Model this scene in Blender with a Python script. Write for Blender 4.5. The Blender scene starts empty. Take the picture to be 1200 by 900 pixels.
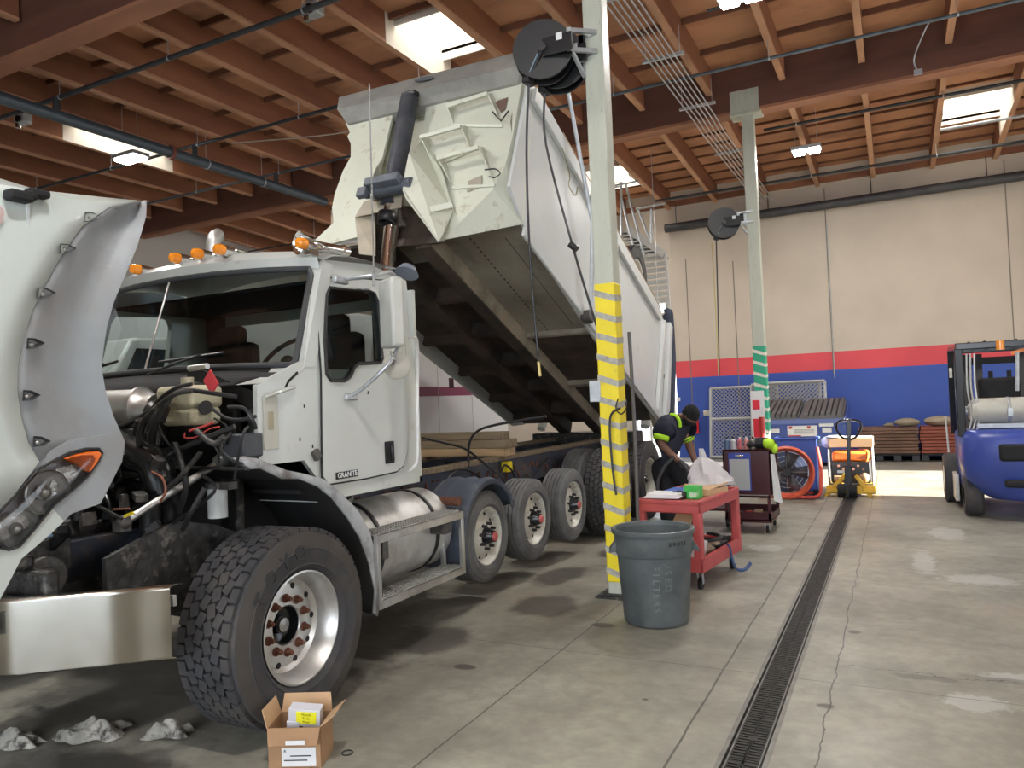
import bpy, math, random
from mathutils import Vector, Matrix
random.seed(7)
PI = math.pi
V = Vector
scene = bpy.context.scene
COL = scene.collection

# ------------------------------------------------------------------ camera
FPX, CH = 885.0, 1.65                                   # focal length in pixels of a 1200x900 frame, eye height
CX = V((0.8902, 0.4532, -0.0416)); CY = V((0.0491, -0.0023, 0.9988)); CZ = V((0.4530, -0.8911, -0.0243))
_y = V((450.0, -2.0, -FPX)).normalized()
_p = V((450.0 - 2000.0, -(2 + 2000 * 0.0425), -FPX))
_u = _y.cross(_p).normalized()
if _u.y < 0: _u = -_u
_x = _y.cross(_u)
CX = V((_x.x, _y.x, _u.x)); CY = V((_x.y, _y.y, _u.y)); CZ = V((_x.z, _y.z, _u.z))
CAM = V((0, 0, CH))
cam_data = bpy.data.cameras.new('camera'); cam_data.sensor_width = 36.0
cam_data.lens = FPX / 1200.0 * 36.0; cam_data.clip_start = 0.05; cam_data.clip_end = 300
cam = bpy.data.objects.new('camera', cam_data); COL.objects.link(cam)
cam.matrix_world = Matrix(((CX.x, CY.x, CZ.x, 0), (CX.y, CY.y, CZ.y, 0), (CX.z, CY.z, CZ.z, CH), (0, 0, 0, 1)))
scene.camera = cam

def at(u, v, axis, val):
    """point of the plane axis=val (0 x, 1 y, 2 z) on the sight line through a photograph pixel"""
    d = CX * (u - 600) + CY * (450 - v) - CZ * FPX
    return CAM + d * ((val - CAM[axis]) / d[axis])

# ------------------------------------------------------------------ world, sun, lights
w = bpy.data.worlds.new('daylight'); scene.world = w; w.use_nodes = True
wn = w.node_tree.nodes; wl = w.node_tree.links
bg = wn['Background']; bg.inputs[0].default_value = (0.80, 0.88, 1.0, 1); bg.inputs[1].default_value = 3.0

def area(name, loc, rot, sx, sy, power, col=(1, 1, 1)):
    l = bpy.data.lights.new(name, 'AREA'); l.shape = 'RECTANGLE'; l.size = sx; l.size_y = sy
    l.energy = power; l.color = col
    o = bpy.data.objects.new(name, l); COL.objects.link(o); o.location = loc; o.rotation_euler = rot
    return o
sl = bpy.data.lights.new('sun', 'SUN'); sl.energy = 42.0; sl.angle = math.radians(0.6); sl.color = (1.0, 0.95, 0.86)
sun = bpy.data.objects.new('sun', sl); COL.objects.link(sun)
sun.rotation_euler = V((-1.0, 0.06, -0.30)).to_track_quat('-Z', 'Y').to_euler()
area('front_fill', (-1.0, -5.6, 3.1), (math.radians(86), 0, 0), 8.5, 3.8, 310, (0.93, 0.97, 1.0))  # added fill lamp behind the camera, set before the front opening
area('side_fill', (8.6, 3.0, 3.0), (0, math.radians(80), 0), 3.0, 6.0, 170, (0.94, 0.97, 1.0))  # added fill lamp; the right wall is solid here
scene.view_settings.view_transform = 'Standard'; scene.view_settings.look = 'None'
scene.view_settings.gamma = 1.0; scene.view_settings.use_curve_mapping = False
scene.view_settings.exposure = 0.28
scene.cycles.max_bounces = 8; scene.cycles.diffuse_bounces = 5
scene.cycles.sample_clamp_indirect = 6.0

# ------------------------------------------------------------------ materials
MATS = {}
def mat(name, col, rough=0.5, metal=0.0, var=0.0, scale=6.0, col2=None, amt=0.5, sc2=3.0, bump=0.0, bscale=40.0,
        emit=None, es=0.0, trans=0.0, alpha=1.0, coat=0.0, stretch=None, width=0.12, rvar=0.0):
    """procedural principled material: base colour with noise variation, a second dirt/wear colour in patches, bump"""
    if name in MATS: return MATS[name]
    m = bpy.data.materials.new(name); m.use_nodes = True
    nt = m.node_tree; N = nt.nodes; L = nt.links
    b = N['Principled BSDF']
    b.inputs['Roughness'].default_value = rough; b.inputs['Metallic'].default_value = metal
    b.inputs['Base Color'].default_value = (*col, 1)
    b.inputs['Transmission Weight'].default_value = trans; b.inputs['Alpha'].default_value = alpha
    b.inputs['Coat Weight'].default_value = coat
    if emit:
        b.inputs['Emission Color'].default_value = (*emit, 1); b.inputs['Emission Strength'].default_value = es
    tc = N.new('ShaderNodeTexCoord'); src = tc.outputs['Object']
    if stretch:
        mp = N.new('ShaderNodeMapping'); mp.inputs['Scale'].default_value = stretch
        L.new(src, mp.inputs[0]); src = mp.outputs[0]
    cur = None
    if var > 0:
        n = N.new('ShaderNodeTexNoise'); n.inputs['Scale'].default_value = scale; n.inputs['Detail'].default_value = 6
        L.new(src, n.inputs['Vector'])
        r = N.new('ShaderNodeValToRGB')
        r.color_ramp.elements[0].position = 0.3; r.color_ramp.elements[1].position = 0.7
        r.color_ramp.elements[0].color = (*[c * (1 - var) for c in col], 1)
        r.color_ramp.elements[1].color = (*[min(1, c * (1 + var * 0.6)) for c in col], 1)
        L.new(n.outputs[0], r.inputs[0]); cur = r.outputs[0]
        if rvar:
            mr = N.new('ShaderNodeMapRange'); mr.inputs[1].default_value = 0.3; mr.inputs[2].default_value = 0.7
            mr.inputs[3].default_value = max(0, rough - rvar); mr.inputs[4].default_value = min(1, rough + rvar)
            L.new(n.outputs[0], mr.inputs[0]); L.new(mr.outputs[0], b.inputs['Roughness'])
    if col2:
        n = N.new('ShaderNodeTexNoise'); n.inputs['Scale'].default_value = sc2; n.inputs['Detail'].default_value = 9
        n.inputs['Roughness'].default_value = 0.65
        L.new(src, n.inputs['Vector'])
        r = N.new('ShaderNodeValToRGB')
        r.color_ramp.elements[0].position = max(0, 0.72 - 0.4 * amt - width * .5); r.color_ramp.elements[0].color = (0, 0, 0, 1)
        r.color_ramp.elements[1].position = min(1, 0.72 - 0.4 * amt + width * .5); r.color_ramp.elements[1].color = (1, 1, 1, 1)
        L.new(n.outputs[0], r.inputs[0])
        mx = N.new('ShaderNodeMix'); mx.data_type = 'RGBA'
        L.new(r.outputs[0], mx.inputs[0])
        if cur: L.new(cur, mx.inputs[6])
        else: mx.inputs[6].default_value = (*col, 1)
        mx.inputs[7].default_value = (*col2, 1); cur = mx.outputs[2]
    if cur: L.new(cur, b.inputs['Base Color'])
    if bump > 0:
        n = N.new('ShaderNodeTexNoise'); n.inputs['Scale'].default_value = bscale; n.inputs['Detail'].default_value = 4
        L.new(src, n.inputs['Vector'])
        bp = N.new('ShaderNodeBump'); bp.inputs['Strength'].default_value = bump; bp.inputs['Distance'].default_value = 0.02
        L.new(n.outputs[0], bp.inputs['Height']); L.new(bp.outputs[0], b.inputs['Normal'])
    MATS[name] = m; return m

def glass_mat(name, tint, fac=0.75, rough=0.03):
    if name in MATS: return MATS[name]
    m = bpy.data.materials.new(name); m.use_nodes = True; nt = m.node_tree; N = nt.nodes; L = nt.links
    N.remove(N['Principled BSDF'])
    t = N.new('ShaderNodeBsdfTransparent'); t.inputs[0].default_value = (*tint, 1)
    g = N.new('ShaderNodeBsdfGlossy'); g.inputs['Roughness'].default_value = rough; g.inputs[0].default_value = (0.9, 0.95, 1, 1)
    f = N.new('ShaderNodeFresnel'); f.inputs[0].default_value = 1.5
    mx = N.new('ShaderNodeMixShader'); L.new(f.outputs[0], mx.inputs[0]); L.new(t.outputs[0], mx.inputs[1]); L.new(g.outputs[0], mx.inputs[2])
    L.new(mx.outputs[0], N['Material Output'].inputs[0]); MATS[name] = m; return m

M_white = mat('white_truck_paint', (0.555, 0.585, 0.56), 0.28, var=0.05, scale=3, col2=(0.42, 0.40, 0.34), amt=0.12, sc2=5, coat=0.3)
M_hood = mat('hood_white_paint', (0.52, 0.57, 0.545), 0.3, var=0.04, scale=2, col2=(0.50, 0.51, 0.47), amt=0.15, sc2=2.5, coat=0.3)
M_flare = mat('grey_fender_plastic', (0.285, 0.305, 0.32), 0.5, var=0.14, scale=3, col2=(0.26, 0.25, 0.245), amt=0.25, sc2=4, width=.3)
M_bed = mat('cream_bed_paint', (0.62, 0.64, 0.54), 0.4, var=0.06, scale=3, col2=(0.40, 0.36, 0.27), amt=0.2, sc2=6)
M_bedside = mat('white_bed_side_paint', (0.58, 0.60, 0.59), 0.3, var=0.05, scale=2, col2=(0.50, 0.48, 0.42), amt=0.1, sc2=5, coat=.2)
M_under = mat('grimy_underbody_cream', (0.38, 0.345, 0.27), 0.6, var=0.3, scale=3, col2=(0.05, 0.04, 0.03), amt=0.33, sc2=1.5, width=.35, bump=.2)
M_underdk = mat('dark_underbody', (0.045, 0.036, 0.030), 0.65, var=0.4, scale=3, col2=(0.12, 0.08, 0.055), amt=0.32, sc2=2.2, width=.3, bump=.2)  # dark tone shared by the underside plates, far sill and cross members
M_beamgrey = mat('grey_primer_beam', (0.27, 0.27, 0.25), 0.55, var=0.12, scale=5, col2=(0.38, 0.37, 0.33), amt=0.3, sc2=3, width=.3)
M_rub = mat('tire_rubber', (0.042, 0.042, 0.046), 0.75, var=0.2, scale=8, col2=(0.085, 0.075, 0.065), amt=0.25, sc2=5, width=.3)
M_rubbrown = mat('dusty_tire_shoulder', (0.060, 0.053, 0.047), 0.8, var=0.2, scale=9)
M_rubold = mat('grey_worn_tire_rubber', (0.13, 0.13, 0.13), 0.8, var=0.2, scale=8, col2=(0.07, 0.07, 0.07), amt=0.3, sc2=6, width=.3)
M_alu = mat('brushed_aluminium', (0.62, 0.62, 0.60), 0.38, 0.85, var=0.12, scale=5, col2=(0.45, 0.43, 0.40), amt=0.25, sc2=6, width=.3, rvar=.1)
M_rimwhite = mat('white_painted_rim', (0.62, 0.61, 0.55), 0.45, 0.1, var=0.08, scale=8, col2=(0.34, 0.30, 0.25), amt=0.25, sc2=9, width=.2)
M_rust = mat('rusty_nut', (0.16, 0.065, 0.04), 0.7, 0.3, var=0.3, scale=30)
M_black = mat('black_plastic', (0.016, 0.016, 0.017), 0.45, var=0.3, scale=10)
M_blackm = mat('black_matt', (0.010, 0.010, 0.011), 0.8)
M_blackgl = mat('black_gloss', (0.012, 0.013, 0.015), 0.22)
M_eng = mat('greasy_engine_black', (0.036, 0.035, 0.034), 0.5, var=0.5, scale=14, col2=(0.16, 0.15, 0.135), amt=0.28, sc2=11, bump=.5, bscale=25)
M_engg = mat('greasy_grey_casting', (0.11, 0.105, 0.10), 0.5, 0.3, var=0.4, scale=12, col2=(0.03, 0.03, 0.03), amt=0.4, sc2=7, bump=.4, bscale=25)
M_navy = mat('dark_navy_chassis', (0.052, 0.065, 0.095), 0.5, var=0.3, scale=6, col2=(0.12, 0.09, 0.07), amt=0.3, sc2=4, width=.2, bump=.15)
M_navyf = mat('navy_plastic_fender', (0.07, 0.085, 0.115), 0.5, var=0.2, scale=5, col2=(0.16, 0.16, 0.17), amt=0.2, sc2=5, width=.2)
M_chrome = mat('chrome', (0.80, 0.80, 0.79), 0.10, 1.0, var=0.04, scale=3)
M_bump = mat('dull_chrome_bumper', (0.46, 0.45, 0.405), 0.17, 1.0, var=0.08, scale=3, rvar=.05)
M_steel = mat('bare_steel', (0.42, 0.42, 0.41), 0.35, 0.9, var=0.2, scale=12)
M_galv = mat('galvanised_steel', (0.50, 0.53, 0.55), 0.45, 0.6, var=0.15, scale=12)
M_hosed = mat('black_hose_rubber', (0.020, 0.020, 0.022), 0.4)
M_lens = mat('clear_lamp_lens', (0.70, 0.70, 0.72), 0.18, 0.25, var=0.35, scale=22, bump=.3, bscale=30, coat=1)
M_amber = mat('amber_lens', (0.85, 0.28, 0.02), 0.2, coat=.6)
M_orange = mat('orange_turn_lens', (0.80, 0.16, 0.02), 0.22, coat=.8)
M_cream = mat('cream_plastic_tank', (0.56, 0.53, 0.38), 0.35, var=0.15, scale=6, col2=(0.20, 0.15, 0.08), amt=0.18, sc2=5, width=.2)
M_red = mat('red_plastic', (0.45, 0.035, 0.03), 0.45)
M_wglass = glass_mat('tinted_windscreen_glass', (0.50, 0.60, 0.58))
M_sglass = glass_mat('side_window_glass', (0.66, 0.74, 0.73))
M_purlin = mat('red_brown_timber', (0.205, 0.075, 0.040), 0.75, var=0.35, scale=1.2, col2=(0.36, 0.155, 0.07), amt=0.30, sc2=0.9, width=.5, stretch=(1, 0.35, 1.6), bump=.15)
M_tan = mat('purlin_underlight_tan', (0.50, 0.27, 0.155), 0.75, var=0.3, scale=3, stretch=(1, .3, 1))  # pale purlin undersides: light from below put into the colour
M_girder = mat('dark_glulam_timber', (0.115, 0.043, 0.028), 0.75, var=0.3, scale=1.5, col2=(0.18, 0.08, 0.05), amt=0.3, sc2=1.2, width=.5, stretch=(0.3, 1, 2.5), bump=.15)
M_deck = mat('plywood_roof_deck', (0.50, 0.245, 0.13), 0.8, var=0.3, scale=1.0, col2=(0.16, 0.07, 0.04), amt=0.22, sc2=1.3, width=.25, stretch=(0.6, 1, 1))
M_sub = mat('sub_purlin_timber', (0.16, 0.065, 0.035), 0.8, var=0.3, scale=2)
M_whitewash = mat('white_painted_timber', (0.75, 0.70, 0.62), 0.6, var=0.06, scale=3)
M_beige = mat('beige_wall_paint', (0.57, 0.50, 0.42), 0.7, var=0.05, scale=0.7, col2=(0.50, 0.44, 0.37), amt=0.35, sc2=0.5, width=.4)
M_post = mat('pale_green_post_paint', (0.47, 0.49, 0.41), 0.5, var=0.06, scale=3, col2=(0.25, 0.25, 0.20), amt=0.12, sc2=8, stretch=(6, 6, 1), width=.15)
M_wood = mat('weathered_timber', (0.22, 0.17, 0.11), 0.8, var=0.35, scale=4, stretch=(0.4, 6, 6), bump=.2)
M_wood2 = mat('fresh_timber', (0.42, 0.29, 0.16), 0.75, var=0.3, scale=4, stretch=(0.4, 6, 6))
M_card = mat('cardboard', (0.36, 0.21, 0.11), 0.8, var=0.08, scale=6)
M_cardin = mat('cardboard_flap', (0.52, 0.34, 0.19), 0.8, var=0.06, scale=6)
M_paper = mat('white_paper', (0.72, 0.73, 0.74), 0.6, var=0.03, scale=6)
M_ink = mat('black_ink', (0.015, 0.015, 0.015), 0.6)
M_seam = mat('dark_seam', (0.02, 0.02, 0.02), 0.8)

# ------------------------------------------------------------------ objects
PM = {}                                                  # world matrices of parents, known without a depsgraph update
def tag(o, label=None, cat=None, group=None, kind=None):
    if label: o['label'] = label
    if cat: o['category'] = cat
    if group: o['group'] = group
    if kind: o['kind'] = kind
    return o
def thing(name, label, cat, loc=(0, 0, 0), rz=0.0, group=None):
    o = bpy.data.objects.new(name, None); COL.objects.link(o); o.location = loc; o.rotation_euler = (0, 0, rz)
    o.empty_display_size = 0.2
    PM[o.name] = Matrix.Translation(V(loc)) @ Matrix.Rotation(rz, 4, 'Z')
    return tag(o, label, cat, group)
def dup(root, loc, rz=None, label=None, group=None):
    r = root.copy(); COL.objects.link(r); r.location = loc
    if rz is not None: r.rotation_euler = (0, 0, rz)
    if label: r['label'] = label
    if group: r['group'] = group
    for ch in list(root.children):
        c = ch.copy(); COL.objects.link(c); c.parent = r
        for g in ch.children:
            d = g.copy(); COL.objects.link(d); d.parent = c
    return r

class MB:
    """collects shapes (world coordinates unless the parent sits at the origin) and links them as ONE mesh object"""
    def __init__(s): s.v = []; s.f = []; s.mi = []; s.cur = 0
    def add(s, vs, fs):
        o = len(s.v); s.v += [V(p) for p in vs]; s.f += [[i + o for i in f] for f in fs]; s.mi += [s.cur] * len(fs); return s
    def box(s, c, d, R=None):
        R = R or Matrix.Identity(3); c = V(c); h = V(d) * 0.5
        vs = [c + R @ V((x * h.x, y * h.y, z * h.z)) for x in (-1, 1) for y in (-1, 1) for z in (-1, 1)]
        return s.add(vs, [(0, 1, 3, 2), (4, 6, 7, 5), (0, 4, 5, 1), (2, 3, 7, 6), (0, 2, 6, 4), (1, 5, 7, 3)])
    def bb(s, x0, x1, y0, y1, z0, z1):
        return s.box(((x0 + x1) / 2, (y0 + y1) / 2, (z0 + z1) / 2), (x1 - x0, y1 - y0, z1 - z0))
    def bar(s, p, q, w, h=None, up=(0, 0, 1)):
        p = V(p); q = V(q); d = (q - p); L = d.length; d.normalize(); up = V(up)
        if abs(d.dot(up)) > 0.98: up = V((0, 1, 0))
        a = d.cross(up).normalized(); b = a.cross(d)
        R = Matrix((a, d, b)).transposed()
        return s.box((p + q) / 2, (w, L, h or w), R)
    def cyl(s, p, q, r, r2=None, n=18, caps=True):
        return s.tube([p, q], [r, r if r2 is None else r2], n, caps)
    def tube(s, pts, r, n=8, caps=True):
        pts = [V(p) for p in pts]; rs = r if isinstance(r, (list, tuple)) else [r] * len(pts)
        d0 = (pts[1] - pts[0]).normalized(); a = d0.orthogonal().normalized()
        vs = []; k = len(pts)
        for i, p in enumerate(pts):
            if i == 0: d = pts[1] - p
            elif i == k - 1: d = p - pts[i - 1]
            else: d = (pts[i + 1] - p).normalized() + (p - pts[i - 1]).normalized()
            d.normalize(); a = (a - d * a.dot(d))
            if a.length < 1e-6: a = d.orthogonal()
            a.normalize(); b = d.cross(a)
            vs += [p + (a * math.cos(2 * PI * j / n) + b * math.sin(2 * PI * j / n)) * rs[i] for j in range(n)]
        fs = [(i * n + j, i * n + (j + 1) % n, (i + 1) * n + (j + 1) % n, (i + 1) * n + j) for i in range(k - 1) for j in range(n)]
        if caps: fs += [tuple(range(n))[::-1], tuple((k - 1) * n + j for j in range(n))]
        return s.add(vs, fs)
    def lathe(s, prof, c, axis, n=32, closed=False):
        """prof: (radius, distance along axis)"""
        ax = V(axis).normalized(); a = ax.orthogonal().normalized(); b = ax.cross(a); c = V(c); vs = []
        for r, h in prof:
            vs += [c + ax * h + (a * math.cos(2 * PI * j / n) + b * math.sin(2 * PI * j / n)) * r for j in range(n)]
        k = len(prof); rng = range(k if closed else k - 1)
        return s.add(vs, [(i * n + j, i * n + (j + 1) % n, ((i + 1) % k) * n + (j + 1) % n, ((i + 1) % k) * n + j) for i in rng for j in range(n)])
    def prism(s, poly, vec):
        """polygon (3-D points) extruded by vec"""
        poly = [V(p) for p in poly]; vec = V(vec); n = len(poly)
        return s.add(poly + [p + vec for p in poly], [tuple(range(n)), tuple(range(n, 2 * n))[::-1]] + [(i, i + n, (i + 1) % n + n, (i + 1) % n) for i in range(n)])
    def grid(s, rows):
        m = len(rows[0]); vs = [p for r in rows for p in r]
        return s.add(vs, [(i * m + j, i * m + j + 1, (i + 1) * m + j + 1, (i + 1) * m + j) for i in range(len(rows) - 1) for j in range(m - 1)])
    def ball(s, c, r, n=14, m=8, sc=(1, 1, 1)):
        c = V(c); vs = [c + V((0, 0, r * sc[2]))]
        for i in range(1, m):
            t = PI * i / m
            vs += [c + V((r * sc[0] * math.sin(t) * math.cos(2 * PI * j / n), r * sc[1] * math.sin(t) * math.sin(2 * PI * j / n), r * sc[2] * math.cos(t))) for j in range(n)]
        vs.append(c - V((0, 0, r * sc[2]))); L = len(vs) - 1
        fs = [(0, 1 + j, 1 + (j + 1) % n) for j in range(n)]
        fs += [(1 + i * n + j, 1 + (i + 1) * n + j, 1 + (i + 1) * n + (j + 1) % n, 1 + i * n + (j + 1) % n) for i in range(m - 2) for j in range(n)]
        fs += [(L, 1 + (m - 2) * n + (j + 1) % n, 1 + (m - 2) * n + j) for j in range(n)]
        return s.add(vs, fs)
    def text(s, txt, origin, right, up, size, depth=0.002, align='CENTER'):
        c = bpy.data.curves.new('t', 'FONT'); c.body = txt; c.size = size; c.extrude = depth / 2; c.align_x = align; c.align_y = 'CENTER'
        c.resolution_u = 2
        o = bpy.data.objects.new('t', c); COL.objects.link(o)
        me = o.to_mesh(); right = V(right).normalized(); up = V(up).normalized(); nn = right.cross(up); origin = V(origin)
        vs = [origin + right * v.co.x + up * v.co.y + nn * v.co.z for v in me.vertices]
        s.add(vs, [tuple(p.vertices) for p in me.polygons]); o.to_mesh_clear()
        bpy.data.objects.remove(o); bpy.data.curves.remove(c); return s
    def build(s, name, m, parent=None, bevel=0.0, smooth=35, solid=0.0, sub=0, origin=None, local=False, label=None, kind=None):
        me = bpy.data.meshes.new(name)
        inv = None
        if parent is not None and not local: inv = PM[parent.name].inverted()
        org = V(origin) if origin is not None else None
        vs = s.v
        if inv is not None: vs = [inv @ v for v in vs]
        if org is not None: vs = [v - org for v in vs]
        me.from_pydata([tuple(v) for v in vs], [], s.f)
        ms = m if isinstance(m, (list, tuple)) else [m]
        for x in ms: me.materials.append(x)
        if len(ms) > 1: me.polygons.foreach_set('material_index', s.mi)
        me.update()
        import bmesh
        bm = bmesh.new(); bm.from_mesh(me); bmesh.ops.recalc_face_normals(bm, faces=bm.faces); bm.to_mesh(me); bm.free()
        if smooth:
            me.polygons.foreach_set('use_smooth', [True] * len(me.polygons)); me.set_sharp_from_angle(angle=math.radians(smooth))
        o = bpy.data.objects.new(name, me); COL.objects.link(o)
        if org is not None: o.location = org
        if parent is not None:
            o.parent = parent; PM[o.name] = PM[parent.name].copy() if not local else PM.get(parent.name, Matrix()).copy()
        else: PM[o.name] = Matrix.Translation(org) if org is not None else Matrix()
        if solid: md = o.modifiers.new('solid', 'SOLIDIFY'); md.thickness = solid; md.offset = 0
        if sub: md = o.modifiers.new('sub', 'SUBSURF'); md.levels = sub; md.render_levels = sub
        if bevel:
            md = o.modifiers.new('bevel', 'BEVEL'); md.width = bevel; md.segments = 2; md.limit_method = 'ANGLE'; md.angle_limit = math.radians(40)
        if label: o['label'] = label
        if kind: o['kind'] = kind
        return o
def cr(pts, k=6):
    """catmull-rom through points"""
    pts = [V(p) for p in pts]; P = [pts[0]] + pts + [pts[-1]]; out = []
    for i in range(1, len(P) - 2):
        for j in range(k):
            t = j / k; a, b, c, d = P[i - 1:i + 3]
            out.append(0.5 * ((2 * b) + (c - a) * t + (2 * a - 5 * b + 4 * c - d) * t * t + (3 * b - a - 3 * c + d) * t ** 3))
    return out + [pts[-1]]
# ================================================================== THE BUILDING
WALL_Y, WALL_L, WALL_R, BACK = 19.7, -18.0, 8.8, -6.0
ZD = 7.35                                                # underside of the roof deck
def zroof(y): return ZD if y < 13.6 else ZD - (y - 13.6) * 0.055

# floor material: worn concrete with joints, cracks, stains and darker patches
def floor_mat():
    m = bpy.data.materials.new('worn_concrete_floor'); m.use_nodes = True; nt = m.node_tree; N = nt.nodes; L = nt.links
    b = N['Principled BSDF']; tc = N.new('ShaderNodeTexCoord'); co = tc.outputs['Object']
    def noise(sc, det=8, rough=.6, vec=None):
        n = N.new('ShaderNodeTexNoise'); n.inputs['Scale'].default_value = sc; n.inputs['Detail'].default_value = det
        n.inputs['Roughness'].default_value = rough; L.new(vec or co, n.inputs['Vector']); return n.outputs[0]
    def ramp(x, p0, p1, c0=(0, 0, 0), c1=(1, 1, 1)):
        r = N.new('ShaderNodeValToRGB'); r.color_ramp.elements[0].position = p0; r.color_ramp.elements[1].position = p1
        r.color_ramp.elements[0].color = (*c0, 1); r.color_ramp.elements[1].color = (*c1, 1); L.new(x, r.inputs[0]); return r.outputs[0]
    def mix(f, a, c):
        x = N.new('ShaderNodeMix'); x.data_type = 'RGBA'
        if isinstance(f, float): x.inputs[0].default_value = f
        else: L.new(f, x.inputs[0])
        for k, q in ((6, a), (7, c)):
            if isinstance(q, tuple): x.inputs[k].default_value = (*q, 1)
            else: L.new(q, x.inputs[k])
        return x.outputs[2]
    def mth(op, a, c=0.0, d=None):
        x = N.new('ShaderNodeMath'); x.operation = op
        for k, q in ((0, a), (1, c), (2, d)):
            if q is None: continue
            if isinstance(q, (int, float)): x.inputs[k].default_value = q
            else: L.new(q, x.inputs[k])
        return x.outputs[0]
    base = ramp(noise(0.9, 10, .68), 0.33, 0.68, (0.185, 0.178, 0.145), (0.385, 0.37, 0.305))
    base = mix(ramp(noise(11, 6), .38, .62), base, mix(0.25, base, (0.10, 0.095, 0.08)))
    base = mix(ramp(noise(0.45, 6), .55, .72), base, (0.27, 0.225, 0.17))
    sp = N.new('ShaderNodeSeparateXYZ'); L.new(co, sp.inputs[0]); X, Y = sp.outputs[0], sp.outputs[1]
    wob = mth('MULTIPLY', mth('SUBTRACT', noise(3.0, 5), 0.5), 0.05)
    def line(src, pos, w, wobble=1.0):
        dd = mth('ABSOLUTE', mth('SUBTRACT', mth('ADD', src, mth('MULTIPLY', wob, wobble)), pos))
        return mth('LESS_THAN', dd, w)
    lines = line(X, -1.0, 0.006, .5)
    for a in (line(X, -0.39, 0.004, 1.6), line(Y, 4.6, 0.003, .3), line(Y, 11.0, 0.006, .3), line(X, -2.05, 0.005, .3), line(X, 3.3, .006, .3)):
        lines = mth('MAXIMUM', lines, a)
    crack = mth('MULTIPLY', line(Y, 4.9, 0.004, 8.0), mth('GREATER_THAN', X, -.4)); crack = mth('MULTIPLY', crack, mth('LESS_THAN', X, .6))
    lines = mth('MAXIMUM', lines, crack)
    # spots: (x, y, rx, ry, colour, sharpness)
    def spot(cx, cy, rx, ry, wb=0.9, sc=4.0):
        ex = mth('DIVIDE', mth('SUBTRACT', X, cx), rx); ey = mth('DIVIDE', mth('SUBTRACT', Y, cy), ry)
        r = mth('SQRT', mth('ADD', mth('MULTIPLY', ex, ex), mth('MULTIPLY', ey, ey)))
        r = mth('ADD', r, mth('MULTIPLY', mth('SUBTRACT', noise(sc, 6, .7), 0.5), wb))
        return ramp(r, 0.75, 1.0, (1, 1, 1), (0, 0, 0))
    for cx, cy, rx, ry in ((-1.98, 5.2, .10, .06), (-.41, 4.25, .05, .035), (-.33, 5.6, .05, .05), (-2.9, 6.55, .22, .45), (-2.6, 5.55, .30, .35), (-2.75, 7.7, .2, .3),
                           (-3.0, 4.5, .3, .35), (-3.3, 2.2, .7, .3), (-2.5, 4.1, .08, .05), (-1.3, 4.0, .02, .02), (-4.0, 3.8, 1.2, 1.6), (-3.9, 1.7, .5, .25)):
        base = mix(mth('MULTIPLY', spot(cx, cy, rx, ry), 0.78), base, (0.055, 0.050, 0.043))  # dark spots; the larger ones lie under the truck and beside its wheels
    for cx, cy, rx, ry in ((0.28, 4.55, .17, .13), (0.62, 5.0, .30, .10), (.15, 8.0, .1, .6), (.55, 7.4, .3, .2), (1.3, 6.2, .3, .3), (.42, 9.6, .2, .4), (-1.3, 8.3, .2, .2)):
        base = mix(mth('MULTIPLY', spot(cx, cy, rx, ry, 2.2, 12), 0.5), base, (0.50, 0.50, 0.48))
    for cx, cy, rx, ry in ((.05, 4.85, .18, .05), (.55, 4.95, .3, .05), (.75, 4.85, .1, .05)):
        base = mix(mth('MULTIPLY', spot(cx, cy, rx, ry, 1.6, 9), 0.6), base, (0.10, 0.095, 0.085))
    base = mix(mth('MULTIPLY', lines, 0.85), base, (0.045, 0.04, 0.035))
    L.new(base, b.inputs['Base Color'])
    rr = N.new('ShaderNodeMapRange'); rr.inputs[1].default_value = .3; rr.inputs[2].default_value = .7
    rr.inputs[3].default_value = .30; rr.inputs[4].default_value = .58; L.new(noise(2.2, 5), rr.inputs[0]); L.new(rr.outputs[0], b.inputs['Roughness'])
    bp = N.new('ShaderNodeBump'); bp.inputs['Strength'].default_value = .15; bp.inputs['Distance'].default_value = .01
    L.new(noise(30, 6), bp.inputs['Height']); L.new(bp.outputs[0], b.inputs['Normal'])
    return m
DX0, DX1 = -0.80, -0.585                                 # trench of the drain
fl = MB()
fl.bb(WALL_L - 1, DX0, BACK, WALL_Y + 14, -0.2, 0); fl.bb(DX1, WALL_R + 8, BACK, WALL_Y + 14, -0.2, 0); fl.bb(DX0, DX1, BACK, WALL_Y + 14, -0.2, -0.07)
tag(fl.build('floor', floor_mat(), smooth=0), 'worn grey concrete shop floor with joints, cracks and stains', kind='structure')

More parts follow.
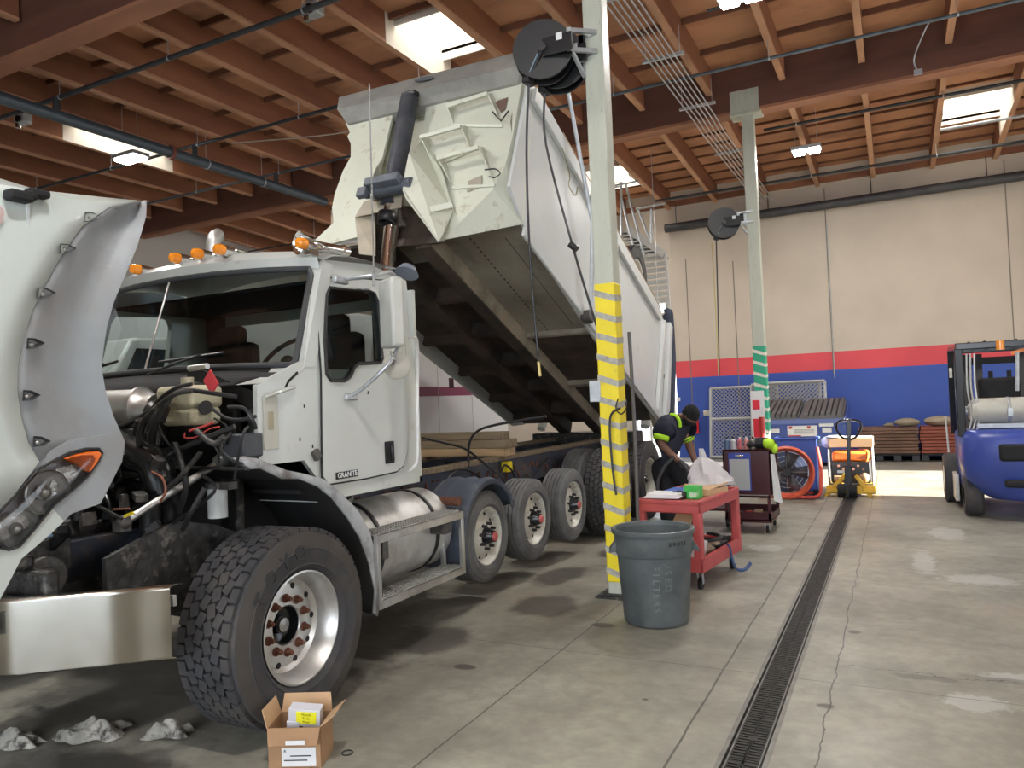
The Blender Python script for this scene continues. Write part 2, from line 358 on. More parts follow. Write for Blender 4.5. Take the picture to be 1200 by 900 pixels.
# back wall: beige above, red band, blue below, with tilt-up joints; an open doorway at its left
def band_wall_mat():
    m = bpy.data.materials.new('banded_wall_paint'); m.use_nodes = True; nt = m.node_tree; N = nt.nodes; L = nt.links
    b = N['Principled BSDF']; b.inputs['Roughness'].default_value = .6; tc = N.new('ShaderNodeTexCoord')
    sp = N.new('ShaderNodeSeparateXYZ'); L.new(tc.outputs['Object'], sp.inputs[0])
    r = N.new('ShaderNodeValToRGB'); r.color_ramp.interpolation = 'CONSTANT'
    dv = N.new('ShaderNodeMath'); dv.operation = 'DIVIDE'; dv.inputs[1].default_value = 8.0; L.new(sp.outputs[2], dv.inputs[0]); L.new(dv.outputs[0], r.inputs[0])
    e = r.color_ramp.elements; e[0].position = 0; e[0].color = (0.042, 0.095, 0.42, 1); e[1].position = 2.07 / 8; e[1].color = (0.72, 0.075, 0.095, 1)
    x = e.new(2.52 / 8); x.color = (0.56, 0.485, 0.40, 1)
    n = N.new('ShaderNodeTexNoise'); n.inputs['Scale'].default_value = 1.2; n.inputs['Detail'].default_value = 8; L.new(tc.outputs['Object'], n.inputs['Vector'])
    rr = N.new('ShaderNodeValToRGB'); rr.color_ramp.elements[0].position = .3; rr.color_ramp.elements[0].color = (.88, .88, .88, 1); rr.color_ramp.elements[1].position = .7
    L.new(n.outputs[0], rr.inputs[0])
    mx = N.new('ShaderNodeMix'); mx.data_type = 'RGBA'; mx.blend_type = 'MULTIPLY'; mx.inputs[0].default_value = 1
    L.new(r.outputs[0], mx.inputs[6]); L.new(rr.outputs[0], mx.inputs[7])
    # chalky scratches on the blue
    n2 = N.new('ShaderNodeTexNoise'); n2.inputs['Scale'].default_value = 2.5; n2.inputs['Detail'].default_value = 12; n2.inputs['Roughness'].default_value = .8
    mp = N.new('ShaderNodeMapping'); mp.inputs['Scale'].default_value = (4, 1, .7); L.new(tc.outputs['Object'], mp.inputs[0]); L.new(mp.outputs[0], n2.inputs['Vector'])
    r2 = N.new('ShaderNodeValToRGB'); r2.color_ramp.elements[0].position = .67; r2.color_ramp.elements[1].position = .72; L.new(n2.outputs[0], r2.inputs[0])
    lt = N.new('ShaderNodeMath'); lt.operation = 'LESS_THAN'; lt.inputs[1].default_value = 1.9; L.new(sp.outputs[2], lt.inputs[0])
    mm = N.new('ShaderNodeMath'); mm.operation = 'MULTIPLY'; L.new(r2.outputs[0], mm.inputs[0]); L.new(lt.outputs[0], mm.inputs[1])
    m2 = N.new('ShaderNodeMath'); m2.operation = 'MULTIPLY'; m2.inputs[1].default_value = .6; L.new(mm.outputs[0], m2.inputs[0])
    mx2 = N.new('ShaderNodeMix'); mx2.data_type = 'RGBA'; L.new(m2.outputs[0], mx2.inputs[0]); L.new(mx.outputs[2], mx2.inputs[6]); mx2.inputs[7].default_value = (.5, .5, .55, 1)
    L.new(mx2.outputs[2], b.inputs['Base Color']); return m
M_band = band_wall_mat()
wb = MB()
wb.bb(-5.15, WALL_R + .2, WALL_Y, WALL_Y + .2, 0, 7.6)
tag(wb.build('wall_back', M_band, smooth=0), 'back wall painted beige over a red band and a blue dado', kind='structure')
wb2 = MB(); wb2.bb(-6.3, -5.15, WALL_Y, WALL_Y + .2, 3.5, 7.6); wb2.bb(WALL_L - .2, -6.3, WALL_Y, WALL_Y + .2, 0, 7.6)
tag(wb2.build('wall_back_left', M_beige, smooth=0), 'beige back wall beyond the open doorway', kind='structure')
wl_ = MB(); wl_.bb(WALL_L - .2, WALL_L, BACK, WALL_Y, 0, 7.6)
tag(wl_.build('wall_left', mat('grey_white_wall', (0.50, 0.47, 0.44), .7, var=.05, scale=.6), smooth=0), 'pale left wall far behind the parked trucks', kind='structure')
wr = MB()                                                # right wall with the open roller door the sun comes through
wr.bb(WALL_R, WALL_R + .2, 16.0, WALL_Y, 0, 7.6); wr.bb(WALL_R, WALL_R + .2, 11.9, 16.0, 4.2, 7.6); wr.bb(WALL_R, WALL_R + .2, 6.4, 11.9, 0, 7.6)
wr.bb(WALL_R, WALL_R + .2, BACK, 6.4, 0, 7.6)
tag(wr.build('wall_right', M_beige, smooth=0), 'right wall with its open doorways', kind='structure')
wf = MB(); wf.bb(WALL_L, -5.2, BACK - .2, BACK, 0, 7.6); wf.bb(3.4, WALL_R, BACK - .2, BACK, 0, 7.6); wf.bb(-5.2, 3.4, BACK - .2, BACK, 4.8, 7.6)
tag(wf.build('wall_front', M_beige, smooth=0), 'front wall behind the camera', kind='structure')
# wall joints
n = 0
for xj, z0, z1 in ((-1.32, 2.0, 6.5), (-4.75, 0.0, 5.2), (-3.55, 0.0, 5.0), (2.35, 0.0, 6.5)):
    n += 1; t = MB(); t.bb(xj - .012, xj + .012, WALL_Y - .006, WALL_Y, z0, z1)
    tag(t.build('trim_%d' % n, mat('wall_joint_shadow_gap', (.22, .19, .16), .9), smooth=0), 'dark vertical joint in the back wall', kind='structure')
# roof deck with holes for the skylights
LAT = [2.2 - 1.22 * k for k in range(-5, 17)]            # purlin lines
SKY = [(-6.34, -5.12, 9.1, 10.4), (-13.66, -12.44, 9.0, 10.9), (-6.34, -5.12, 16.7, 18.5), (.98, 2.2, 16.5, 18.1), (.98, 2.2, 1.6, 3.2), (-6.34, -5.12, 1.6, 3.2), (-13.66, -12.44, 1.6, 3.2), (-13.66, -12.44, 16.5, 18.1), (5.9, 7.1, 9, 10.5)]  # the later ones are unseen, kept for the light they give
dk = MB()
lines = sorted(LAT)
strips = [(WALL_L, lines[0])] + list(zip(lines[:-1], lines[1:])) + [(lines[-1], WALL_R + .2)]
def deckbox(x0, x1, y0, y1):
    for a, b_ in ((y0, min(y1, 13.6)), (max(y0, 13.6), y1)):
        if b_ - a > 0.01:
            za, zb = zroof(a), zroof(b_)
            dk.add([(x0, a, za), (x1, a, za), (x1, b_, zb), (x0, b_, zb), (x0, a, za + .05), (x1, a, za + .05), (x1, b_, zb + .05), (x0, b_, zb + .05)],
                   [(0, 1, 2, 3), (4, 7, 6, 5), (0, 4, 5, 1), (2, 6, 7, 3), (1, 5, 6, 2), (0, 3, 7, 4)])
for x0, x1 in strips:
    ys = [BACK]
    for s_ in sorted([s_ for s_ in SKY if abs(s_[0] - x0) < .1], key=lambda q: q[2]):
        deckbox(x0, x1, ys[-1], s_[2]); ys.append(s_[3])
    deckbox(x0, x1, ys[-1], WALL_Y + .2)
ceil = tag(dk.build('ceiling', M_deck, smooth=0), 'plywood roof deck of the shop', kind='structure')
sb = MB(); y = BACK + .3
while y < WALL_Y:
    inside = [s_ for s_ in SKY if s_[2] - .05 < y < s_[3] + .05]
    z = zroof(y)
    for x0, x1 in strips:
        if any(abs(s_[0] - x0) < .1 for s_ in inside): continue
        dp_ = .09 if y < 13.6 else .045; sb.bb(x0 + .05, x1 - .05, y - .02, y + .02, z - dp_, z)
    y += 0.61 if y > 13.6 else 1.22
tag(sb.build('sub_purlins', M_sub, ceil, smooth=0), kind='structure')
M_sky = mat('skylight_diffuser', (.9, .9, .9), .5, emit=(1.0, .98, .95), es=8.0)
for k, s_ in enumerate(SKY):
    z = zroof((s_[2] + s_[3]) / 2)
    lab = {0: 'square skylight with white-painted well high above the raised dump bed', 1: 'bright skylight at upper left behind the grey pipe', 2: 'skylight partly hidden behind the yellow-wrapped post',
           3: 'large bright skylight near the right edge by the back wall'}.get(k, ('', '', '', '', 'skylight over the forklift aisle, outside the picture', 'skylight above the hood of the dump truck, outside the picture', 'skylight near the left wall in the near bay, outside the picture', 'skylight near the left wall in the far bay, hidden by the truck', 'skylight right of the picture edge in the middle bay')[k])
    t = thing('skylight', lab, 'skylight', ((s_[0] + s_[1]) / 2, (s_[2] + s_[3]) / 2, z))
    wd = MB(); x0, x1, y0, y1 = s_[0] + .04, s_[1] - .04, s_[2], s_[3]
    wd.bb(x0, x1, y0 - .03, y0, z - .12, z + .95); wd.bb(x0, x1, y1, y1 + .03, z - .12, z + .95); wd.bb(x0 - .02, x0, y0, y1, z - .1, z + .95); wd.bb(x1, x1 + .02, y0, y1, z - .1, z + .95)
    wd.build('well', M_whitewash, t, smooth=0)
    MB().bb(x0 + .08, x1 - .08, y0 + .08, y1 - .08, z + .90, z + .93).build('pane', M_sky, t, smooth=0)
    for xx in (s_[0] + .049, s_[1] - .049): MB().bb(xx - .004, xx + .004, y0 - .25, y1 + .25, z - .46, z - .001).build('whitewash', M_whitewash, t, smooth=0)

# purlins: each a timber of its own
for k, x in enumerate(LAT):
    for y0, y1 in ((-1.6 + 0.18, 6.04 - .18), (6.04 + .18, 13.62 - .18), (13.62 + .18, WALL_Y)):
        if x > 8 or x < WALL_L: continue
        z0, z1 = zroof(y0 + .01), zroof(y1); dp = .46
        zb_ = dp; dp = .42; m_ = MB().add([(x - .045, y0, z0 - dp), (x + .045, y0, z0 - dp), (x + .045, y1, z1 - dp), (x - .045, y1, z1 - dp), (x - .045, y0, z0 - .001), (x + .045, y0, z0 - .001), (x + .045, y1, z1 - .001), (x - .045, y1, z1 - .001)],
                      [(0, 1, 2, 3), (4, 7, 6, 5), (0, 4, 5, 1), (2, 6, 7, 3), (1, 5, 6, 2), (0, 3, 7, 4)])
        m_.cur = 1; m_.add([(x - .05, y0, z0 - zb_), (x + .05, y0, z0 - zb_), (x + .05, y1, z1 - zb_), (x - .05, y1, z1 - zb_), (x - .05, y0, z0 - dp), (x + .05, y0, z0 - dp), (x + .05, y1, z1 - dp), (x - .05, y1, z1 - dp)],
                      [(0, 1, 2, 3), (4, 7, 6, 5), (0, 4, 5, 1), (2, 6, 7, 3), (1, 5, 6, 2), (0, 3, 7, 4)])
        bay = 'the near bay, this side of the first girder' if y0 < 0 else 'the middle bay between the two girders' if y0 < 10 else 'the far bay, ending on the back wall'
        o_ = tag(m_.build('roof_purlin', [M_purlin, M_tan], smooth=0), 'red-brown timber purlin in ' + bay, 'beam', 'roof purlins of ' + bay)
        n_ = round((2.2 - x) / 1.22)
        if y0 > 10 and 0 <= n_ < 6: o_['label'] = ('rightmost', 'second', 'third', 'fourth', 'fifth', 'sixth')[n_] + ' timber purlin from the right edge in the far bay above the beige wall'
        if 0 < y0 < 10 and 1 <= n_ < 6: o_['label'] = ('', 'rightmost', 'second', 'third', 'fourth', 'fifth')[n_] + ' timber purlin from the right in the middle bay, this side of the far girder'
# girders
for y, lab in ((6.04, 'heavy dark timber girder at upper left, nearest the camera'), (13.62, 'heavy dark timber girder resting on the green-striped post'), (-1.55, 'heavy timber girder behind the camera')):
    g_ = thing('roof_girder', lab, 'beam', (-4, y, 6.5))
    MB().bb(WALL_L, WALL_R, y - .13, y + .13, 6.5, ZD).build('glulam', M_girder, g_, smooth=0)
    MB().bb(WALL_L, WALL_R, y - .145, y + .145, 6.495, 6.545).build('lower_lamination', mat('girder_ledger_timber', (.33, .15, .085), .8, var=.25, scale=2, stretch=(.3, 1, 1)), g_, smooth=0)
tag(MB().bb(WALL_L, WALL_R, WALL_Y - .1, WALL_Y, 6.62, 6.75).build('trim_20', M_purlin, smooth=0), kind='structure')

# ------------------------------------------------------------------ drain
dr = thing('trench_drain', 'long black slotted trench drain running to the pallet jack', 'drain', (-.69, 8, 0))
fr = MB()
for xx in (DX0, DX1 - .022): fr.bb(xx, xx + .022, BACK + .2, 18.6, -.06, .003)
for xx in (DX0 + .034, DX1 - .040): fr.bb(xx, xx + .006, BACK + .2, 18.6, -.06, -.004)
fr.build('drain_frame', mat('worn_steel_edge', (.20, .195, .18), .5, .5, var=.3, scale=9), dr, smooth=0)
proto = None; y = 1.0; k = 0
while y < 18.4 and k < 35:
    if proto is None:
        g_ = MB()
        for i in range(16):
            yy = .02 + i * .0295; g_.bb(-.066, .066, yy, yy + .016, -.030, 0)
        g_.bb(-.078, -.062, 0, .49, -.032, 0); g_.bb(.062, .078, 0, .49, -.032, 0); g_.bb(-.006, .006, 0, .49, -.03, 0)
        g_.bb(-.06, .06, .0, .012, -.03, 0); g_.bb(-.06, .06, .478, .49, -.03, 0); g_.bb(-.02, .02, .22, .27, -.03, 0.001)
        proto = g_.build('drain_grate', mat('black_cast_iron', (.025, .024, .022), .55, .3, var=.3, scale=12), dr, smooth=0, local=True)
        o = proto
    else:
        o = proto.copy(); COL.objects.link(o); o.parent = dr
    o.location = (-.0025, y - 8, -.005); y += .5; k += 1

# ------------------------------------------------------------------ posts
def post(y, x, wd, top, wraps, col, lab, base=True):
    t = thing('steel_post', lab, 'post', (x, y, 0))
    MB().bb(x - wd / 2, x + wd / 2, y - wd / 2, y + wd / 2, .01, top).build('shaft', M_post, t, bevel=.012)
    if base: MB().bb(x - .17, x + .17, y - .17, y + .17, 0, .015).bb(x - .12, x + .12, y - .12, y + .12, .015, .03).build('base_plate', M_eng, t, bevel=.003)
    z0, z1, n_, gap = wraps; h = wd / 2 + .004
    MB().bb(x - h, x + h, y - h, y + h, z0, z1).build('painted_sleeve', col[0], t, bevel=.012, label=col[2])
    pitch = (z1 - z0) / n_
    for i in range(n_):                                   # each reflective turn of tape, slanted as wound
        zc = z0 + pitch * (i + .5); hh = gap / 2; r = h + .0015; dz = wd * .55
        b_ = MB(); ring = []
        for (sx, sy, k_) in ((-1, -1, 0.15), (1, -1, -.5), (1, 1, -.3), (-1, 1, .5)):
            ring.append((x + sx * r, y + sy * r, zc + k_ * dz))
        vs = [(p[0], p[1], p[2] - hh) for p in ring] + [(p[0], p[1], p[2] + hh) for p in ring]
        b_.add(vs, [(0, 1, 5, 4), (1, 2, 6, 5), (2, 3, 7, 6), (3, 0, 4, 7)])
        b_.build('tape_band', col[1], t, smooth=0)
    return t
M_yel = mat('yellow_safety_wrap', (.82, .66, .02), .45, var=.06, scale=5, col2=(.55, .45, .06), amt=.15, sc2=9)
M_tape = mat('grey_reflective_tape', (.40, .385, .34), .5, var=.3, scale=25)
M_grn = mat('green_safety_wrap', (.02, .36, .20), .45, var=.08, scale=5)
M_tapew = mat('white_reflective_tape', (.70, .66, .58), .5, var=.15, scale=20)
p_near = post(6.05, -2.13, .17, 6.5, (.12, 2.61, 14, .052), (M_yel, M_tape, 'yellow wrap with spiral grey tape'), 'pale green steel post wrapped yellow with grey bands beside the trash can')
p_far = post(13.65, -2.08, .20, 6.5, (.9, 2.44, 8, .055), (M_grn, M_tapew, 'green wrap with white tape turns'), 'pale green steel post wrapped green and white near the back wall')
MB().bb(-2.36, -1.84, 13.46, 13.82, 6.46, 6.495).bb(-2.34, -1.86, 13.455, 13.472, 6.5, 6.88).build('saddle_plate', M_post, p_far, smooth=0)
MB().bb(-2.30, -2.20, 5.955, 5.97, 1.62, 1.80).build('outlet_box', M_galv, p_near, bevel=.006)
hk = at(729, 478, 1, 5.93)
MB().tube(cr([hk + V((-.03, 0, .08)), hk + V((-.045, -.02, .0)), hk + V((0, -.03, -.05)), hk + V((.045, -.02, .0)), hk + V((.03, -.01, .05))]), .006, 6).build('hook', M_blackm, p_near)
# ================================================================== THE DUMP TRUCK
TX = -4.2                                                # centre line of the truck
truck = thing('dump_truck', 'big white dump truck with hood tilted open and dump bed raised', 'truck', (TX, 3.17, 0))

def tire_mesh(R, r, wd, rows, npitch, depth=.014, mats=(0, 0)):
    m = MB(); w = wd
    prof = [(r - .01, -w * .36), (r + .015, -w * .42), ((R + r) / 2, -w * .5), (R - .07, -w * .485), (R - .025, -w * .45), (R - depth, -w * .40), (R - depth, w * .40), (R - .025, w * .45)]
    m.lathe(prof, (0, 0, 0), (1, 0, 0), 56)
    m.cur = mats[1]; m.lathe([(R - .025, w * .45), (R - .07, w * .485), (R - .10, w * .494)], (0, 0, 0), (1, 0, 0), 56)
    m.cur = 0
    m.lathe([(R - .10, w * .494), (R - .105, w * .503), (R - .115, w * .497), ((R + r) / 2, w * .5), (r + .045, w * .47), (r + .04, w * .48), (r + .015, w * .42), (r - .01, w * .36)], (0, 0, 0), (1, 0, 0), 56)
    if rows:
        bw = w * .84 / rows
        for i in range(npitch):
            for j in range(rows):
                a = 2 * PI * (i + .5 * (j % 2)) / npitch; L = 2 * PI * R / npitch
                Rm = Matrix.Rotation(-a, 3, 'X'); yaw = (.35 if j % 2 else -.35)
                edge = j in (0, rows - 1)
                c = Rm @ V((-w * .42 + bw * (j + .5), 0, R - depth * .5))
                m.box(c, (bw * .86, L * .84, depth * 1.1), Rm @ Matrix.Rotation(0 if edge else yaw, 3, 'Z'))
    else:
        for j in range(5):
            x = -w * .40 + w * .8 * (j + .5) / 5; m.lathe([(R - depth, x - w * .062), (R, x - w * .06), (R, x + w * .06), (R - depth, x + w * .062)], (0, 0, 0), (1, 0, 0), 56)
    return m
def child(m, name, mt, par, **k):
    return m.build(name, mt, par, local=True, **k)
def wheel(kind, loc, label=None, steer=0.0, wd=None):
    """part 'wheel' (its rim disc) with tyre, hub and nuts as sub-parts, in its own axes: +X is outwards"""
    if kind == 'steer': R, r, w_ = .515, .285, .40
    elif kind == 'lift': R, r, w_ = .375, .235, .27
    else: R, r, w_ = .52, .285, .28
    if wd: w_ = wd
    m = MB(); a = w_
    if kind == 'steer':
        m.lathe([(r - .01, -a * .36), (r - .02, -a * .2), (r - .03, .02), (r - .02, a * .34), (r + .002, a * .40), (r + .008, a * .43), (r - .002, a * .435), (r - .012, a * .40), (r - .035, a * .30), (r - .045, .06), (.215, .045), (.19, .05), (.105, .055), (.098, .045), (.098, -.05)], (0, 0, 0), (1, 0, 0), 48)
        wh = child(m, 'wheel', M_alu, truck, label=label)
    else:
        dd = a * .18 if kind == 'lift' else -a * .25
        q = r / .235
        m.lathe([(r - .01, -a * .36), (r - .02, 0), (r - .012, a * .38), (r + .006, a * .43), (r - .004, a * .435), (r - .014, a * .40), (r - .02, dd + .035), (.195 * q, dd), (.16 * q, dd + .015), (.125 * q, dd + .045), (.08 * q, dd + .05), (.08 * q, -.08)], (0, 0, 0), (1, 0, 0), 48)
        wh = child(m, 'wheel', M_rimwhite, truck, label=label)
    wh.location = V(loc) - truck.location; wh.rotation_euler = (0, 0, steer)
    if kind == 'steer':
        tm = tire_mesh(R, r, w_, 6, 40, .018, (0, 1)); child(tm, 'tire', [M_rub, M_rubbrown], wh)
        lt = MB()
        for ch, aa in zip('TOYO', (.98, .68, .38, .09)):
            up = V((0, -math.sin(aa), math.cos(aa))); lt.text(ch, V((w_ * .497, 0, 0)) + up * .395, V((0, math.cos(aa), math.sin(aa))), up, .11, .008)
        child(lt, 'sidewall_lettering', mat('worn_raised_letters', (.028, .028, .03), .5), wh, smooth=0)
        hn = MB()
        for i in range(10):
            t_ = 2 * PI * (i + .5) / 10; hn.cyl((.035, math.sin(t_) * .205, math.cos(t_) * .205), (.0505, math.sin(t_) * .205, math.cos(t_) * .205), .0165, n=14)
        child(hn, 'hand_holes', M_blackm, wh)
        hb = MB().lathe([(.097, .05), (.09, .0), (.05, -.01), (.045, .02), (.0, .025)], (0, 0, 0), (1, 0, 0), 24); child(hb, 'hub', M_blackgl, wh)
        child(MB().lathe([(.04, .02), (.036, .04), (0, .045)], (0, 0, 0), (1, 0, 0), 16), 'hub_cap', M_steel, wh)
        first = None
        for i in range(10):
            t_ = 2 * PI * i / 10
            if first is None:
                q = MB().cyl((0, 0, 0), (.03, 0, 0), .019, .016, 6).cyl((.0, 0, 0), (.008, 0, 0), .024, n=14).cyl((.03, 0, 0), (.042, 0, 0), .010, n=8); first = child(q, 'lug_nut', M_rust, wh); o = first
            else: o = first.copy(); COL.objects.link(o)
            o.location = (.052, math.sin(t_) * .142, math.cos(t_) * .142)
    else:
        if kind == 'lift': child(tire_mesh(R, r, w_, 0, 0, .01), 'tire', M_rubold, wh)
        elif kind == 'inner': child(tire_mesh(R, r, w_, 0, 0, .01), 'tire', M_rubold, wh)
        else: child(tire_mesh(R, r, w_, 4, 46, .016), 'tire', M_rub, wh)
        dd = a * .18 if kind == 'lift' else -a * .25; q = r / .235
        hn = MB()
        for i in range(10):
            t_ = 2 * PI * (i + .5) / 10; c = V((dd + .004, math.sin(t_) * .178 * q, math.cos(t_) * .178 * q)); hn.cyl(c, c + V((.006, 0, 0)), .017 * q, n=12)
        child(hn, 'hand_holes', M_blackm, wh)
        child(MB().lathe([(.075 * q, dd + .04), (.07 * q, dd + .07), (.05, dd + .11), (.045, dd + .13)], (0, 0, 0), (1, 0, 0), 20), 'hub', M_blackgl, wh)
        child(MB().lathe([(.04, dd + .11), (.038, dd + .135), (.03, dd + .145), (0, dd + .147)], (0, 0, 0), (1, 0, 0), 18), 'hub_cap', mat('faded_red_hub_cap', (.50, .10, .10), .4) if kind == 'lift' else M_eng, wh)
        first = None
        for i in range(8 if kind == 'lift' else 10):
            t_ = 2 * PI * (i + .3) / (8 if kind == 'lift' else 10)
            if first is None: first = child(MB().cyl((0, 0, 0), (.045, 0, 0), .014, .012, 8), 'lug_nut', M_black, wh); o = first
            else: o = first.copy(); COL.objects.link(o)
            o.location = (dd + .045, math.sin(t_) * .103 * q, math.cos(t_) * .103 * q)
    return wh
wheel('steer', (-3.005, 3.04, .515), 'big steer wheel with aluminium rim and rusty nuts', steer=.03)
for yy in (5.49, 6.40, 7.35): wheel('lift', (-3.185, yy, .55), 'raised lift axle wheel with white rim')
for yy in (8.65, 9.98):
    wheel('dual', (-3.14, yy, .525)); wheel('inner', (-3.47, yy, .525))
def mirror_wheel(kind, loc):
    o = wheel(kind, loc); o.rotation_euler = (0, 0, PI); return o
mirror_wheel('steer', (-5.395, 3.04, .515))
for yy in (5.49, 6.40, 7.35): mirror_wheel('lift', (-5.215, yy, .55))
for yy in (8.65, 9.98): mirror_wheel('dual', (-5.26, yy, .525)); mirror_wheel('inner', (-4.93, yy, .525))

# ------------------------------------------------------------------ chassis
ch = MB()
for sx in (-1, 1):
    x = TX + sx * .45; ch.bb(x - .012, x + .012, 2.15, 10.6, .76, 1.04)
    ch.bb(x - (.07 if sx > 0 else 0), x + (.07 if sx < 0 else 0), 2.15, 10.6, 1.03, 1.045); ch.bb(x - (.07 if sx > 0 else 0), x + (.07 if sx < 0 else 0), 2.15, 10.6, .755, .77)
for yy in (2.3, 4.4, 5.4, 6.4, 7.4, 8.6, 9.4, 10.5): ch.bb(TX - .45, TX + .45, yy - .05, yy + .05, .80, 1.0)
frame = ch.build('chassis_frame', M_navy, truck, bevel=.004)
ml = MB()
for yy in (5.49, 6.40, 7.35, 8.65, 9.98): ml.cyl((TX - 1, yy, .53), (TX + 1, yy, .53), .06, n=12)
ml.cyl((TX - .9, 3.17, .5), (TX + .9, 3.17, .5), .06, n=10)
for yy in (8.65, 9.98): ml.ball((TX, yy, .55), .22)
ml.build('axles', M_eng, truck)
bo = MB()
for i in range(40):
    yy = 4.5 + i * .1 + random.uniform(-.03, .03); bo.cyl((TX + .462, yy, random.choice((.82, .90, .97))), (TX + .485, yy, .9 if 0 else random.choice((.82, .90, .97))), .010, n=6)
bo.build('frame_bolts', M_rust, frame)
for a in ([(500, 612), (515, 575), (540, 550), (570, 566), (568, 590)], [(570, 572), (585, 558), (592, 545), (603, 560), (596, 590)], [(620, 566), (635, 545), (645, 536), (655, 545), (650, 575)]):
    MB().tube(cr([at(u, v, 0, TX + .56) for u, v in a]), .012, 6).build('air_hose', M_hosed, frame)
bag = MB()
for yy in (5.9, 6.85): bag.lathe([(.0, .10), (.12, .09), (.135, 0), (.12, -.09), (0, -.1)], (TX + .62, yy, .72), (0, 0, 1), 18)
bag.build('air_bag', M_hosed, frame)
MB().bb(TX + .48, TX + .56, 7.0, 7.1, .92, 1.03).build('yellow_tag', M_yel, frame, bevel=.004)
pl_ = MB()
for sx in (-1, 1): pl_.bb(TX + sx * .45 - .05, TX + sx * .45 + .05, 4.9, 10.5, 1.045, 1.09)
pl_.build('frame_timber_sill', M_wood, frame, smooth=0)
for a in ([(495, 513), (520, 519), (545, 526), (570, 545), (590, 560)], [(549, 548), (550, 520), (560, 505), (585, 497), (640, 488)]):
    MB().tube(cr([at(u, v, 1, 6.3) for u, v in a]), .013, 6).build('hydraulic_line', M_hosed, frame)

# fenders over the first lift axle, rusty pipe
def arc_strip(cy, cz, R, x0, x1, a0, a1, lip=.04, n=16, ribs=True):
    m = MB(); rows = []
    for i in range(n + 1):
        a = a0 + (a1 - a0) * i / n; pts = []
        for j in range(9):
            x = x0 + (x1 - x0) * j / 8; rr = R + (.012 if (j % 3 == 1 and ribs) else 0)
            pts.append((x, cy + math.sin(a) * rr, cz + math.cos(a) * rr))
        pts.append((x1, cy + math.sin(a) * (R - lip), cz + math.cos(a) * (R - lip))); rows.append(pts)
    return m.grid(rows)
arc_strip(5.49, .56, .46, -3.42, -3.03, -2.0, 1.15).build('quarter_fender', M_navyf, truck, solid=.012)
arc_strip(5.49, .56, .46, -5.37, -4.98, -2.0, 1.15).build('quarter_fender', M_navyf, truck, solid=.012)
MB().cyl((-3.45, 5.02, .90), (-3.05, 5.02, .90), .035).build('rusty_bracket_pipe', M_rust, truck)

# fuel tank, steps
tk = MB().cyl((-3.42, 3.98, .70), (-3.42, 5.0, .70), .305, n=40).lathe([(.305, 0), (.27, -.03), (0, -.05)], (-3.42, 3.98, .7), (0, 1, 0), 40).lathe([(.305, 0), (.27, .03), (0, .05)], (-3.42, 5.0, .7), (0, 1, 0), 40)
tank = tk.build('fuel_tank', mat('oxidised_aluminium_tank', (.62, .62, .60), .42, .45, var=.15, scale=5, col2=(.30, .28, .25), amt=.28, sc2=4, width=.25), truck)
MB().lathe([(.311, -.02), (.311, .02)], (-3.42, 4.80, .7), (0, 1, 0), 40).build('tank_strap', M_black, tank, solid=.006)
MB().lathe([(.311, -.02), (.311, .02)], (-3.42, 4.12, .7), (0, 1, 0), 40).build('tank_strap', M_black, tank, solid=.006)
MB().cyl((-3.36, 4.05, .99), (-3.35, 4.05, 1.05), .045).box((-3.35, 4.05, 1.06), (.1, .02, .03)).cyl((-3.33, 4.03, 1.04), (-3.25, 4.0, 1.08), .008, n=6).build('filler_cap', M_steel, tank)
st = MB()
x0, x1 = -3.20, -2.96; ya, yb = 3.86, 4.93
for (z, xi) in ((.845, -3.16), (.43, -3.16)):
    st.bb(xi, x1, ya, yb, z - .008, z)
    st.bb(x1 - .012, x1, ya, yb, z - .055, z); st.bb(xi, xi + .01, ya, yb, z - .04, z)
for yy in (ya, yb - .035): st.bb(x1 - .03, x1, yy, yy + .035, .40, .84); st.bb(xi, xi + .03, yy, yy + .035, .40, .84)
step = st.build('cab_steps', M_alu, truck, bevel=.003)
tr_ = MB()
for z in (.845, .43):
    for i in range(4):
        for j in range(36): tr_.box((-3.13 + i * .042, ya + .03 + j * .029, z + .004), (.026, .014, .008))
tr_.build('tread_grip', M_alu, step, smooth=0, kind='stuff')
MB().box((-3.06, 3.98, .74), (.16, .06, .14)).box((-3.06, 4.75, .76), (.14, .1, .12)).build('step_brackets', M_engg, step, bevel=.01)
# front fender remains behind the steer wheel
fp = [(285, 541), (300, 538), (335, 552), (355, 556), (378, 562), (395, 575), (418, 598), (432, 622), (441, 655), (446, 690), (442, 722)]
ip = [(288, 550), (305, 549), (330, 561), (350, 561), (372, 570), (388, 583), (407, 607), (421, 630), (432, 660), (439, 692), (437, 718)]
rows = []
for (u, v), (a, b_) in zip(fp, ip):
    o_ = at(u, v, 0, -3.00); i_ = at(a, b_, 0, -2.985); deep = V((-3.50, i_.y + .015, i_.z + .01))
    rows.append([(-3.09, o_.y, o_.z + .012), o_, i_])
fm = MB().grid(rows); lip = fm.build('rear_fender_lip', mat('worn_fender_edge', (.42, .44, .46), .5, var=.1, scale=8, col2=(.16, .15, .14), amt=.4, sc2=7, width=.2), truck, solid=.012)
rows = []
for (a, b_) in ip:
    i_ = at(a, b_, 0, -2.99); rows.append([i_, (-3.25, i_.y, i_.z + .005), (-3.62, i_.y, i_.z + .005)])
MB().grid(rows).build('wheel_arch_liner', M_blackm, truck, solid=.015)
MB().prism([(-3.6, 2.75, 1.48), (-3.6, 2.75, .95), (-3.6, 3.3, .55), (-3.6, 4.1, .45), (-3.6, 4.1, 1.48)], (.02, 0, 0)).build('inner_splash_panel', M_blackm, truck)

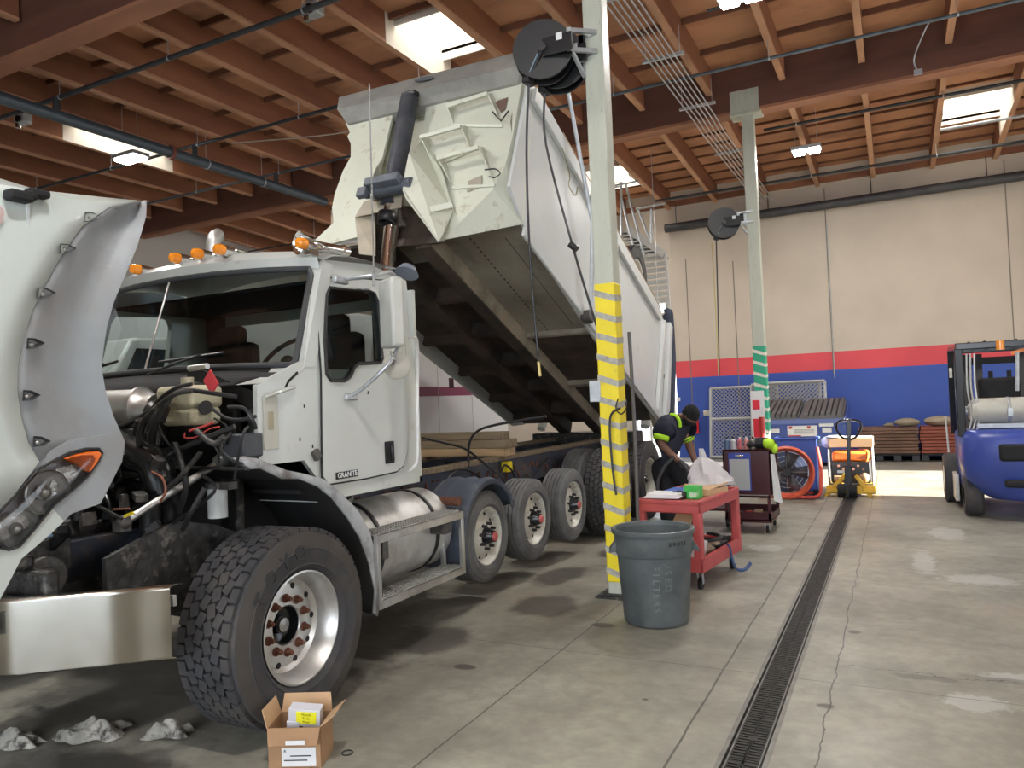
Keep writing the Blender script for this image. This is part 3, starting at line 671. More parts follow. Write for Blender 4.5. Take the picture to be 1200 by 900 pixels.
# ------------------------------------------------------------------ cab
def XS(z): return max(0.0, z - 1.86) * .10               # the sides lean in above the belt
def lean(m, s=1):
    for p in m.v:
        k = XS(p.z); p.x += -k if s > 0 else k
    return m
def mirror(m):
    for p in m.v: p.x = 2 * TX - p.x
    return m
def cross(p, ang, poly):
    d = (math.cos(ang), math.sin(ang)); best = None; n = len(poly)
    for i in range(n):
        a, b_ = poly[i], poly[(i + 1) % n]; ex, ey = b_[0] - a[0], b_[1] - a[1]; den = d[0] * ey - d[1] * ex
        if abs(den) < 1e-9: continue
        t = ((a[0] - p[0]) * ey - (a[1] - p[1]) * ex) / den; s_ = ((a[0] - p[0]) * d[1] - (a[1] - p[1]) * d[0]) / den
        if t > 0 and -1e-6 <= s_ <= 1 + 1e-6 and (best is None or t > best): best = t
    return (p[0] + d[0] * best, p[1] + d[1] * best)
def ring_plate(m, outer, inner, x, th):
    """plate in the plane X=x with a hole; loops are (y, z)"""
    c = (sum(p[0] for p in inner) / len(inner), sum(p[1] for p in inner) / len(inner))
    angs = sorted(set([round(math.atan2(p[1] - c[1], p[0] - c[0]), 5) for p in outer + inner] + [round(-PI + .02 + k * 2 * PI / 40, 5) for k in range(40)]))
    o = [cross(c, a, outer) for a in angs]; i_ = [cross(c, a, inner) for a in angs]; n = len(angs)
    vs = [(x, *p) for p in o] + [(x, *p) for p in i_] + [(x - th, *p) for p in o] + [(x - th, *p) for p in i_]
    fs = []
    for k in range(n):
        j = (k + 1) % n
        fs += [(k, j, n + j, n + k), (2 * n + k, 3 * n + k, 3 * n + j, 2 * n + j), (k, 2 * n + k, 2 * n + j, j), (n + k, n + j, 3 * n + j, 3 * n + k)]
    return m.add(vs, fs)
def yz(pts, x): return [(at(u, v, 0, x).y, at(u, v, 0, x).z) for u, v in pts]
door_o = yz([(389, 325), (383, 331), (380, 345), (379, 440), (380, 558), (386, 567), (430, 560), (466, 552), (474, 545), (478, 530), (479, 430), (478, 345), (474, 333), (466, 328), (420, 325)], -3.09)
win_i = yz([(394, 336), (390, 345), (384, 400), (383, 438), (388, 446), (405, 446), (411, 441), (416, 431), (422, 426), (447, 425), (450, 420), (450, 352), (447, 343), (440, 339)], -3.09)
cabm = MB()
yf, yb_ = 3.05, 4.62
side_o = [(yf, 1.36), (yf, 1.80), (3.14, 1.86), (3.42, 1.92), (3.60, 2.50), (3.70, 2.60), (4.2, 2.64), (yb_, 2.58), (yb_, 1.10), (3.60, 1.10), (3.58, 1.16), (3.40, 1.36)]
hole = [(p[0] + (-.0 if 1 else 0), p[1]) for p in door_o]
ring_plate(cabm, side_o, win_i, -3.115, .03)
lean(cabm)
m2 = MB(); m2.v = [V((2 * TX - p.x, p.y, p.z)) for p in cabm.v]; m2.f = list(cabm.f); m2.mi = list(cabm.mi)
cabm.add(m2.v, m2.f)
hw = 1.085
def WS(s, t, off=0.0):
    """windscreen surface: s across (-1..1), t up (0..1)"""
    return V((TX + s * (hw - .03 * t), 3.19 + .24 * abs(s) ** 2.4 + .23 * t + off, 1.925 + .665 * t - .015 * s * s))
def roofz(s, y): 
    f = min(1, max(0, (y - 3.45) / .5)); return 2.645 + .105 * f ** .6 - .10 * abs(s) ** 3.5 - .03 * max(0, y - 4.2)
rows = []
for yy in (0, .12, .3, .55, .85, 1.2):
    row = []
    for i in range(21):
        s = -1 + i / 10; a = WS(s, 1.0); y = a.y + (yb_ - a.y) * yy / 1.2
        row.append((TX + s * (hw - .03), y, roofz(s, y) if yy else 2.615 - .03 * s * s))
    rows.append(row)
rows.insert(0, [WS(-1 + i / 10, .93, -.015) for i in range(21)])
rows.insert(1, [V(WS(-1 + i / 10, 1.0, -.05)) + V((0, 0, .02)) for i in range(21)])
cabm.grid(rows)
for sgn in (-1, 1):                                      # A pillars, cowl
    cabm.grid([[WS(sgn * .95, t / 6), WS(sgn * 1.0, t / 6), V((TX + sgn * (hw - .035 * t / 6), WS(1, t / 6).y + .10, WS(1, t / 6).z))] for t in range(7)])
cowl = lambda ss: [[WS(s, 0) for s in ss], [WS(s, 0, -.06) + V((0, 0, -.05)) for s in ss], [V((TX + s * hw, 3.06, 1.81)) for s in ss]]
cabm.grid(cowl([.84, .88, .92, .96, 1.0]))
MB().grid(cowl([-1 + i * .092 for i in range(21)])).build('cowl_top', M_blackm, truck, solid=.006)
cabm.bb(TX - hw, TX + hw, yb_ - .03, yb_, 1.10, 1.85).bb(TX - hw, TX - .8, yb_ - .03, yb_, 1.85, 2.5).bb(TX + .75, TX + hw, yb_ - .03, yb_, 1.85, 2.5).bb(TX - .8, TX + .75, yb_ - .03, yb_, 2.38, 2.5)
cabm.bb(TX - hw, TX + hw, 3.5, yb_, 1.10, 1.14)
cab = cabm.build('cab', M_white, truck, solid=.0)
# door skin proud of the body, and its seams
dm = MB(); ring_plate(dm, door_o, win_i, -3.095, .03); lean(dm); d_ = dm.build('door', M_white, truck, bevel=.006)
dmm = MB(); ring_plate(dmm, door_o, win_i, -3.095, .03); lean(dmm); mirror(dmm).build('door', M_white, truck, bevel=.006)
cen = (4.0, 1.9)
sm = MB(); loop = [V((-3.1045 - XS(z), cen[0] + (y - cen[0]) * 1.012, cen[1] + (z - cen[1]) * 1.008)) for y, z in door_o]; sm.tube(loop + [loop[0]], .006, 6); sm.build('door_seam', M_seam, d_)
gk = MB(); loop = [V((-3.092 - XS(z), y, z)) for y, z in win_i]; gk.tube(loop + [loop[0]], .012, 6); gk.build('window_gasket', M_black, d_)
gl = MB(); gl.add([(-3.105 - XS(z), y, z) for y, z in win_i], [tuple(range(len(win_i)))]); gl.build('window_glass', M_sglass, d_, smooth=0)
hd = at(457, 530, 0, -3.09)
MB().bb(-3.097, -3.088, hd.y - .05, hd.y + .05, hd.z - .075, hd.z + .075).build('handle_recess', M_blackm, d_, bevel=.004)
MB().bb(-3.09, -3.075, hd.y + .005, hd.y + .035, hd.z - .06, hd.z + .06).build('door_handle', M_blackgl, d_, bevel=.006)
bd = at(407, 556, 0, -3.09)
MB().bb(-3.096, -3.088, bd.y - .105, bd.y + .105, bd.z - .022, bd.z + .022).build('badge_plate', M_blackgl, d_, bevel=.002)
MB().text('GRANITE', (-3.087, bd.y, bd.z), (0, 1, 0), (0, 0, 1), .046, .003).build('badge_lettering', M_paper, d_, smooth=0)
for u, v in ((458, 430), (432, 460), (357, 476), (352, 515), (367, 523)):
    q = at(u, v, 0, -3.09); MB().box((-3.093, q.y, q.z), (.006, .006, .02)).build('paint_chip', M_seam, cab)
q = at(371, 533, 0, -3.10); MB().box((-3.10, q.y, q.z), (.03, .05, .06), Matrix.Rotation(.5, 3, 'X')).build('side_marker_bracket', M_engg, cab, bevel=.004)
q = at(318, 493, 0, -3.10); MB().bb(-3.115, -3.105, q.y - .05, q.y + .06, q.z - .16, q.z + .14).build('cowl_recess', mat('recess_cream', (.52, .52, .46), .5), cab, bevel=.004)
MB().bb(-3.11, -3.10, q.y - .02, q.y + .02, q.z - .05, q.z + .05).build('recess_foam', mat('dry_yellow_foam', (.40, .36, .26), .8), cab, bevel=.004)
MB().tube(cr([V((-3.10, 3.09, 1.735)), V((-3.085, 3.2, 1.765)), V((-3.10, 3.32, 1.79))]), .012, 6).build('body_crease', M_white, cab)
for u, v in ((358, 380), ): pass
# windscreen
W_ = MB(); W_.grid([[WS(-.95 + 1.9 * i / 16, .02 + .92 * j / 6) for i in range(17)] for j in range(7)])
ws = W_.build('windscreen', M_wglass, truck)
lp = [WS(-.94 + 1.88 * i / 16, .02, -.006) for i in range(17)] + [WS(.955, .06 + .8 * j / 6, -.006) for j in range(7)] + [WS(.94 - 1.88 * i / 16, .93, -.006) for i in range(17)] + [WS(-.955, .86 - .8 * j / 6, -.006) for j in range(7)]
MB().tube(lp + [lp[0]], .020, 8, caps=False).build('windscreen_gasket', mat('grey_gasket_rubber', (.05, .055, .06), .45), ws)
MB().tube([WS(0, .03, -.012), WS(0, .92, -.012)], .007, 6).build('centre_reflection_bar', M_steel, ws)  # thin bar standing in for an inner reflection on the glass
for s0, s1 in ((.08, .42), (-.78, -.42)):
    a = WS(s0, -.02, -.05); b_ = WS(s1, .14, -.03); MB().tube([a, (a + b_) / 2 + V((0, -.02, .0)), b_], .008, 6).tube([WS(s1 - .30, .10, -.025), WS(s1 + .14, .15, -.02)], .009, 6).build('wiper', M_black, ws)
gp = MB().grid([[WS(-1 + i / 10, 0, -.055) + V((0, 0, -.035)) for i in range(21)], [WS(-1 + i / 10, 0, -.13) + V((0, 0, -.085)) for i in range(21)], [WS(-1 + i / 10, 0, -.17) + V((0, 0, -.14)) for i in range(21)]])
gp.build('cowl_panel', M_blackm, truck, solid=.015)
# interior
it = MB(); it.bb(TX - 1.05, TX + 1.05, 3.4, 4.57, 1.16, 1.2)
it.bb(TX - 1.0, TX + 1.0, 4.54, 4.57, 1.2, 1.84).bb(TX - 1.0, TX - .8, 4.54, 4.57, 1.84, 2.46).bb(TX + .75, TX + 1.0, 4.54, 4.57, 1.84, 2.46).bb(TX - 1.0, TX + 1.0, 3.7, 4.55, 2.46, 2.48)
it.build('interior_trim', mat('dark_cab_interior', (.022, .022, .024), .8), truck)
MB().prism([(TX - 1.03, 3.35, 1.88), (TX - 1.03, 3.62, 1.93), (TX - 1.03, 3.80, 1.86), (TX - 1.03, 3.80, 1.4), (TX - 1.03, 3.4, 1.4)], (2.06, 0, 0)).build('dashboard', mat('sage_grey_dash', (.17, .20, .17), .6), truck, bevel=.02)
for sx in (-.52, .52):
    MB().box((TX + sx, 4.12, 1.55), (.5, .5, .16)).box((TX + sx, 4.38, 1.90), (.5, .14, .62)).box((TX + sx, 4.38, 2.25), (.28, .10, .2)).build('seat', M_blackm, truck, bevel=.05)
sc_ = V((TX + .55, 3.86, 1.98)); axn = V((0, -.75, .66)).normalized(); e1 = V((1, 0, 0)); e2 = axn.cross(e1)
ringp = [sc_ + (e1 * math.cos(t * PI / 12) + e2 * math.sin(t * PI / 12)) * .225 for t in range(25)]
MB().tube(ringp, .016, 8, caps=False).tube([sc_ - e1 * .22, sc_ + e1 * .22], .012, 6).cyl(sc_, sc_ - axn * .3, .03).ball(sc_, .05).build('steering_wheel', M_black, truck)
dpn = MB().bb(-3.14, -3.12, 3.62, 4.42, 1.2, 1.90); dpn.build('inner_door_card', mat('grey_door_card', (.30, .31, .30), .7), truck)
# roof lights, horns, exhaust
def light(u, v, y=3.50):
    c = at(u, v, 1, y); c.z = max(c.z, 2.62); b_ = MB().lathe([(.0, .22), (.022, .19), (.034, .06), (.036, .0)], c, (0, 1, 0), 16).bb(c.x - .02, c.x + .02, c.y + .02, c.y + .1, c.z - .06, c.z)
    o = b_.build('clearance_lamp', M_chrome, truck)
    MB().lathe([(.035, .0), (.036, -.03), (.03, -.055), (0, -.065)], c, (0, 1, 0), 16).build('amber_lens', M_amber, o)
for u, v in ((163, 316), (209, 303), (235, 298), (261, 293)): light(u, v)
light(357, 286, 3.52)
hz = at(357, 287, 1, 3.6)
MB().lathe([(.075, 0), (.06, .02), (.035, .10), (.03, .3), (.04, .32), (.03, .36), (0, .37)], hz + V((-.05, .0, .02)), V((.35, 1, -.05)), 20).build('air_horn', M_chrome, truck)
ex = at(250, 290, 1, 4.85)
MB().tube([V((ex.x, 4.85, 1.2)), V((ex.x, 4.85, ex.z + .03))] + [V((ex.x, 4.85 + .10 - .10 * math.cos(t * .16), ex.z + .03 + .10 * math.sin(t * .16))) for t in range(1, 9)], .062, 16).build('exhaust_stack', M_alu, truck)
# mirror
xm = -2.83
P_ = lambda u, v, x=xm: at(u, v, 0, x)
mr = P_(459, 367); bk = MB(); bk.box(mr + V((0, 0, 0)), (.20, .09, .44), Matrix.Rotation(-.5, 3, 'Z'))
mi = bk.build('mirror_head', mat('grey_cream_mirror_shell', (.50, .51, .47), .4, var=.1, scale=6), truck, bevel=.02)
MB().tube(cr([at(397, 327, 0, -3.10), at(412, 326, 0, -3.05), P_(440, 323), P_(455, 319), P_(463, 325), P_(465, 345), P_(466, 400), P_(464, 412), P_(452, 430), at(425, 455, 0, -3.0), at(410, 464, 0, -3.09)], 5), .014, 8).build('mirror_bracket', M_galv, mi)
MB().box(at(399, 328, 0, -3.10), (.04, .13, .05)).box(at(411, 465, 0, -3.09), (.04, .12, .045)).build('bracket_foot', M_galv, mi, bevel=.012)
c = P_(465, 428); MB().lathe([(.0, -.035), (.05, -.03), (.085, -.008), (.088, .006), (.0, .01)], c, V((-.62, .78, 0)), 28).build('convex_mirror', mat('aged_mirror_back', (.46, .44, .38), .45), mi)
MB().tube([c + V((0, -.04, 0)), c + V((.03, -.06, .03)), P_(458, 412)], .008, 6).build('convex_clamp', M_steel, mi)
c = P_(461, 322); MB().lathe([(.0, .06), (.05, .05), (.08, 0), (0, -.0)], c + V((.02, .12, .02)), V((0, .5, 1)), 18).build('fisheye_mirror', mat('slate_plastic', (.16, .19, .24), .4), mi)
MB().tube([P_(433, 98), P_(438, 322)], .0045, 6).cyl(P_(438, 318), P_(438, 335), .009).build('antenna', mat('grey_whip', (.28, .28, .28), .4, .4), mi)
MB().tube(cr([at(478, 396, 0, -3.06), at(484, 396, 0, -3.03), at(489, 405, 0, -3.03), at(489, 470, 0, -3.03), at(489, 535, 0, -3.03), at(484, 548, 0, -3.04), at(480, 552, 0, -3.07)], 5), .013, 8).build('grab_handle', mat('white_tube', (.68, .68, .66), .35), cab)
# ------------------------------------------------------------------ hood, tilted forward
HX = -2.93
def hp(u, v, x=HX): return at(u, v, 0, x)
right = [(172, 235), (170, 255), (155, 295), (140, 335), (128, 365), (121, 400), (118, 430), (123, 460), (131, 488), (145, 517), (143, 541), (118, 590), (83, 598)]
# flare: rows from tip down; left edge / middle / right edge
frows = [((160, 236), (166, 236), (172, 235)), ((128, 243), (150, 248), (170, 255)), ((95, 266), (128, 274), (160, 288)), ((72, 298), (108, 308), (146, 322)), ((54, 330), (90, 340), (133, 352)),
         ((38, 362), (78, 372), (124, 383)), ((27, 395), (68, 402), (120, 410)), ((20, 428), (64, 432), (118, 432)), ((19, 455), (66, 460), (123, 460)), ((24, 490), (74, 492), (132, 488)),
         ((32, 518), (85, 512), (145, 517)), ((45, 541), (100, 521), (145, 533))]
DXr = [-.03, -.02, -.01, 0, 0, 0, 0, 0, 0, 0, .0, .0]
rows = []
for (a, b_, c), dx in zip(frows, DXr):
    r_ = [hp(*a, HX + dx + .004)]
    for k in range(1, 8):
        t = k / 8; u = a[0] + (c[0] - a[0]) * t; v = a[1] + (c[1] - a[1]) * t; bend = (b_[1] - (a[1] + c[1]) / 2) * 4 * t * (1 - t)
        r_.append(hp(u, v + bend, HX + dx - .055 * math.sin(PI * t) ** 1.3 + .012 * math.sin(2 * PI * t)))
    r_.append(hp(*c, HX + dx - .01)); q = hp(*c, HX + dx - .01); r_.append(q + V((-.03, -.0, 0))); r_.append(q + V((-.16, -.04, 0)))
    rows.append(r_)
hood_flare_rows = rows
# white outer skin: from the flare's left edge forward and round to the hood top
rows2 = []
for (a, b_, c), dx in zip(frows, DXr):
    q = hp(*a, HX + dx + .006); rows2.append([q, V((HX + .004 + dx, q.y - .10, q.z)), V((HX - .02 + dx, q.y - .35, q.z + .0)), V((HX - .10 + dx, q.y - .7, q.z)), V((HX - .4, q.y - 1.0, q.z)), V((TX, q.y - 1.08, q.z))])
# top edge: the hood narrows towards the cowl
sil = [(100, 240), (75, 243), (50, 232), (22, 214), (0, 204)]
tip = rows2[0]
topy = hp(160, 236).y; topz = hp(160, 236).z
for i, q in enumerate(rows2[0]):
    if i: rows2[0][i] = V((q.x - (.02, .05, .1, .14, .12, .0)[i], q.y, topz + (0, .005, -.01, .06, .14, .16)[i]))
top2 = [V((q.x - .12, q.y, q.z + (.0, .01, .03, .05, .04, .02)[i])) for i, q in enumerate(rows2[0])]
bot = [hp(45, 541, HX), hp(0, 600, HX), V((HX - .02, 1.3, 1.25)), V((HX - .1, .9, 1.25)), V((HX - .4, .62, 1.25)), V((TX, .55, 1.25))]
rows2.append([V(p) for p in bot])
hm = MB().grid(rows2)
hood = hm.build('hood', M_hood, truck, solid=.012, label='white hood tilted forward')
hf = MB().grid(hood_flare_rows).build('fender_flare', M_flare, truck, solid=.008, label='grey plastic wheel flare')
# far side of the hood
far = MB().grid([[V((2 * TX - p.x, p.y, p.z)) for p in r_] for r_ in rows2]).grid([[V((2 * TX - p.x, p.y, p.z)) for p in r_] for r_ in hood_flare_rows])
far.build('hood_far_side', M_hood, hood, solid=.012)
# headlamp surround panel (grey above, white below) and lamp
lamp = [(0, 641), (10, 644), (22, 640), (40, 619), (62, 592), (85, 573), (103, 557), (114, 541), (119, 531), (115, 526), (100, 526), (82, 530), (62, 540), (45, 549), (25, 571), (0, 598), (-25, 630), (-30, 650), (-15, 655)]
outer = [(-5, 712), (12, 680), (25, 655), (60, 625), (84, 602), (118, 590), (143, 541), (146, 520), (144, 512), (128, 509), (90, 514), (60, 528), (45, 541), (20, 562), (-5, 590), (-60, 640), (-60, 760)]
inner = lamp
pc = (sum(hp(*p).y for p in inner) / len(inner), sum(hp(*p).z for p in inner) / len(inner))
hs = MB(); o_ = [(hp(*p).y, hp(*p).z) for p in outer]; i_ = [(hp(*p).y, hp(*p).z) for p in inner]
ring_plate(hs, o_, i_, HX, .05)
for k_ in range(len(hs.f)):                              # grey above the break line, white below it
    cc = sum((hs.v[i] for i in hs.f[k_]), V()) / len(hs.f[k_])
    hs.mi[k_] = 0 if cc.z > hp(86, 600).z + .0 * cc.y and cc.y > hp(25, 565).y else 1
hs.build('headlamp_surround', [M_flare, M_hood], hood, bevel=.012)
lm = MB(); c0 = (pc[0], pc[1]); pts = [(hp(*p).y, hp(*p).z) for p in lamp]
rr = []
for f, dx in ((1.0, .0), (.96, .012), (.8, .022), (.4, .03), (.02, .032)):
    rr.append([V((HX + dx - .006, c0[0] + (y - c0[0]) * f, c0[1] + (z - c0[1]) * f)) for y, z in pts + [pts[0]]])
gb = MB().grid([[V((HX - .055, p.y, p.z)) for p in rr[0]], [V((HX - .075, c0[0], c0[1])) for p in rr[0]]])
hl = gb.build('headlamp', mat('silver_reflector', (.74, .74, .77), .32, .0, var=.25, scale=18, bump=.6, bscale=26), truck)
MB().grid(rr).build('lens', glass_mat('clear_lens', (.86, .87, .87)), hl)
bz = MB().tube([V((HX + .004, y, z)) for y, z in pts] + [V((HX + .004, *pts[0]))], .006, 8); bz.build('rubber_bezel', M_black, hl)
tpl = [hp(u, v, HX - .01) for u, v in ((70, 537), (86, 532), (102, 529), (113, 529), (116, 532), (111, 542), (102, 554), (95, 552), (88, 545), (78, 541))]
MB().prism(tpl, (.022, 0, 0)).build('turn_signal_lens', M_orange, hl, bevel=.006)
for u, v, r in ((48, 577, .085), (15, 620, .075)):
    c = hp(u, v, HX - .05); MB().lathe([(r, .045), (r * .93, .04), (r * .6, .0), (.0, -.02)], c, (1, 0, .0), 26).build('reflector_bowl', M_lens, hl)
    MB().lathe([(r * 1.04, .046), (r * .98, .05), (r * .94, .044)], c, (1, 0, 0), 26).build('reflector_ring', M_cream if 0 else M_alu, hl)
    MB().ball(c + V((.02, 0, 0)), r * .35, sc=(.7, 1, 1)).build('bulb_cap', M_steel, hl)
fl_ = MB()
for i in range(12):
    u = 60 + i * 4.0; fl_.bar(hp(u + 8, 545 - i * 1.0 + 4, HX - .035), hp(u - 6, 590 - i * 2.4 - 4, HX - .045), .008, .012)
for i in range(14):
    u = 2 + i * 3.2; fl_.bar(hp(u + 6, 606 - i * .3, HX - .035), hp(u - 4, 636 - i * 1.9, HX - .045), .007, .012)
fl_.build('reflector_flutes', M_lens, hl, kind='stuff')
# recessed bolt pockets in the flare, coloured darker than it
for u, v in ((107, 254), (78, 291), (53, 343), (40, 402), (35, 463), (47, 517)):
    xx = HX + .006 if u < 100 else HX - .008
    c = hp(u, v, xx); k = 1 if u < 60 else .9
    a = [hp(u - 8 * k, v - 6 * k, xx + .012), hp(u + 2 * k, v - 5.5 * k, xx + .01), hp(u + 13 * k, v + 0 * k, xx - .004), hp(u + 4 * k, v + 6 * k, xx + .012), hp(u - 9 * k, v + 7 * k, xx + .016)]
    MB().add(a + [hp(u - 4 * k, v, xx - .03)], [(0, 1, 5), (1, 2, 5), (2, 3, 5), (3, 4, 5), (4, 0, 5)]).build('bolt_pocket', mat('dark_bolt_pocket', (.07, .075, .08), .6), hf, smooth=0)
    MB().ball(hp(u - 4 * k, v + 2, xx - .002), .011).build('pocket_bolt', M_steel, hf)
mc = hp(34, 229, HX + .0)
hmr = MB().box(mc, (.05, .05, .035)).box(hp(22, 230), (.06, .09, .04)).box(hp(44, 227), (.05, .08, .032)).build('hood_mirror', M_blackm, hood, bevel=.01)  # black blocks of the small hood mirror
MB().tube([hp(33, 238, HX - .02), hp(32, 290, HX - .01)], .010, 8).build('stem_reflection', mat('pale_reflection_grey', (.5, .53, .52), .5), hood)  # pale tube imitating the bright reflection below the mirror stem
ac = MB(); ac.prism([hp(0, 241, HX + .0), hp(5, 248, HX + .0), hp(2, 262, HX), hp(-10, 262, HX)], (.004, 0, 0)); ac.build('side_decal', mat('pinkish_decal', (.55, .40, .38), .5), hood)

# ------------------------------------------------------------------ bumper
def bmp(s):  # path of the bumper in plan, s in 0..1 from right end to the middle
    return None
path = [(-2.95, 2.33), (-3.18, 2.14), (-3.42, 1.94), (-3.50, 1.905), (-3.62, 1.90), (TX, 1.89)]
path = path + [(2 * TX - x, y) for x, y in reversed(path[:-1])]
rows = []
for x, y in path:
    n_ = V((0, -1, 0)); rows.append([V((x, y + .07, .885)), V((x, y + .02, .888)), V((x, y, .880)), V((x, y, .872)), V((x, y, .72)), V((x, y, .58)), V((x, y, .572)), V((x, y + .015, .565)), V((x, y + .06, .56))])
bp_ = MB().grid(rows).build('bumper', M_bump, truck, solid=.008, smooth=50)
mbk = MB()
for x0 in (-3.78, -4.7): mbk.bb(x0, x0 + .10, 1.97, 2.6, .6, .85)
mbk.bb(-3.50, -3.30, 2.2, 2.3, .66, .74).build('bumper_bracket', M_eng, truck)
a, b_ = V((-3.70, 1.885, .79)), V((-3.48, 1.893, .79))
MB().box((-3.54, 1.888, .79), (.13, .006, .10)).build('number_sticker', M_paper, bp_)
MB().text('01', (-3.505, 1.882, .805), (1, 0, 0), (0, 0, 1), .055, .002).text('ET', (-3.495, 1.882, .765), (1, 0, 0), (0, 0, 1), .022, .002).build('sticker_print', M_ink, bp_, smooth=0)
q = at(190, 711, 1, 2.45); MB().box(q + V((.03, 0, .03)), (.12, .02, .05), Matrix.Rotation(-.1, 3, 'Y')).build('bumper_stay', M_alu, truck)

# ------------------------------------------------------------------ engine bay
eng = MB(); eng.box((-4.25, 2.75, 1.12), (.55, .9, .55)).box((-4.2, 2.7, 1.45), (.38, .85, .22)).box((-4.2, 2.75, .82), (.42, .8, .3))
eng.bb(-4.95, -3.45, 3.2, 3.26, .95, 1.82)
for i in range(6): eng.cyl((-3.99, 2.36 + i * .14, 1.25), (-3.86, 2.36 + i * .14, 1.22), .045, n=10)
eng.cyl((-4.2, 2.2, 1.1), (-4.2, 2.34, 1.1), .26, n=24).cyl((-3.95, 2.22, .93), (-3.95, 2.34, .93), .10, n=20).cyl((-3.9, 2.22, 1.28), (-3.9, 2.34, 1.28), .07, n=18)
engine = eng.build('engine', M_eng, truck, bevel=.015)
MB().bb(-5.0, -3.4, 2.05, 2.12, .72, .98).bb(-4.95, -3.55, 2.0, 2.1, .98, 1.05).build('radiator_mount', M_eng, engine, bevel=.02)
fd = MB(); fd.prism([(-3.42, 2.35, .62), (-3.42, 2.35, .98), (-3.42, 2.75, 1.10), (-3.42, 3.0, 1.04), (-3.42, 3.2, .95), (-3.42, 3.2, .62)], (-.03, 0, 0)); fd.build('splash_panel', M_eng, engine)
MB().cyl((-3.72, 2.20, .92), (-3.60, 2.18, .92), .095, n=20).cyl((-3.6, 2.18, .92), (-3.585, 2.178, .92), .05, n=16).box((-3.78, 2.25, 1.0), (.2, .2, .16)).build('steering_gearbox', M_engg, engine, bevel=.012)
et = at(224, 475, 1, 2.92); tk_ = MB().box(et + V((-.01, 0, .045)), (.29, .22, .125)).box(et + V((0, 0, -.06)), (.26, .20, .10)).box(et + V((0.0, 0, -.012)), (.24, .18, .06))
ext = tk_.build('expansion_tank', M_cream, truck, bevel=.045)
for f in ext.modifiers: f.segments = 4
MB().cyl(et + V((.0, -.02, .10)), et + V((.0, -.02, .155)), .034).build('filler_cap', mat('cream_cap', (.42, .39, .30), .5), ext)
MB().cyl(et + V((.13, -.02, -.02)), et + V((.185, -.06, -.015)), .036).build('side_cap', M_black, ext)
c = at(150, 480, 1, 2.95); MB().cyl(c + V((-.32, 0, .01)), c + V((.12, 0, .0)), .115, n=28).lathe([(.115, 0), (.13, .01), (.13, .03), (.105, .05), (.08, .12), (0, .12)], c + V((.10, 0, 0)), (1, .2, 0), 28).build('turbo_intake_duct', M_alu, engine)
MB().tube(cr([c + V((.2, 0, 0)), c + V((.28, -.02, -.06)), c + V((.28, -.06, -.2))]), .06, 14).build('duct_elbow', M_hosed, engine)
c = at(160, 533, 1, 2.7); MB().tube(cr([c + V((-.3, .1, .06)), c, c + V((.14, .0, -.05)), c + V((.18, .02, -.2))]), .085, 16).build('coolant_elbow', M_blackgl, engine)
a, b_ = at(146, 612, 1, 2.45), at(255, 543, 1, 2.95)
MB().cyl(a, b_, .020, n=12).build('steering_shaft', M_steel, engine); 
d = (b_ - a).normalized(); MB().lathe([(.02, -.02), (.04, 0), (.045, .04), (.035, .05), (.055, .07), (.045, .09), (.065, .11), (.06, .16), (.07, .22)], b_, d, 18).build('rubber_boot', mat('grey_rubber_boot', (.10, .11, .10), .6), engine)
MB().ball(a, .035).box(a + V((-.02, 0, -.02)), (.06, .06, .05)).build('shaft_joint', M_engg, engine)
MB().box(at(285, 522, 1, 3.0), (.16, .14, .13)).box(at(285, 535, 1, 3.0), (.12, .12, .04)).build('air_dryer_box', mat('slate_box', (.06, .065, .075), .45, var=.2, scale=10), engine, bevel=.012)
c = at(255, 588, 1, 2.95); MB().cyl(c + V((0, 0, -.085)), c + V((0, 0, .075)), .052, n=22).build('filter_canister', mat('white_filter_paint', (.62, .66, .66), .35), engine)
MB().cyl(c + V((0, 0, .075)), c + V((0, 0, .105)), .06, n=20).box(c + V((.06, 0, .09)), (.12, .06, .04)).build('filter_head', M_engg, engine)
c = at(177, 592, 1, 2.75); MB().cyl(c + V((0, 0, -.22)), c + V((0, 0, 0)), .062, n=20).build('power_steering_reservoir', M_black, engine)
stp = []
for i in range(10):
    r_ = .042 if i % 2 == 0 else .024; stp.append(c + V((math.cos(i * PI / 5) * r_, math.sin(i * PI / 5) * r_ , .005)))
MB().prism(stp, (0, 0, .025)).build('star_cap', mat('pale_blue_grey_cap', (.42, .46, .50), .4), engine)
c = at(248, 450, 1, 2.80); MB().prism([c + V((-.05, 0, .02)), c + V((.0, 0, .075)), c + V((.055, 0, .0)), c + V((.005, 0, -.055))], (0, -.01, 0)).build('red_label', mat('faded_red_label', (.62, .06, .07), .5), engine)
MB().bar(at(222, 436, 1, 3.12), at(300, 470, 1, 3.12), .02, .09).build('battery_cable_cover', M_black, engine)
MB().tube([at(222, 432, 1, 3.0), at(243, 429, 1, 3.0)], .018, 10).build('breather_cap', M_alu, engine)
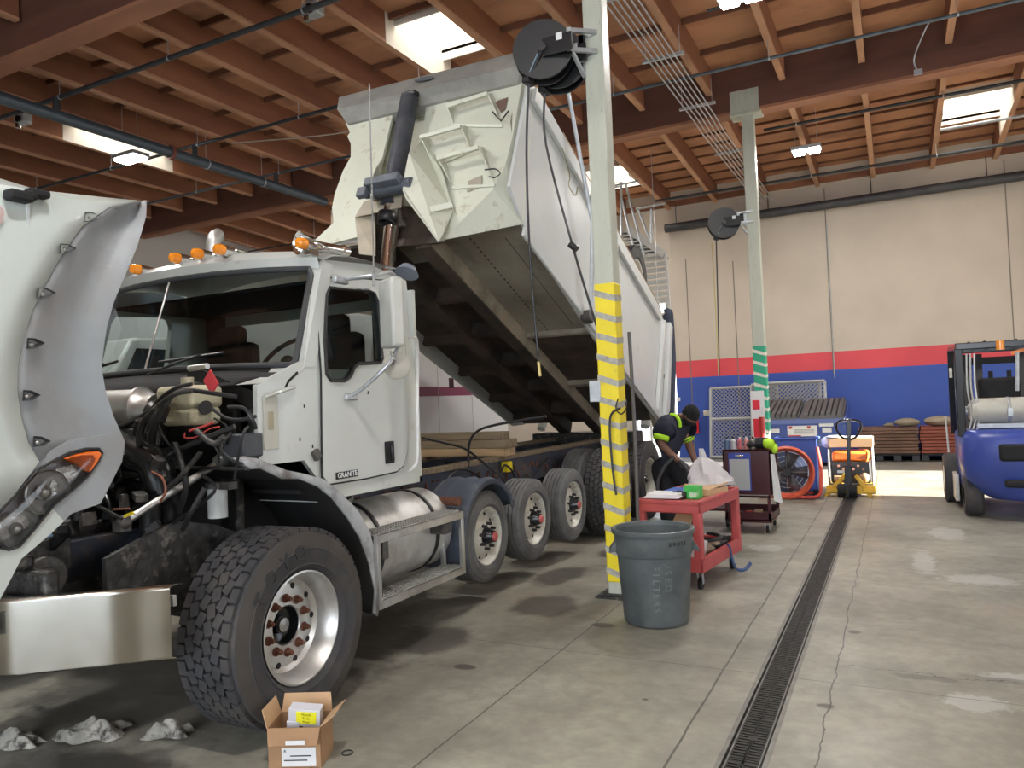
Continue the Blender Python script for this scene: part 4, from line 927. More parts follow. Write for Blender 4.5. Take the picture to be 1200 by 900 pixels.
hs_ = [([(225, 458), (205, 462), (180, 480), (165, 500), (162, 525), (170, 545), (195, 560)], .013), ([(277, 465), (250, 461), (215, 457), (195, 465), (170, 485), (150, 497), (135, 500)], .012),
       ([(225, 450), (205, 455), (185, 470), (172, 492), (165, 510)], .010), ([(268, 477), (285, 478), (295, 490), (300, 502)], .009), ([(135, 553), (155, 556), (175, 548), (180, 530), (184, 515)], .022),
       ([(200, 462), (190, 480), (180, 505), (178, 530), (186, 560)], .02), ([(240, 572), (230, 590), (222, 605), (214, 620)], .014), ([(120, 580), (140, 588), (165, 592), (190, 590)], .012),
       ([(105, 590), (125, 605), (145, 615)], .010), ([(80, 633), (95, 628), (110, 634), (125, 640)], .014), ([(142, 650), (148, 668), (143, 690)], .013), ([(165, 560), (190, 540), (215, 525), (250, 510), (275, 500)], .014),
       ([(150, 600), (185, 580), (210, 560), (235, 530)], .013), ([(120, 575), (128, 590), (132, 610), (140, 625)], .012), ([(195, 575), (200, 600), (195, 625), (185, 650)], .016), ([(205, 520), (212, 540), (218, 570), (210, 600)], .016),
       ([(230, 505), (250, 520), (262, 512)], .015), ([(250, 480), (265, 490), (280, 492), (300, 488)], .010), ([(60, 660), (85, 650), (110, 655), (135, 648)], .022), ([(20, 690), (50, 670), (80, 672), (110, 680)], .020)]
for k, (pp, r_) in enumerate(hs_):
    yv = 2.62 + .25 * ((k * 37) % 10) / 10
    MB().tube(cr([at(u, v, 1, yv - .04 * math.sin(i)) for i, (u, v) in enumerate(pp)]), r_, 8).build('hose', M_hosed if k % 4 else M_eng, engine)
MB().tube(cr([at(u, v, 1, 2.75) for u, v in ((217, 507), (217, 513), (230, 512), (245, 503), (257, 500))]), .004, 6).tube(cr([at(u, v, 1, 2.8) for u, v in ((222, 505), (238, 500), (250, 495))]), .007, 6).build('red_wire', mat('red_wire_sheath', (.6, .08, .07), .5), engine)
MB().tube(cr([at(u, v, 1, 2.5) for u, v in ((178, 553), (190, 560), (194, 575), (188, 588))]), .006, 6).tube([at(133, 597, 1, 2.5), at(152, 596, 1, 2.5)], .006, 6).build('copper_line', mat('dull_copper', (.30, .12, .08), .5, .4), engine)
MB().bar(at(146, 605, 1, 2.4), at(156, 601, 1, 2.4), .010, .014).build('dipstick_handle', M_yel, engine)
MB().bar(at(105, 588, 1, 2.3), at(143, 608, 1, 2.3), .012, .012).bar(at(60, 640, 1, 2.25), at(75, 625, 1, 2.25), .02, .05).build('linkage_rod', M_blackgl, engine)
MB().bar(at(51, 636, 1, 2.3), at(58, 628, 1, 2.3), .035, .045).build('blue_fuse_cover', mat('light_blue_plastic', (.30, .50, .70), .4), engine)
rs = random.Random(5); clut = {}
for k in range(260):                                     # brackets, fittings and castings crowding the bay
    u = rs.uniform(5, 300); v = rs.uniform(470, 700)
    if u < 120 and v < 640 - .9 * u + 20: continue
    y_ = rs.uniform(2.15, 2.9); p = at(u, v, 1, y_)
    if p.z < .7 or p.x > -3.45 or p.x < -5.0: continue
    m_ = clut.setdefault(k % 3, MB()); R_ = Matrix.Rotation(rs.uniform(0, 3), 3, 'Z') @ Matrix.Rotation(rs.uniform(-.6, .6), 3, 'X'); s_ = rs.uniform(.02, .075)
    if k % 2: m_.box(p, (s_, s_ * rs.uniform(.5, 1.8), s_ * rs.uniform(.4, 1.2)), R_)
    else: m_.cyl(p, p + R_ @ V((0, 0, s_ * 1.4)), s_ * .45, n=10)
for k, m_ in clut.items(): m_.build('fittings', (M_eng, M_engg, M_blackgl)[k], engine, bevel=.004, kind='stuff')
for k in range(14):
    u0 = rs.uniform(125, 300); v0 = rs.uniform(485, 560); y_ = rs.uniform(2.7, 3.1)
    MB().tube(cr([at(u0, v0, 1, y_), at(u0 + rs.uniform(-25, 25), v0 + rs.uniform(10, 40), 1, y_ - .05), at(u0 + rs.uniform(-50, 30), v0 + rs.uniform(30, 80), 1, y_)]), rs.uniform(.004, .010), 6).build('cable', M_hosed, engine)

# ------------------------------------------------------------------ dump bed, raised
TA = math.radians(24.0); BL = V((0, math.cos(TA), -math.sin(TA))); BN = V((0, math.sin(TA), math.cos(TA))); B0 = V((0, 6.2, 3.3))
def bp(x, l, h): return V((x, B0.y, B0.z)) + BL * l + BN * h
RB = Matrix(((1, 0, 0), (0, BL.y, BN.y), (0, BL.z, BN.z)))
def bbox(m, x0, x1, l0, l1, h0, h1): return m.box(bp((x0 + x1) / 2, (l0 + l1) / 2, (h0 + h1) / 2), (x1 - x0, l1 - l0, h1 - h0), RB)
XN, XF = -2.96, -5.28                                    # near and far side of the bed
bm_ = MB(); bbox(bm_, XF + .05, XN - .05, -.05, 4.68, 0, .03)
bed = bm_.build('dump_bed', M_under, truck, smooth=0, label='raised dump bed')
def side(x, th, sgn):
    return MB().prism([bp(x, *q) for q in ((-.33, 1.42), (-.33, .14), (0, -.03), (.5, -.09), (2.0, -.20), (4.5, -.16), (4.76, .0), (4.80, .5), (4.64, 1.36), (4.2, 1.36), (4.0, 1.20), (.6, 1.36))], (th, 0, 0))
side(XN - .03, .03, 1).build('side_wall', M_bedside, bed, smooth=0)
MB().prism([bp(XF, *q) for q in ((.25, 1.3), (.1, .1), (.5, -.09), (2.0, -.20), (4.6, -.16), (4.95, .0), (4.98, .5), (4.80, 1.36), (4.1, 1.20), (.6, 1.36))], (.03, 0, 0)).build('side_wall', M_bedside, bed, smooth=0)
rl = MB(); bbox(rl, XN, XN + .05, -.25, 4.15, 1.20, 1.36); bbox(rl, XN, XN + .035, .0, 4.6, -.16, -.06); 
rl.build('side_rail', M_bedside, bed, bevel=.01)
rl2 = MB(); bbox(rl2, XF - .05, XF, .4, 4.15, 1.20, 1.36); rl2.build('side_rail', M_bedside, bed, bevel=.01)
rb_ = MB(); rb_.prism([bp(XN, *q) for q in ((4.3, 1.3), (4.42, 1.3), (4.42, .0), (4.3, -.1))], (.06, 0, 0)); rb_.prism([bp(XN, *q) for q in ((4.52, 1.38), (4.66, 1.38), (4.82, .1), (4.68, -.1))], (.07, 0, 0)).build('rear_corner_post', M_bedside, bed, bevel=.01)
cl_ = MB()
for l, h in ((4.45, 1.05), (4.48, .82), (4.60, .55)): cl_.cyl(bp(XN + .0, l, h), bp(XN + .02, l, h), .03, n=12)
cl_.build('corner_bolts', M_under, bed)
MB().tube([bp(XN + .02, *q) for q in ((4.45, 1.2), (4.35, .95), (4.42, .78), (4.5, .68))], .016, 6).build('rusty_latch', mat('rust_edge', (.30, .15, .07), .7), bed)
wbm = MB(); bbox(wbm, XN - .04, XN + .0, .5, 4.25, 1.36, 1.47); wbm.build('side_board', mat('brown_side_board', (.24, .145, .08), .7, var=.3, scale=4), bed, smooth=0)
tg = MB(); bbox(tg, XF + .02, XN - .02, 4.66, 4.70, .0, 1.3); bbox(tg, XF, XN, 4.68, 4.74, 1.1, 1.3); tg.build('tailgate', M_bed, bed, smooth=0)
# front wall, traced on its own plane
FL = -.35
def fp(u, v, l=FL):
    """point of the plane 'distance l along the bed' on the sight line through a photograph pixel"""
    o = bp(0, l, 0); d = CX * (u - 600) + CY * (450 - v) - CZ * FPX
    return CAM + d * ((o - CAM).dot(BL) / d.dot(BL))
FR = lambda pts, l=FL: [fp(u, v, l) for u, v in pts]
fw = MB()
fw.prism(FR([(500, 118), (612, 92), (610, 108), (601, 128), (598, 142), (600, 160), (592, 192), (578, 221), (536, 255), (518, 281), (497, 236), (495, 160)]), BL * .03)
fw.prism(FR([(405, 144), (410, 155), (407, 160), (411, 168), (411, 184), (402, 200), (392, 228), (389, 244), (391, 261), (367, 283), (367, 291), (425, 276), (433, 235), (447, 190), (461, 130)]), BL * .03)
front = fw.build('front_wall', M_bed, bed, smooth=0)
MB().prism(FR([(452, 132), (508, 118), (512, 240), (440, 240)], FL + .16), BL * .02).build('recessed_wall', M_bed, bed, smooth=0)
MB().prism(FR([(436, 236), (514, 236), (520, 284), (425, 292)], FL + .22), BL * .02).build('recess_dark_sheet', M_underdk, bed, smooth=0)  # dark sheet added across the lower recess to blacken it
lp_ = MB().add([fp(536, 255), fp(578, 221), bp(XN, 0, -.03), bp(-3.45, .02, -.03), fp(518, 281)], [(0, 1, 2, 3, 4)])
lp_.add([fp(578, 221), bp(XN, 0, -.03), bp(XN, -.1, .6), bp(XN, -.2, 1.34), fp(612, 92), fp(601, 128), fp(600, 160), fp(592, 192)], [(0, 1, 2, 3, 4, 5, 6, 7)])
lp_.build('front_lower_plate', M_bed, bed, smooth=0, solid=.012)
cap = MB(); ra = [fp(397, 114, FL - .06), fp(395, 128, FL - .16), fp(407, 145, FL - .03)]; rb2 = [fp(610, 60, FL - .06), fp(612, 76, FL - .16), fp(606, 97, FL - .03)]
cap.add(ra + [ra[2] + BL * .12, ra[0] + BL * .14] + rb2 + [rb2[2] + BL * .12, rb2[0] + BL * .14], [(0, 1, 6, 5), (1, 2, 7, 6), (2, 3, 8, 7), (3, 4, 9, 8), (4, 0, 5, 9), (0, 4, 3, 2, 1), (5, 6, 7, 8, 9)])
cap.build('cab_guard_beam', M_beamgrey, bed, smooth=0)
c = (fp(497, 93, FL - .125)); e1_ = (fp(510, 90, FL - .12) - fp(485, 95, FL - .12)).normalized(); e2_ = (fp(497, 88, FL - .11) - fp(497, 97, FL - .14)).normalized()
MB().prism([c + e1_ * (.12 * math.cos(t * PI / 10)) + e2_ * (.035 * math.sin(t * PI / 10)) for t in range(20)], BL * -.012).build('worn_emblem', mat('dark_oval', (.13, .14, .16), .6), bed)
dg = MB(); LD = FL - .28
ch_ = [fp(495, 165, FL), fp(479, 180, LD), fp(475, 200, LD), fp(472, 222, LD), fp(476, 232, LD), fp(514, 283, LD + .12), fp(530, 247, FL - .03)]
dg.add(ch_ + [fp(497, 236, FL + .1)], [(0, 1, 2, 3, 4, 5, 6)])
dg.add([ch_[5], ch_[6], fp(536, 255, FL - .005), fp(518, 281, FL - .005)], [(0, 1, 2, 3)])
dg.add([fp(495, 165, FL), fp(530, 247, FL - .03), fp(517, 200, FL - .10)], [(0, 1, 2)])
dg.add([fp(447, 186, FL), fp(438, 200, LD), fp(434, 212, LD), fp(436, 236, LD), fp(446, 236, FL)], [(0, 1, 2, 3, 4)])
dg.build('hoist_doghouse', M_bed, bed, smooth=0, solid=.02)
def bracket(a, b_, c_, d_, drop_a, drop_b, dep, nm):
    """folded sheet step: a front bar a-b, side webs running back to the wall"""
    m = MB(); A_, B_ = fp(*a, FL - dep), fp(*b_, FL - dep)
    m.bar(A_, B_, .035, .03); m.add([A_, fp(*c_), fp(*drop_a)], [(0, 1, 2)]); m.add([B_, fp(*d_), fp(*drop_b)], [(0, 1, 2)]); m.bar(fp(*drop_a, FL - .01), fp(*drop_b, FL - .01), .02, .02)
    m.build(nm, M_bed, bed, smooth=0, solid=.008)
bracket((513, 186), (561, 173), (520, 182), (566, 172), (531, 220), (580, 217), .14, 'access_step')
bracket((493, 161), (540, 148), (500, 157), (546, 147), (509, 196), (552, 176), .14, 'access_step')
bracket((524, 125), (571, 110), (530, 122), (577, 109), (532, 147), (589, 148), .10, 'access_step')
MB().bar(fp(502, 246, FL - .2), fp(530, 240, FL - .14), .02, .05).bar(fp(501, 244, FL - .2), fp(504, 252, FL - .2), .02, .05).build('toe_step', M_bed, bed, smooth=0)
MB().prism(FR([(583, 118), (595, 114), (592, 128), (587, 132), (581, 121)], FL - .012), BL * .003).build('rust_opening', mat('dull_rust_patch', (.16, .10, .075), .8), bed)
MB().tube(cr(FR([(568, 199), (580, 198), (586, 203), (580, 208), (573, 207)], FL - .1)), .006, 6).tube(FR([(577, 131), (587, 142), (596, 130)], FL - .06), .008, 6).build('wire_loop', M_black, bed)
MB().prism(FR([(549, 212), (565, 205), (564, 218), (547, 225)], FL - .014), BL * .002).build('faded_sticker', mat('faded_label', (.36, .32, .26), .7), bed)
M_shelf = mat('cream_brown_shelf', (.42, .37, .28), .6, var=.15, scale=6)
LS = FL - .12; sh = MB(); sh.add([fp(427, 236, LS), fp(472, 226, LS), fp(478, 240, FL), fp(440, 246, FL)], [(0, 1, 2, 3)]); sh.add([fp(427, 236, LS), fp(472, 226, LS), fp(470, 243, LS + .04), fp(416, 255, LS + .04)], [(0, 1, 2, 3)])
sh.add([fp(416, 255, LS + .04), fp(421, 298, LS + .1), fp(440, 300, FL), fp(440, 246, FL)], [(0, 1, 2, 3)])
sh.build('hoist_shelf', M_shelf, bed, smooth=0, solid=.012)
# underside: two long sills, cross members, dark plates
sx0, sx1 = -3.93, -4.47
sl_ = MB(); bbox(sl_, sx0 - .05, sx0 + .05, -.1, 4.9, -.20, .0)
sl2 = MB(); bbox(sl2, sx1 - .05, sx1 + .05, -.1, 4.9, -.20, .0); sl2.build('long_sill', M_underdk, bed, smooth=0)  # far sill coloured darker than the near one
sill = sl_.build('long_sill', mat('tan_grimy_sill', (.44, .38, .29), .6, var=.25, scale=3, col2=(.05, .04, .03), amt=.3, sc2=1.6, width=.3), bed, smooth=0)
sf = MB()
for x in (sx0, sx1): bbox(sf, x - .075, x + .075, -.12, 4.9, -.225, -.20)
sf.build('sill_flange', M_underdk, bed, smooth=0)
for l in (.9, 1.7, 2.5, 3.3, 4.1): cmb = MB(); bbox(cmb, sx1 + .05, sx0 - .05, l, l + .08, -.17, .0); cmb.build('cross_member', M_underdk, bed, smooth=0)
for l in (1.0, 1.9, 2.8, 3.7, 4.5): cmb = MB(); bbox(cmb, XF + .05, sx1 - .05, l, l + .07, -.12, .0); cmb.build('cross_member', M_underdk, bed, smooth=0)
cn = MB(); bbox(cn, sx0 + .05, XN - .04, 2.05, 2.10, -.06, .0); bbox(cn, sx0 + .05, XN - .04, 3.4, 3.46, -.08, 0); cn.build('near_cross_member', mat('pale_grimy_angle', (.34, .30, .24), .6, var=.3, scale=6), bed, smooth=0)
so = MB(); bbox(so, sx0 + .052, XN - .04, 2.12, 4.88, -.012, -.001); bbox(so, sx1 + .05, sx0 - .05, .4, 4.88, -.012, -.001); bbox(so, XF + .05, sx1 - .05, .0, 4.88, -.012, -.001)
so.build('dark_floor_plates', M_underdk, bed, smooth=0)
st_ = MB()
for i in range(26): bbox(st_, -3.60, -3.588, .12 + i * .075, .155 + i * .075, -.006, -.001)
for i in range(12): bbox(st_, -3.25, -3.244, .2 + i * .15, .34 + i * .15, -.004, -.001)
st_.build('rusty_weld_marks', mat('rust_weld', (.07, .045, .03), .8), bed, smooth=0)
# hoist cylinder
h0, h1, h2, h3 = at(480, 116, 0, -4.2), at(463, 208, 0, -4.2), at(459, 262, 0, -4.2), at(452, 335, 0, -4.2)
dd = (h0 - h2).normalized(); foot = V((-4.2, 5.35, 1.0))
MB().cyl(h1 + (h1 - h0) * .35, h0, .092, n=28).cyl(h0, h0 + dd * .03, .092, .06, n=28).build('hoist_outer_tube', mat('grey_black_hoist', (.045, .05, .065), .5, var=.2, scale=8, col2=(.09, .09, .10), amt=.3, sc2=5, width=.3), truck)
MB().box(h0 + dd * .05, (.16, .1, .05)).build('hoist_top_eye', M_black, truck, bevel=.01)
MB().tube([h1 + (h1 - h0) * .3, h2, foot], [.075, .072, .072], 24).build('hoist_chrome_stage', M_chrome, truck)
MB().tube([h2 + (h2 - h3) * -.3, foot], [.06, .06], 20).build('hoist_inner_stage', M_chrome, truck)
MB().lathe([(.085, 0), (.085, .1)], h1 + (h1 - h0) * .55, dd, 20).build('hoist_gland', M_black, truck, solid=.02)
cc_ = fp(455, 218, FL - .26)
MB().box(cc_ + V((0, -.02, 0)), (.38, .22, .085), RB).cyl(cc_ + V((-.27, 0, -.02)), cc_ + V((.27, 0, -.02)), .06, n=16).box(cc_ + V((-.2, -.13, -.06)), (.10, .06, .10), RB).build('trunnion_bracket', mat('slate_grey_bracket', (.10, .115, .14), .5, var=.25, scale=9), truck, bevel=.01)
# tarp arm
MB().tube([bp(XN + .10, 1.55, -.16), bp(XN + .14, 1.2, .8), bp(XN + .12, .25, 1.75)], .022, 10).build('tarp_arm', M_galv, bed)
MB().box(bp(XN + .06, 1.55, -.16), (.12, .12, .12), RB).build('tarp_arm_spring_box', M_engg, bed, bevel=.02)
MB().tube(cr([bp(XN + .03, .30, 1.3), bp(XN + .06, .65, 1.05), bp(XN + .05, .7, .93), bp(XN + .04, .9, .95), bp(XN + .03, .95, 1.1)]), .006, 6).build('gate_rope', mat('yellow_black_rope', (.25, .22, .10), .7), bed)
# booster axle folded up over the tail
bx = MB().tube([V((-3.35, 10.9, 1.2)), V((-3.4, 11.6, 2.2)), V((-3.5, 11.9, 3.2))], .07, 10).tube([V((-5.05, 10.9, 1.2)), V((-5.0, 11.6, 2.2)), V((-4.9, 11.9, 3.2))], .07, 10).cyl((-3.6, 11.9, 3.55), (-4.8, 11.9, 3.55), .06, n=12)
bx.bar((-3.5, 11.9, 3.2), (-3.6, 11.9, 3.55), .08).bar((-4.9, 11.9, 3.2), (-4.8, 11.9, 3.55), .08); bst = bx.build('booster_axle_arm', M_bedside, truck)
wheel('dual', (-3.80, 12.0, 3.62), 'booster axle wheel folded up above the tail', wd=.26); mirror_wheel('dual', (-4.6, 12.0, 3.62))
q0, q1 = at(783, 372, 1, 11.6), at(784, 480, 1, 11.6)
MB().tube(cr([q0 + V((-.02, 0, .06)), q0, (q0 + q1) / 2 + V((.03, 0, 0)), q1, q1 + V((-.01, 0, -.05))]), [.05] + [.085] * 23 + [.05], 14).build('rolled_tarp', mat('dark_navy_tarp', (.03, .04, .07), .5, var=.3, scale=8), truck)
MB().bb(-5.0, -3.4, 10.45, 10.95, .8, 1.15).build('hinge_block', M_eng, truck, bevel=.02)
MB().prism([V((-3.05, 10.0, 1.6)), V((-3.05, 10.75, 1.50)), V((-3.05, 10.75, 1.05)), V((-3.05, 10.45, 1.0))], (.03, 0, 0)).build('bed_hinge_plate', M_under, truck)
# ================================================================== THINGS AROUND THE TRUCK
def cm(m, name, mt, par, **k): return m.build(name, mt, par, local=True, **k)
# ------------------------------------------------------------------ trash can
tc = thing('trash_can', 'round grey plastic trash can in front of the yellow-wrapped post', 'trash can', (-1.65, 5.44, 0))
M_can = mat('scuffed_grey_can', (.075, .088, .092), .5, var=.2, scale=5, col2=(.14, .155, .155), amt=.28, sc2=3.5, width=.35)
def rcan(z): return .235 + .04 * z / .69
cm(MB().lathe([(0, .004), (.20, .0), (.225, .008), (.237, .03), (.2685, .50), (.278, .505), (.282, .52), (.286, .66), (.276, .665), (.268, .66), (.262, .50), (.225, .04), (0, .03)], (0, 0, 0), (0, 0, 1), 48), 'body', M_can, tc)
cm(MB().lathe([(.284, .645), (.300, .650), (.306, .665), (.304, .685), (.292, .69), (.276, .685), (.27, .66)], (0, 0, 0), (0, 0, 1), 48), 'rim', M_can, tc)
hb = MB()
for a in (PI + .35, .35):
    d_ = V((math.cos(a), math.sin(a), 0)); e_ = V((-d_.y, d_.x, 0))
    hb.prism([d_ * .275 + e_ * -.07 + V((0, 0, .60)), d_ * .275 + e_ * .07 + V((0, 0, .60)), d_ * .325 + e_ * .055 + V((0, 0, .53)), d_ * .325 - e_ * .055 + V((0, 0, .53))], (0, 0, -.025))
    hb.prism([d_ * .27 + e_ * -.07 + V((0, 0, .60)), d_ * .27 + e_ * -.06 + V((0, 0, .52)), d_ * .325 - e_ * .055 + V((0, 0, .51)), d_ * .325 - e_ * .055 + V((0, 0, .53))], e_ * .012)
    hb.prism([d_ * .27 + e_ * .07 + V((0, 0, .60)), d_ * .27 + e_ * .06 + V((0, 0, .52)), d_ * .325 + e_ * .055 + V((0, 0, .51)), d_ * .325 + e_ * .055 + V((0, 0, .53))], e_ * -.012)
cm(hb, 'handle', M_can, tc, bevel=.004)
base_a = math.atan2(-5.44, 1.65)                          # towards the camera
def wrap(m, txt, a0, z, size, r, vertical=False, step=.78):
    for i, c in enumerate(txt):
        if vertical: a = a0; zz = z - i * size * step
        else: a = a0 + i * size * step / r; zz = z
        d_ = V((math.cos(a), math.sin(a), 0)); m.text(c, d_ * (rcan(zz) + .002 if vertical else r + .002) + V((0, 0, zz)), (-d_.y, d_.x, 0) if not vertical else (0, 0, -1), (0, 0, 1) if not vertical else V((-d_.y, d_.x, 0)), size, .003)
    return m
cm(wrap(MB(), 'BRUTE', base_a + .42, .60, .042, .284), 'raised_lettering', M_ink, tc, smooth=0)
cm(wrap(wrap(MB(), 'USED', base_a + .36, .46, .07, 0, True, .8), 'FILTERS', base_a + .02, .44, .07, 0, True, .72), 'painted_lettering', mat('faint_chalk_paint', (.15, .165, .165), .7), tc, smooth=0)

# ------------------------------------------------------------------ red service cart and what lies on it
rc = thing('service_cart', 'red plastic two-shelf service cart beside the grey trash can', 'cart', (-1.72, 6.85, 0), math.radians(-7))
M_rc = mat('red_cart_plastic', (.50, .085, .085), .5, var=.1, scale=5, col2=(.30, .05, .05), amt=.2, sc2=5, width=.3)
W2, L2, ZT = .29, .53, .76
m = MB(); m.bb(-W2, W2, -L2, L2, ZT - .05, ZT - .02)
m.bb(-W2, -W2 + .03, -L2, L2, ZT - .11, ZT).bb(W2 - .03, W2, -L2, L2, ZT - .11, ZT).bb(-W2, W2, -L2, -L2 + .03, ZT - .11, ZT - .0).bb(-W2, W2, L2 - .03, L2, ZT - .11, ZT)
cm(m, 'top_shelf', M_rc, rc, bevel=.012)
m = MB(); m.bb(-W2, W2, -L2, L2, .19, .22)
m.bb(-W2, -W2 + .03, -L2, L2, .16, .29).bb(W2 - .03, W2, -L2, L2, .16, .29).bb(-W2, W2, -L2, -L2 + .03, .16, .29).bb(-W2, W2, L2 - .03, L2, .16, .29)
cm(m, 'bottom_shelf', M_rc, rc, bevel=.012)
for sx in (-1, 1):
    for sy in (-1, 1):
        cm(MB().bb(sx * W2 - (.075 if sx > 0 else 0), sx * W2 + (.075 if sx < 0 else 0), sy * L2 - (.075 if sy > 0 else 0), sy * L2 + (.075 if sy < 0 else 0), .25, ZT - .08), 'corner_post', M_rc, rc, bevel=.014)
def caster(par, x, y, top, r=.05):
    c = cm(MB().bar((x - .022, y, top), (x - .022, y + .02, r), .006, .03).bar((x + .022, y, top), (x + .022, y + .02, r), .006, .03).bb(x - .03, x + .03, y - .03, y + .03, top - .012, top), 'caster', M_galv, par)
    cm(MB().cyl((x - .014, y + .02, r + .0), (x + .014, y + .02, r), r, n=20), 'caster_wheel', M_blackm, c)
for sx in (-1, 1):
    for sy in (-1, 1): caster(rc, sx * .22, sy * .42, .165)
def at_cart(x, y, z): return PM[rc.name] @ V((x, y, z))
RZ = math.radians(-7)
def small(name, lab, cat, mb, mt, loc, rz=0, group=None, **k):
    o = mb.build(name, mt, smooth=k.pop('smooth', 35), local=False, **k); o.location = loc; o.rotation_euler = (0, 0, rz); PM[o.name] = Matrix.Translation(V(loc)) @ Matrix.Rotation(rz, 4, 'Z'); return tag(o, lab, cat, group)
z = ZT - .018
small('paper_pad', 'white paper sheets near the front left edge of the red cart', 'papers', MB().bb(-.15, .16, -.13, .12, 0, .012).bb(-.13, .15, -.12, .13, .012, .035), M_paper, at_cart(-.10, -.33, z + .02), RZ + .1, bevel=.002)
small('blue_folder', 'blue folder lying at the back left of the red cart top', 'folder', MB().bb(-.14, .14, -.16, .16, 0, .03), mat('blue_folder_plastic', (.06, .14, .50), .4), at_cart(-.10, .10, z + .002), RZ + .05, bevel=.003)
gb_ = MB().bb(-.065, .065, -.055, .055, 0, .11); gbo = small('glove_box', 'small bright green glove box on the red cart', 'box', gb_, mat('green_printed_carton', (.06, .48, .09), .45, var=.1, scale=10, col2=(.55, .8, .5), amt=.25, sc2=14), at_cart(.12, -.22, z), RZ - .1, bevel=.002)
cm(MB().bb(-.01, .06, -.0575, -.055, .015, .055), 'carton_label', mat('pale_green_label', (.5, .7, .5), .5), gbo)
small('black_spray_lid', 'black object between the papers and the green glove box', 'tool', MB().cyl((-.06, 0, .035), (.06, 0, .035), .03).box((0, 0, .05), (.05, .03, .04)), M_black, at_cart(.02, -.28, z), RZ, bevel=.003)
small('carton', 'open brown carton at the right rear of the red cart top', 'box', MB().bb(-.13, .12, -.16, .14, 0, .06).bb(-.125, .02, -.19, -.16, .0, .10).box((.05, .0, .075), (.14, .3, .008), Matrix.Rotation(.12, 3, 'X')), M_cardin, at_cart(.14, .10, z), RZ - .25, bevel=.002)
rs = random.Random(3); bag = MB(); rows = []
for i in range(13):
    t = i / 12; row = []
    for j in range(26):
        a = 2 * PI * j / 26; rad = (.19 * max(0, 1 - t * 1.35) ** .7 + .018 + .02 * math.sin(t * PI)) * (1 + .16 * math.sin(a * 5 + t * 4) * (.4 + t) + rs.uniform(-.09, .09))
        row.append(V((math.cos(a) * rad - .08 * t, math.sin(a) * rad * 1.0, t * .33)))
    row.append(row[0]); rows.append(row)
bag.grid(rows)
small('plastic_bag', 'twisted translucent white plastic bag standing on the red cart', 'bag', bag, mat('milky_plastic_bag', (.66, .64, .66), .3, trans=.25, alpha=.92, bump=.3, bscale=18), at_cart(.10, .30, z + .065), RZ)
for i, (lab, mk, mt, lx, ly) in enumerate((
    ('white carton standing on the lower shelf of the red cart', MB().box((0, 0, .08), (.18, .22, .16), Matrix.Rotation(.2, 3, 'Y')), M_paper, .10, -.25),
    ('black hose coil on the lower shelf of the red cart', MB().tube([V((math.cos(k * .5) * (.12 + .01 * math.sin(k)), math.sin(k * .5) * .12, .03 + k * .004)) for k in range(30)], .017, 8), M_hosed, .12, .06),
    ('tan folded rag heap on the lower shelf of the red cart', MB().ball((0, 0, .05), .1, sc=(1, 1.3, .6)).ball((.05, .06, .09), .06, sc=(1.4, 1, .5)), mat('tan_cloth', (.32, .25, .18), .9, bump=.8, bscale=18), .12, -.03),
    ('dark red filter on the lower shelf of the red cart', MB().cyl((-.08, 0, .05), (.08, 0, .05), .05), mat('dark_red_can', (.25, .02, .03), .4), .10, .22),
    ('upright black tool case on the lower shelf of the red cart', MB().box((0, 0, .12), (.1, .3, .22)), M_black, -.10, .05),
    ('grey rubber strap end on the lower shelf of the red cart', MB().box((0, 0, .03), (.06, .22, .03)).box((0, .1, .06), (.08, .06, .05)), M_engg, .16, .35),
    ('brown cardboard sheet leaning in the lower shelf of the red cart', MB().box((0, 0, .22), (.16, .012, .46), Matrix.Rotation(.45, 3, 'Y')), M_cardin, -.08, -.08))):
    small('shelf_item' if 0 else ('carton', 'hose_coil', 'rag_heap', 'oil_filter', 'tool_case', 'rubber_strap', 'cardboard_sheet')[i], lab, ('box', 'hose', 'rag', 'filter', 'tool case', 'strap', 'cardboard')[i], mk, mt, at_cart(lx, ly, .222), RZ, bevel=.004)
a = at_cart(.295, .12, .27)
tag(MB().tube(cr([a + V((-.02, 0, .02)), a + V((.015, -.01, 0)), a + V((.03, .0, -.12)), a + V((.06, .02, -.20)), a + V((.12, .08, -.215)), a + V((.16, .15, -.17))]), [.010] * 20 + [.016] * 11, 8).build('ratchet_strap', mat('blue_black_webbing', (.04, .08, .20), .6)), 'blue and black strap hanging from the red cart to the floor', 'strap')

# ------------------------------------------------------------------ maroon carts
M_mar = mat('dark_maroon_steel', (.060, .008, .014), .35, var=.2, scale=6)
mc_ = thing('tool_cart', 'tall dark maroon steel cart with a clipboard on its end', 'cart', (-1.61, 9.45, 0))
y0, y1, x0, x1 = -.35, .35, -.26, .26
cm(MB().bb(x0, x1, y0, y0 + .02, .42, .98).bb(x0, x1, y1 - .02, y1, .42, .98).bb(x0, x1, y0, y1, .96, .98).bb(x0, x1, y0, y1, .42, .44).bb(x0, x0 + .02, y0, y1, .8, .98), 'upper_box', M_mar, mc_, bevel=.004)
cm(MB().bb(x0, x1, y0, y1, .15, .17).bb(x0, x1, y0, y0 + .015, .13, .25).bb(x0, x1, y1 - .015, y1, .13, .25).bb(x0, x0 + .015, y0, y1, .13, .22).bb(x1 - .015, x1, y0, y1, .13, .22), 'bottom_tray', M_mar, mc_, bevel=.003)
for sx in (x0, x1 - .035):
    for sy in (y0, y1 - .035): cm(MB().bb(sx, sx + .035, sy, sy + .035, .15, .45), 'corner_post', M_mar, mc_, bevel=.003)
for sx in (-.2, .2):
    for sy in (-.28, .28): caster(mc_, sx, sy, .14, .045)
cm(MB().bb(x0 + .02, x1 - .02, y0 - .004, y0, .445, .455), 'nickel_strip', M_steel, mc_)
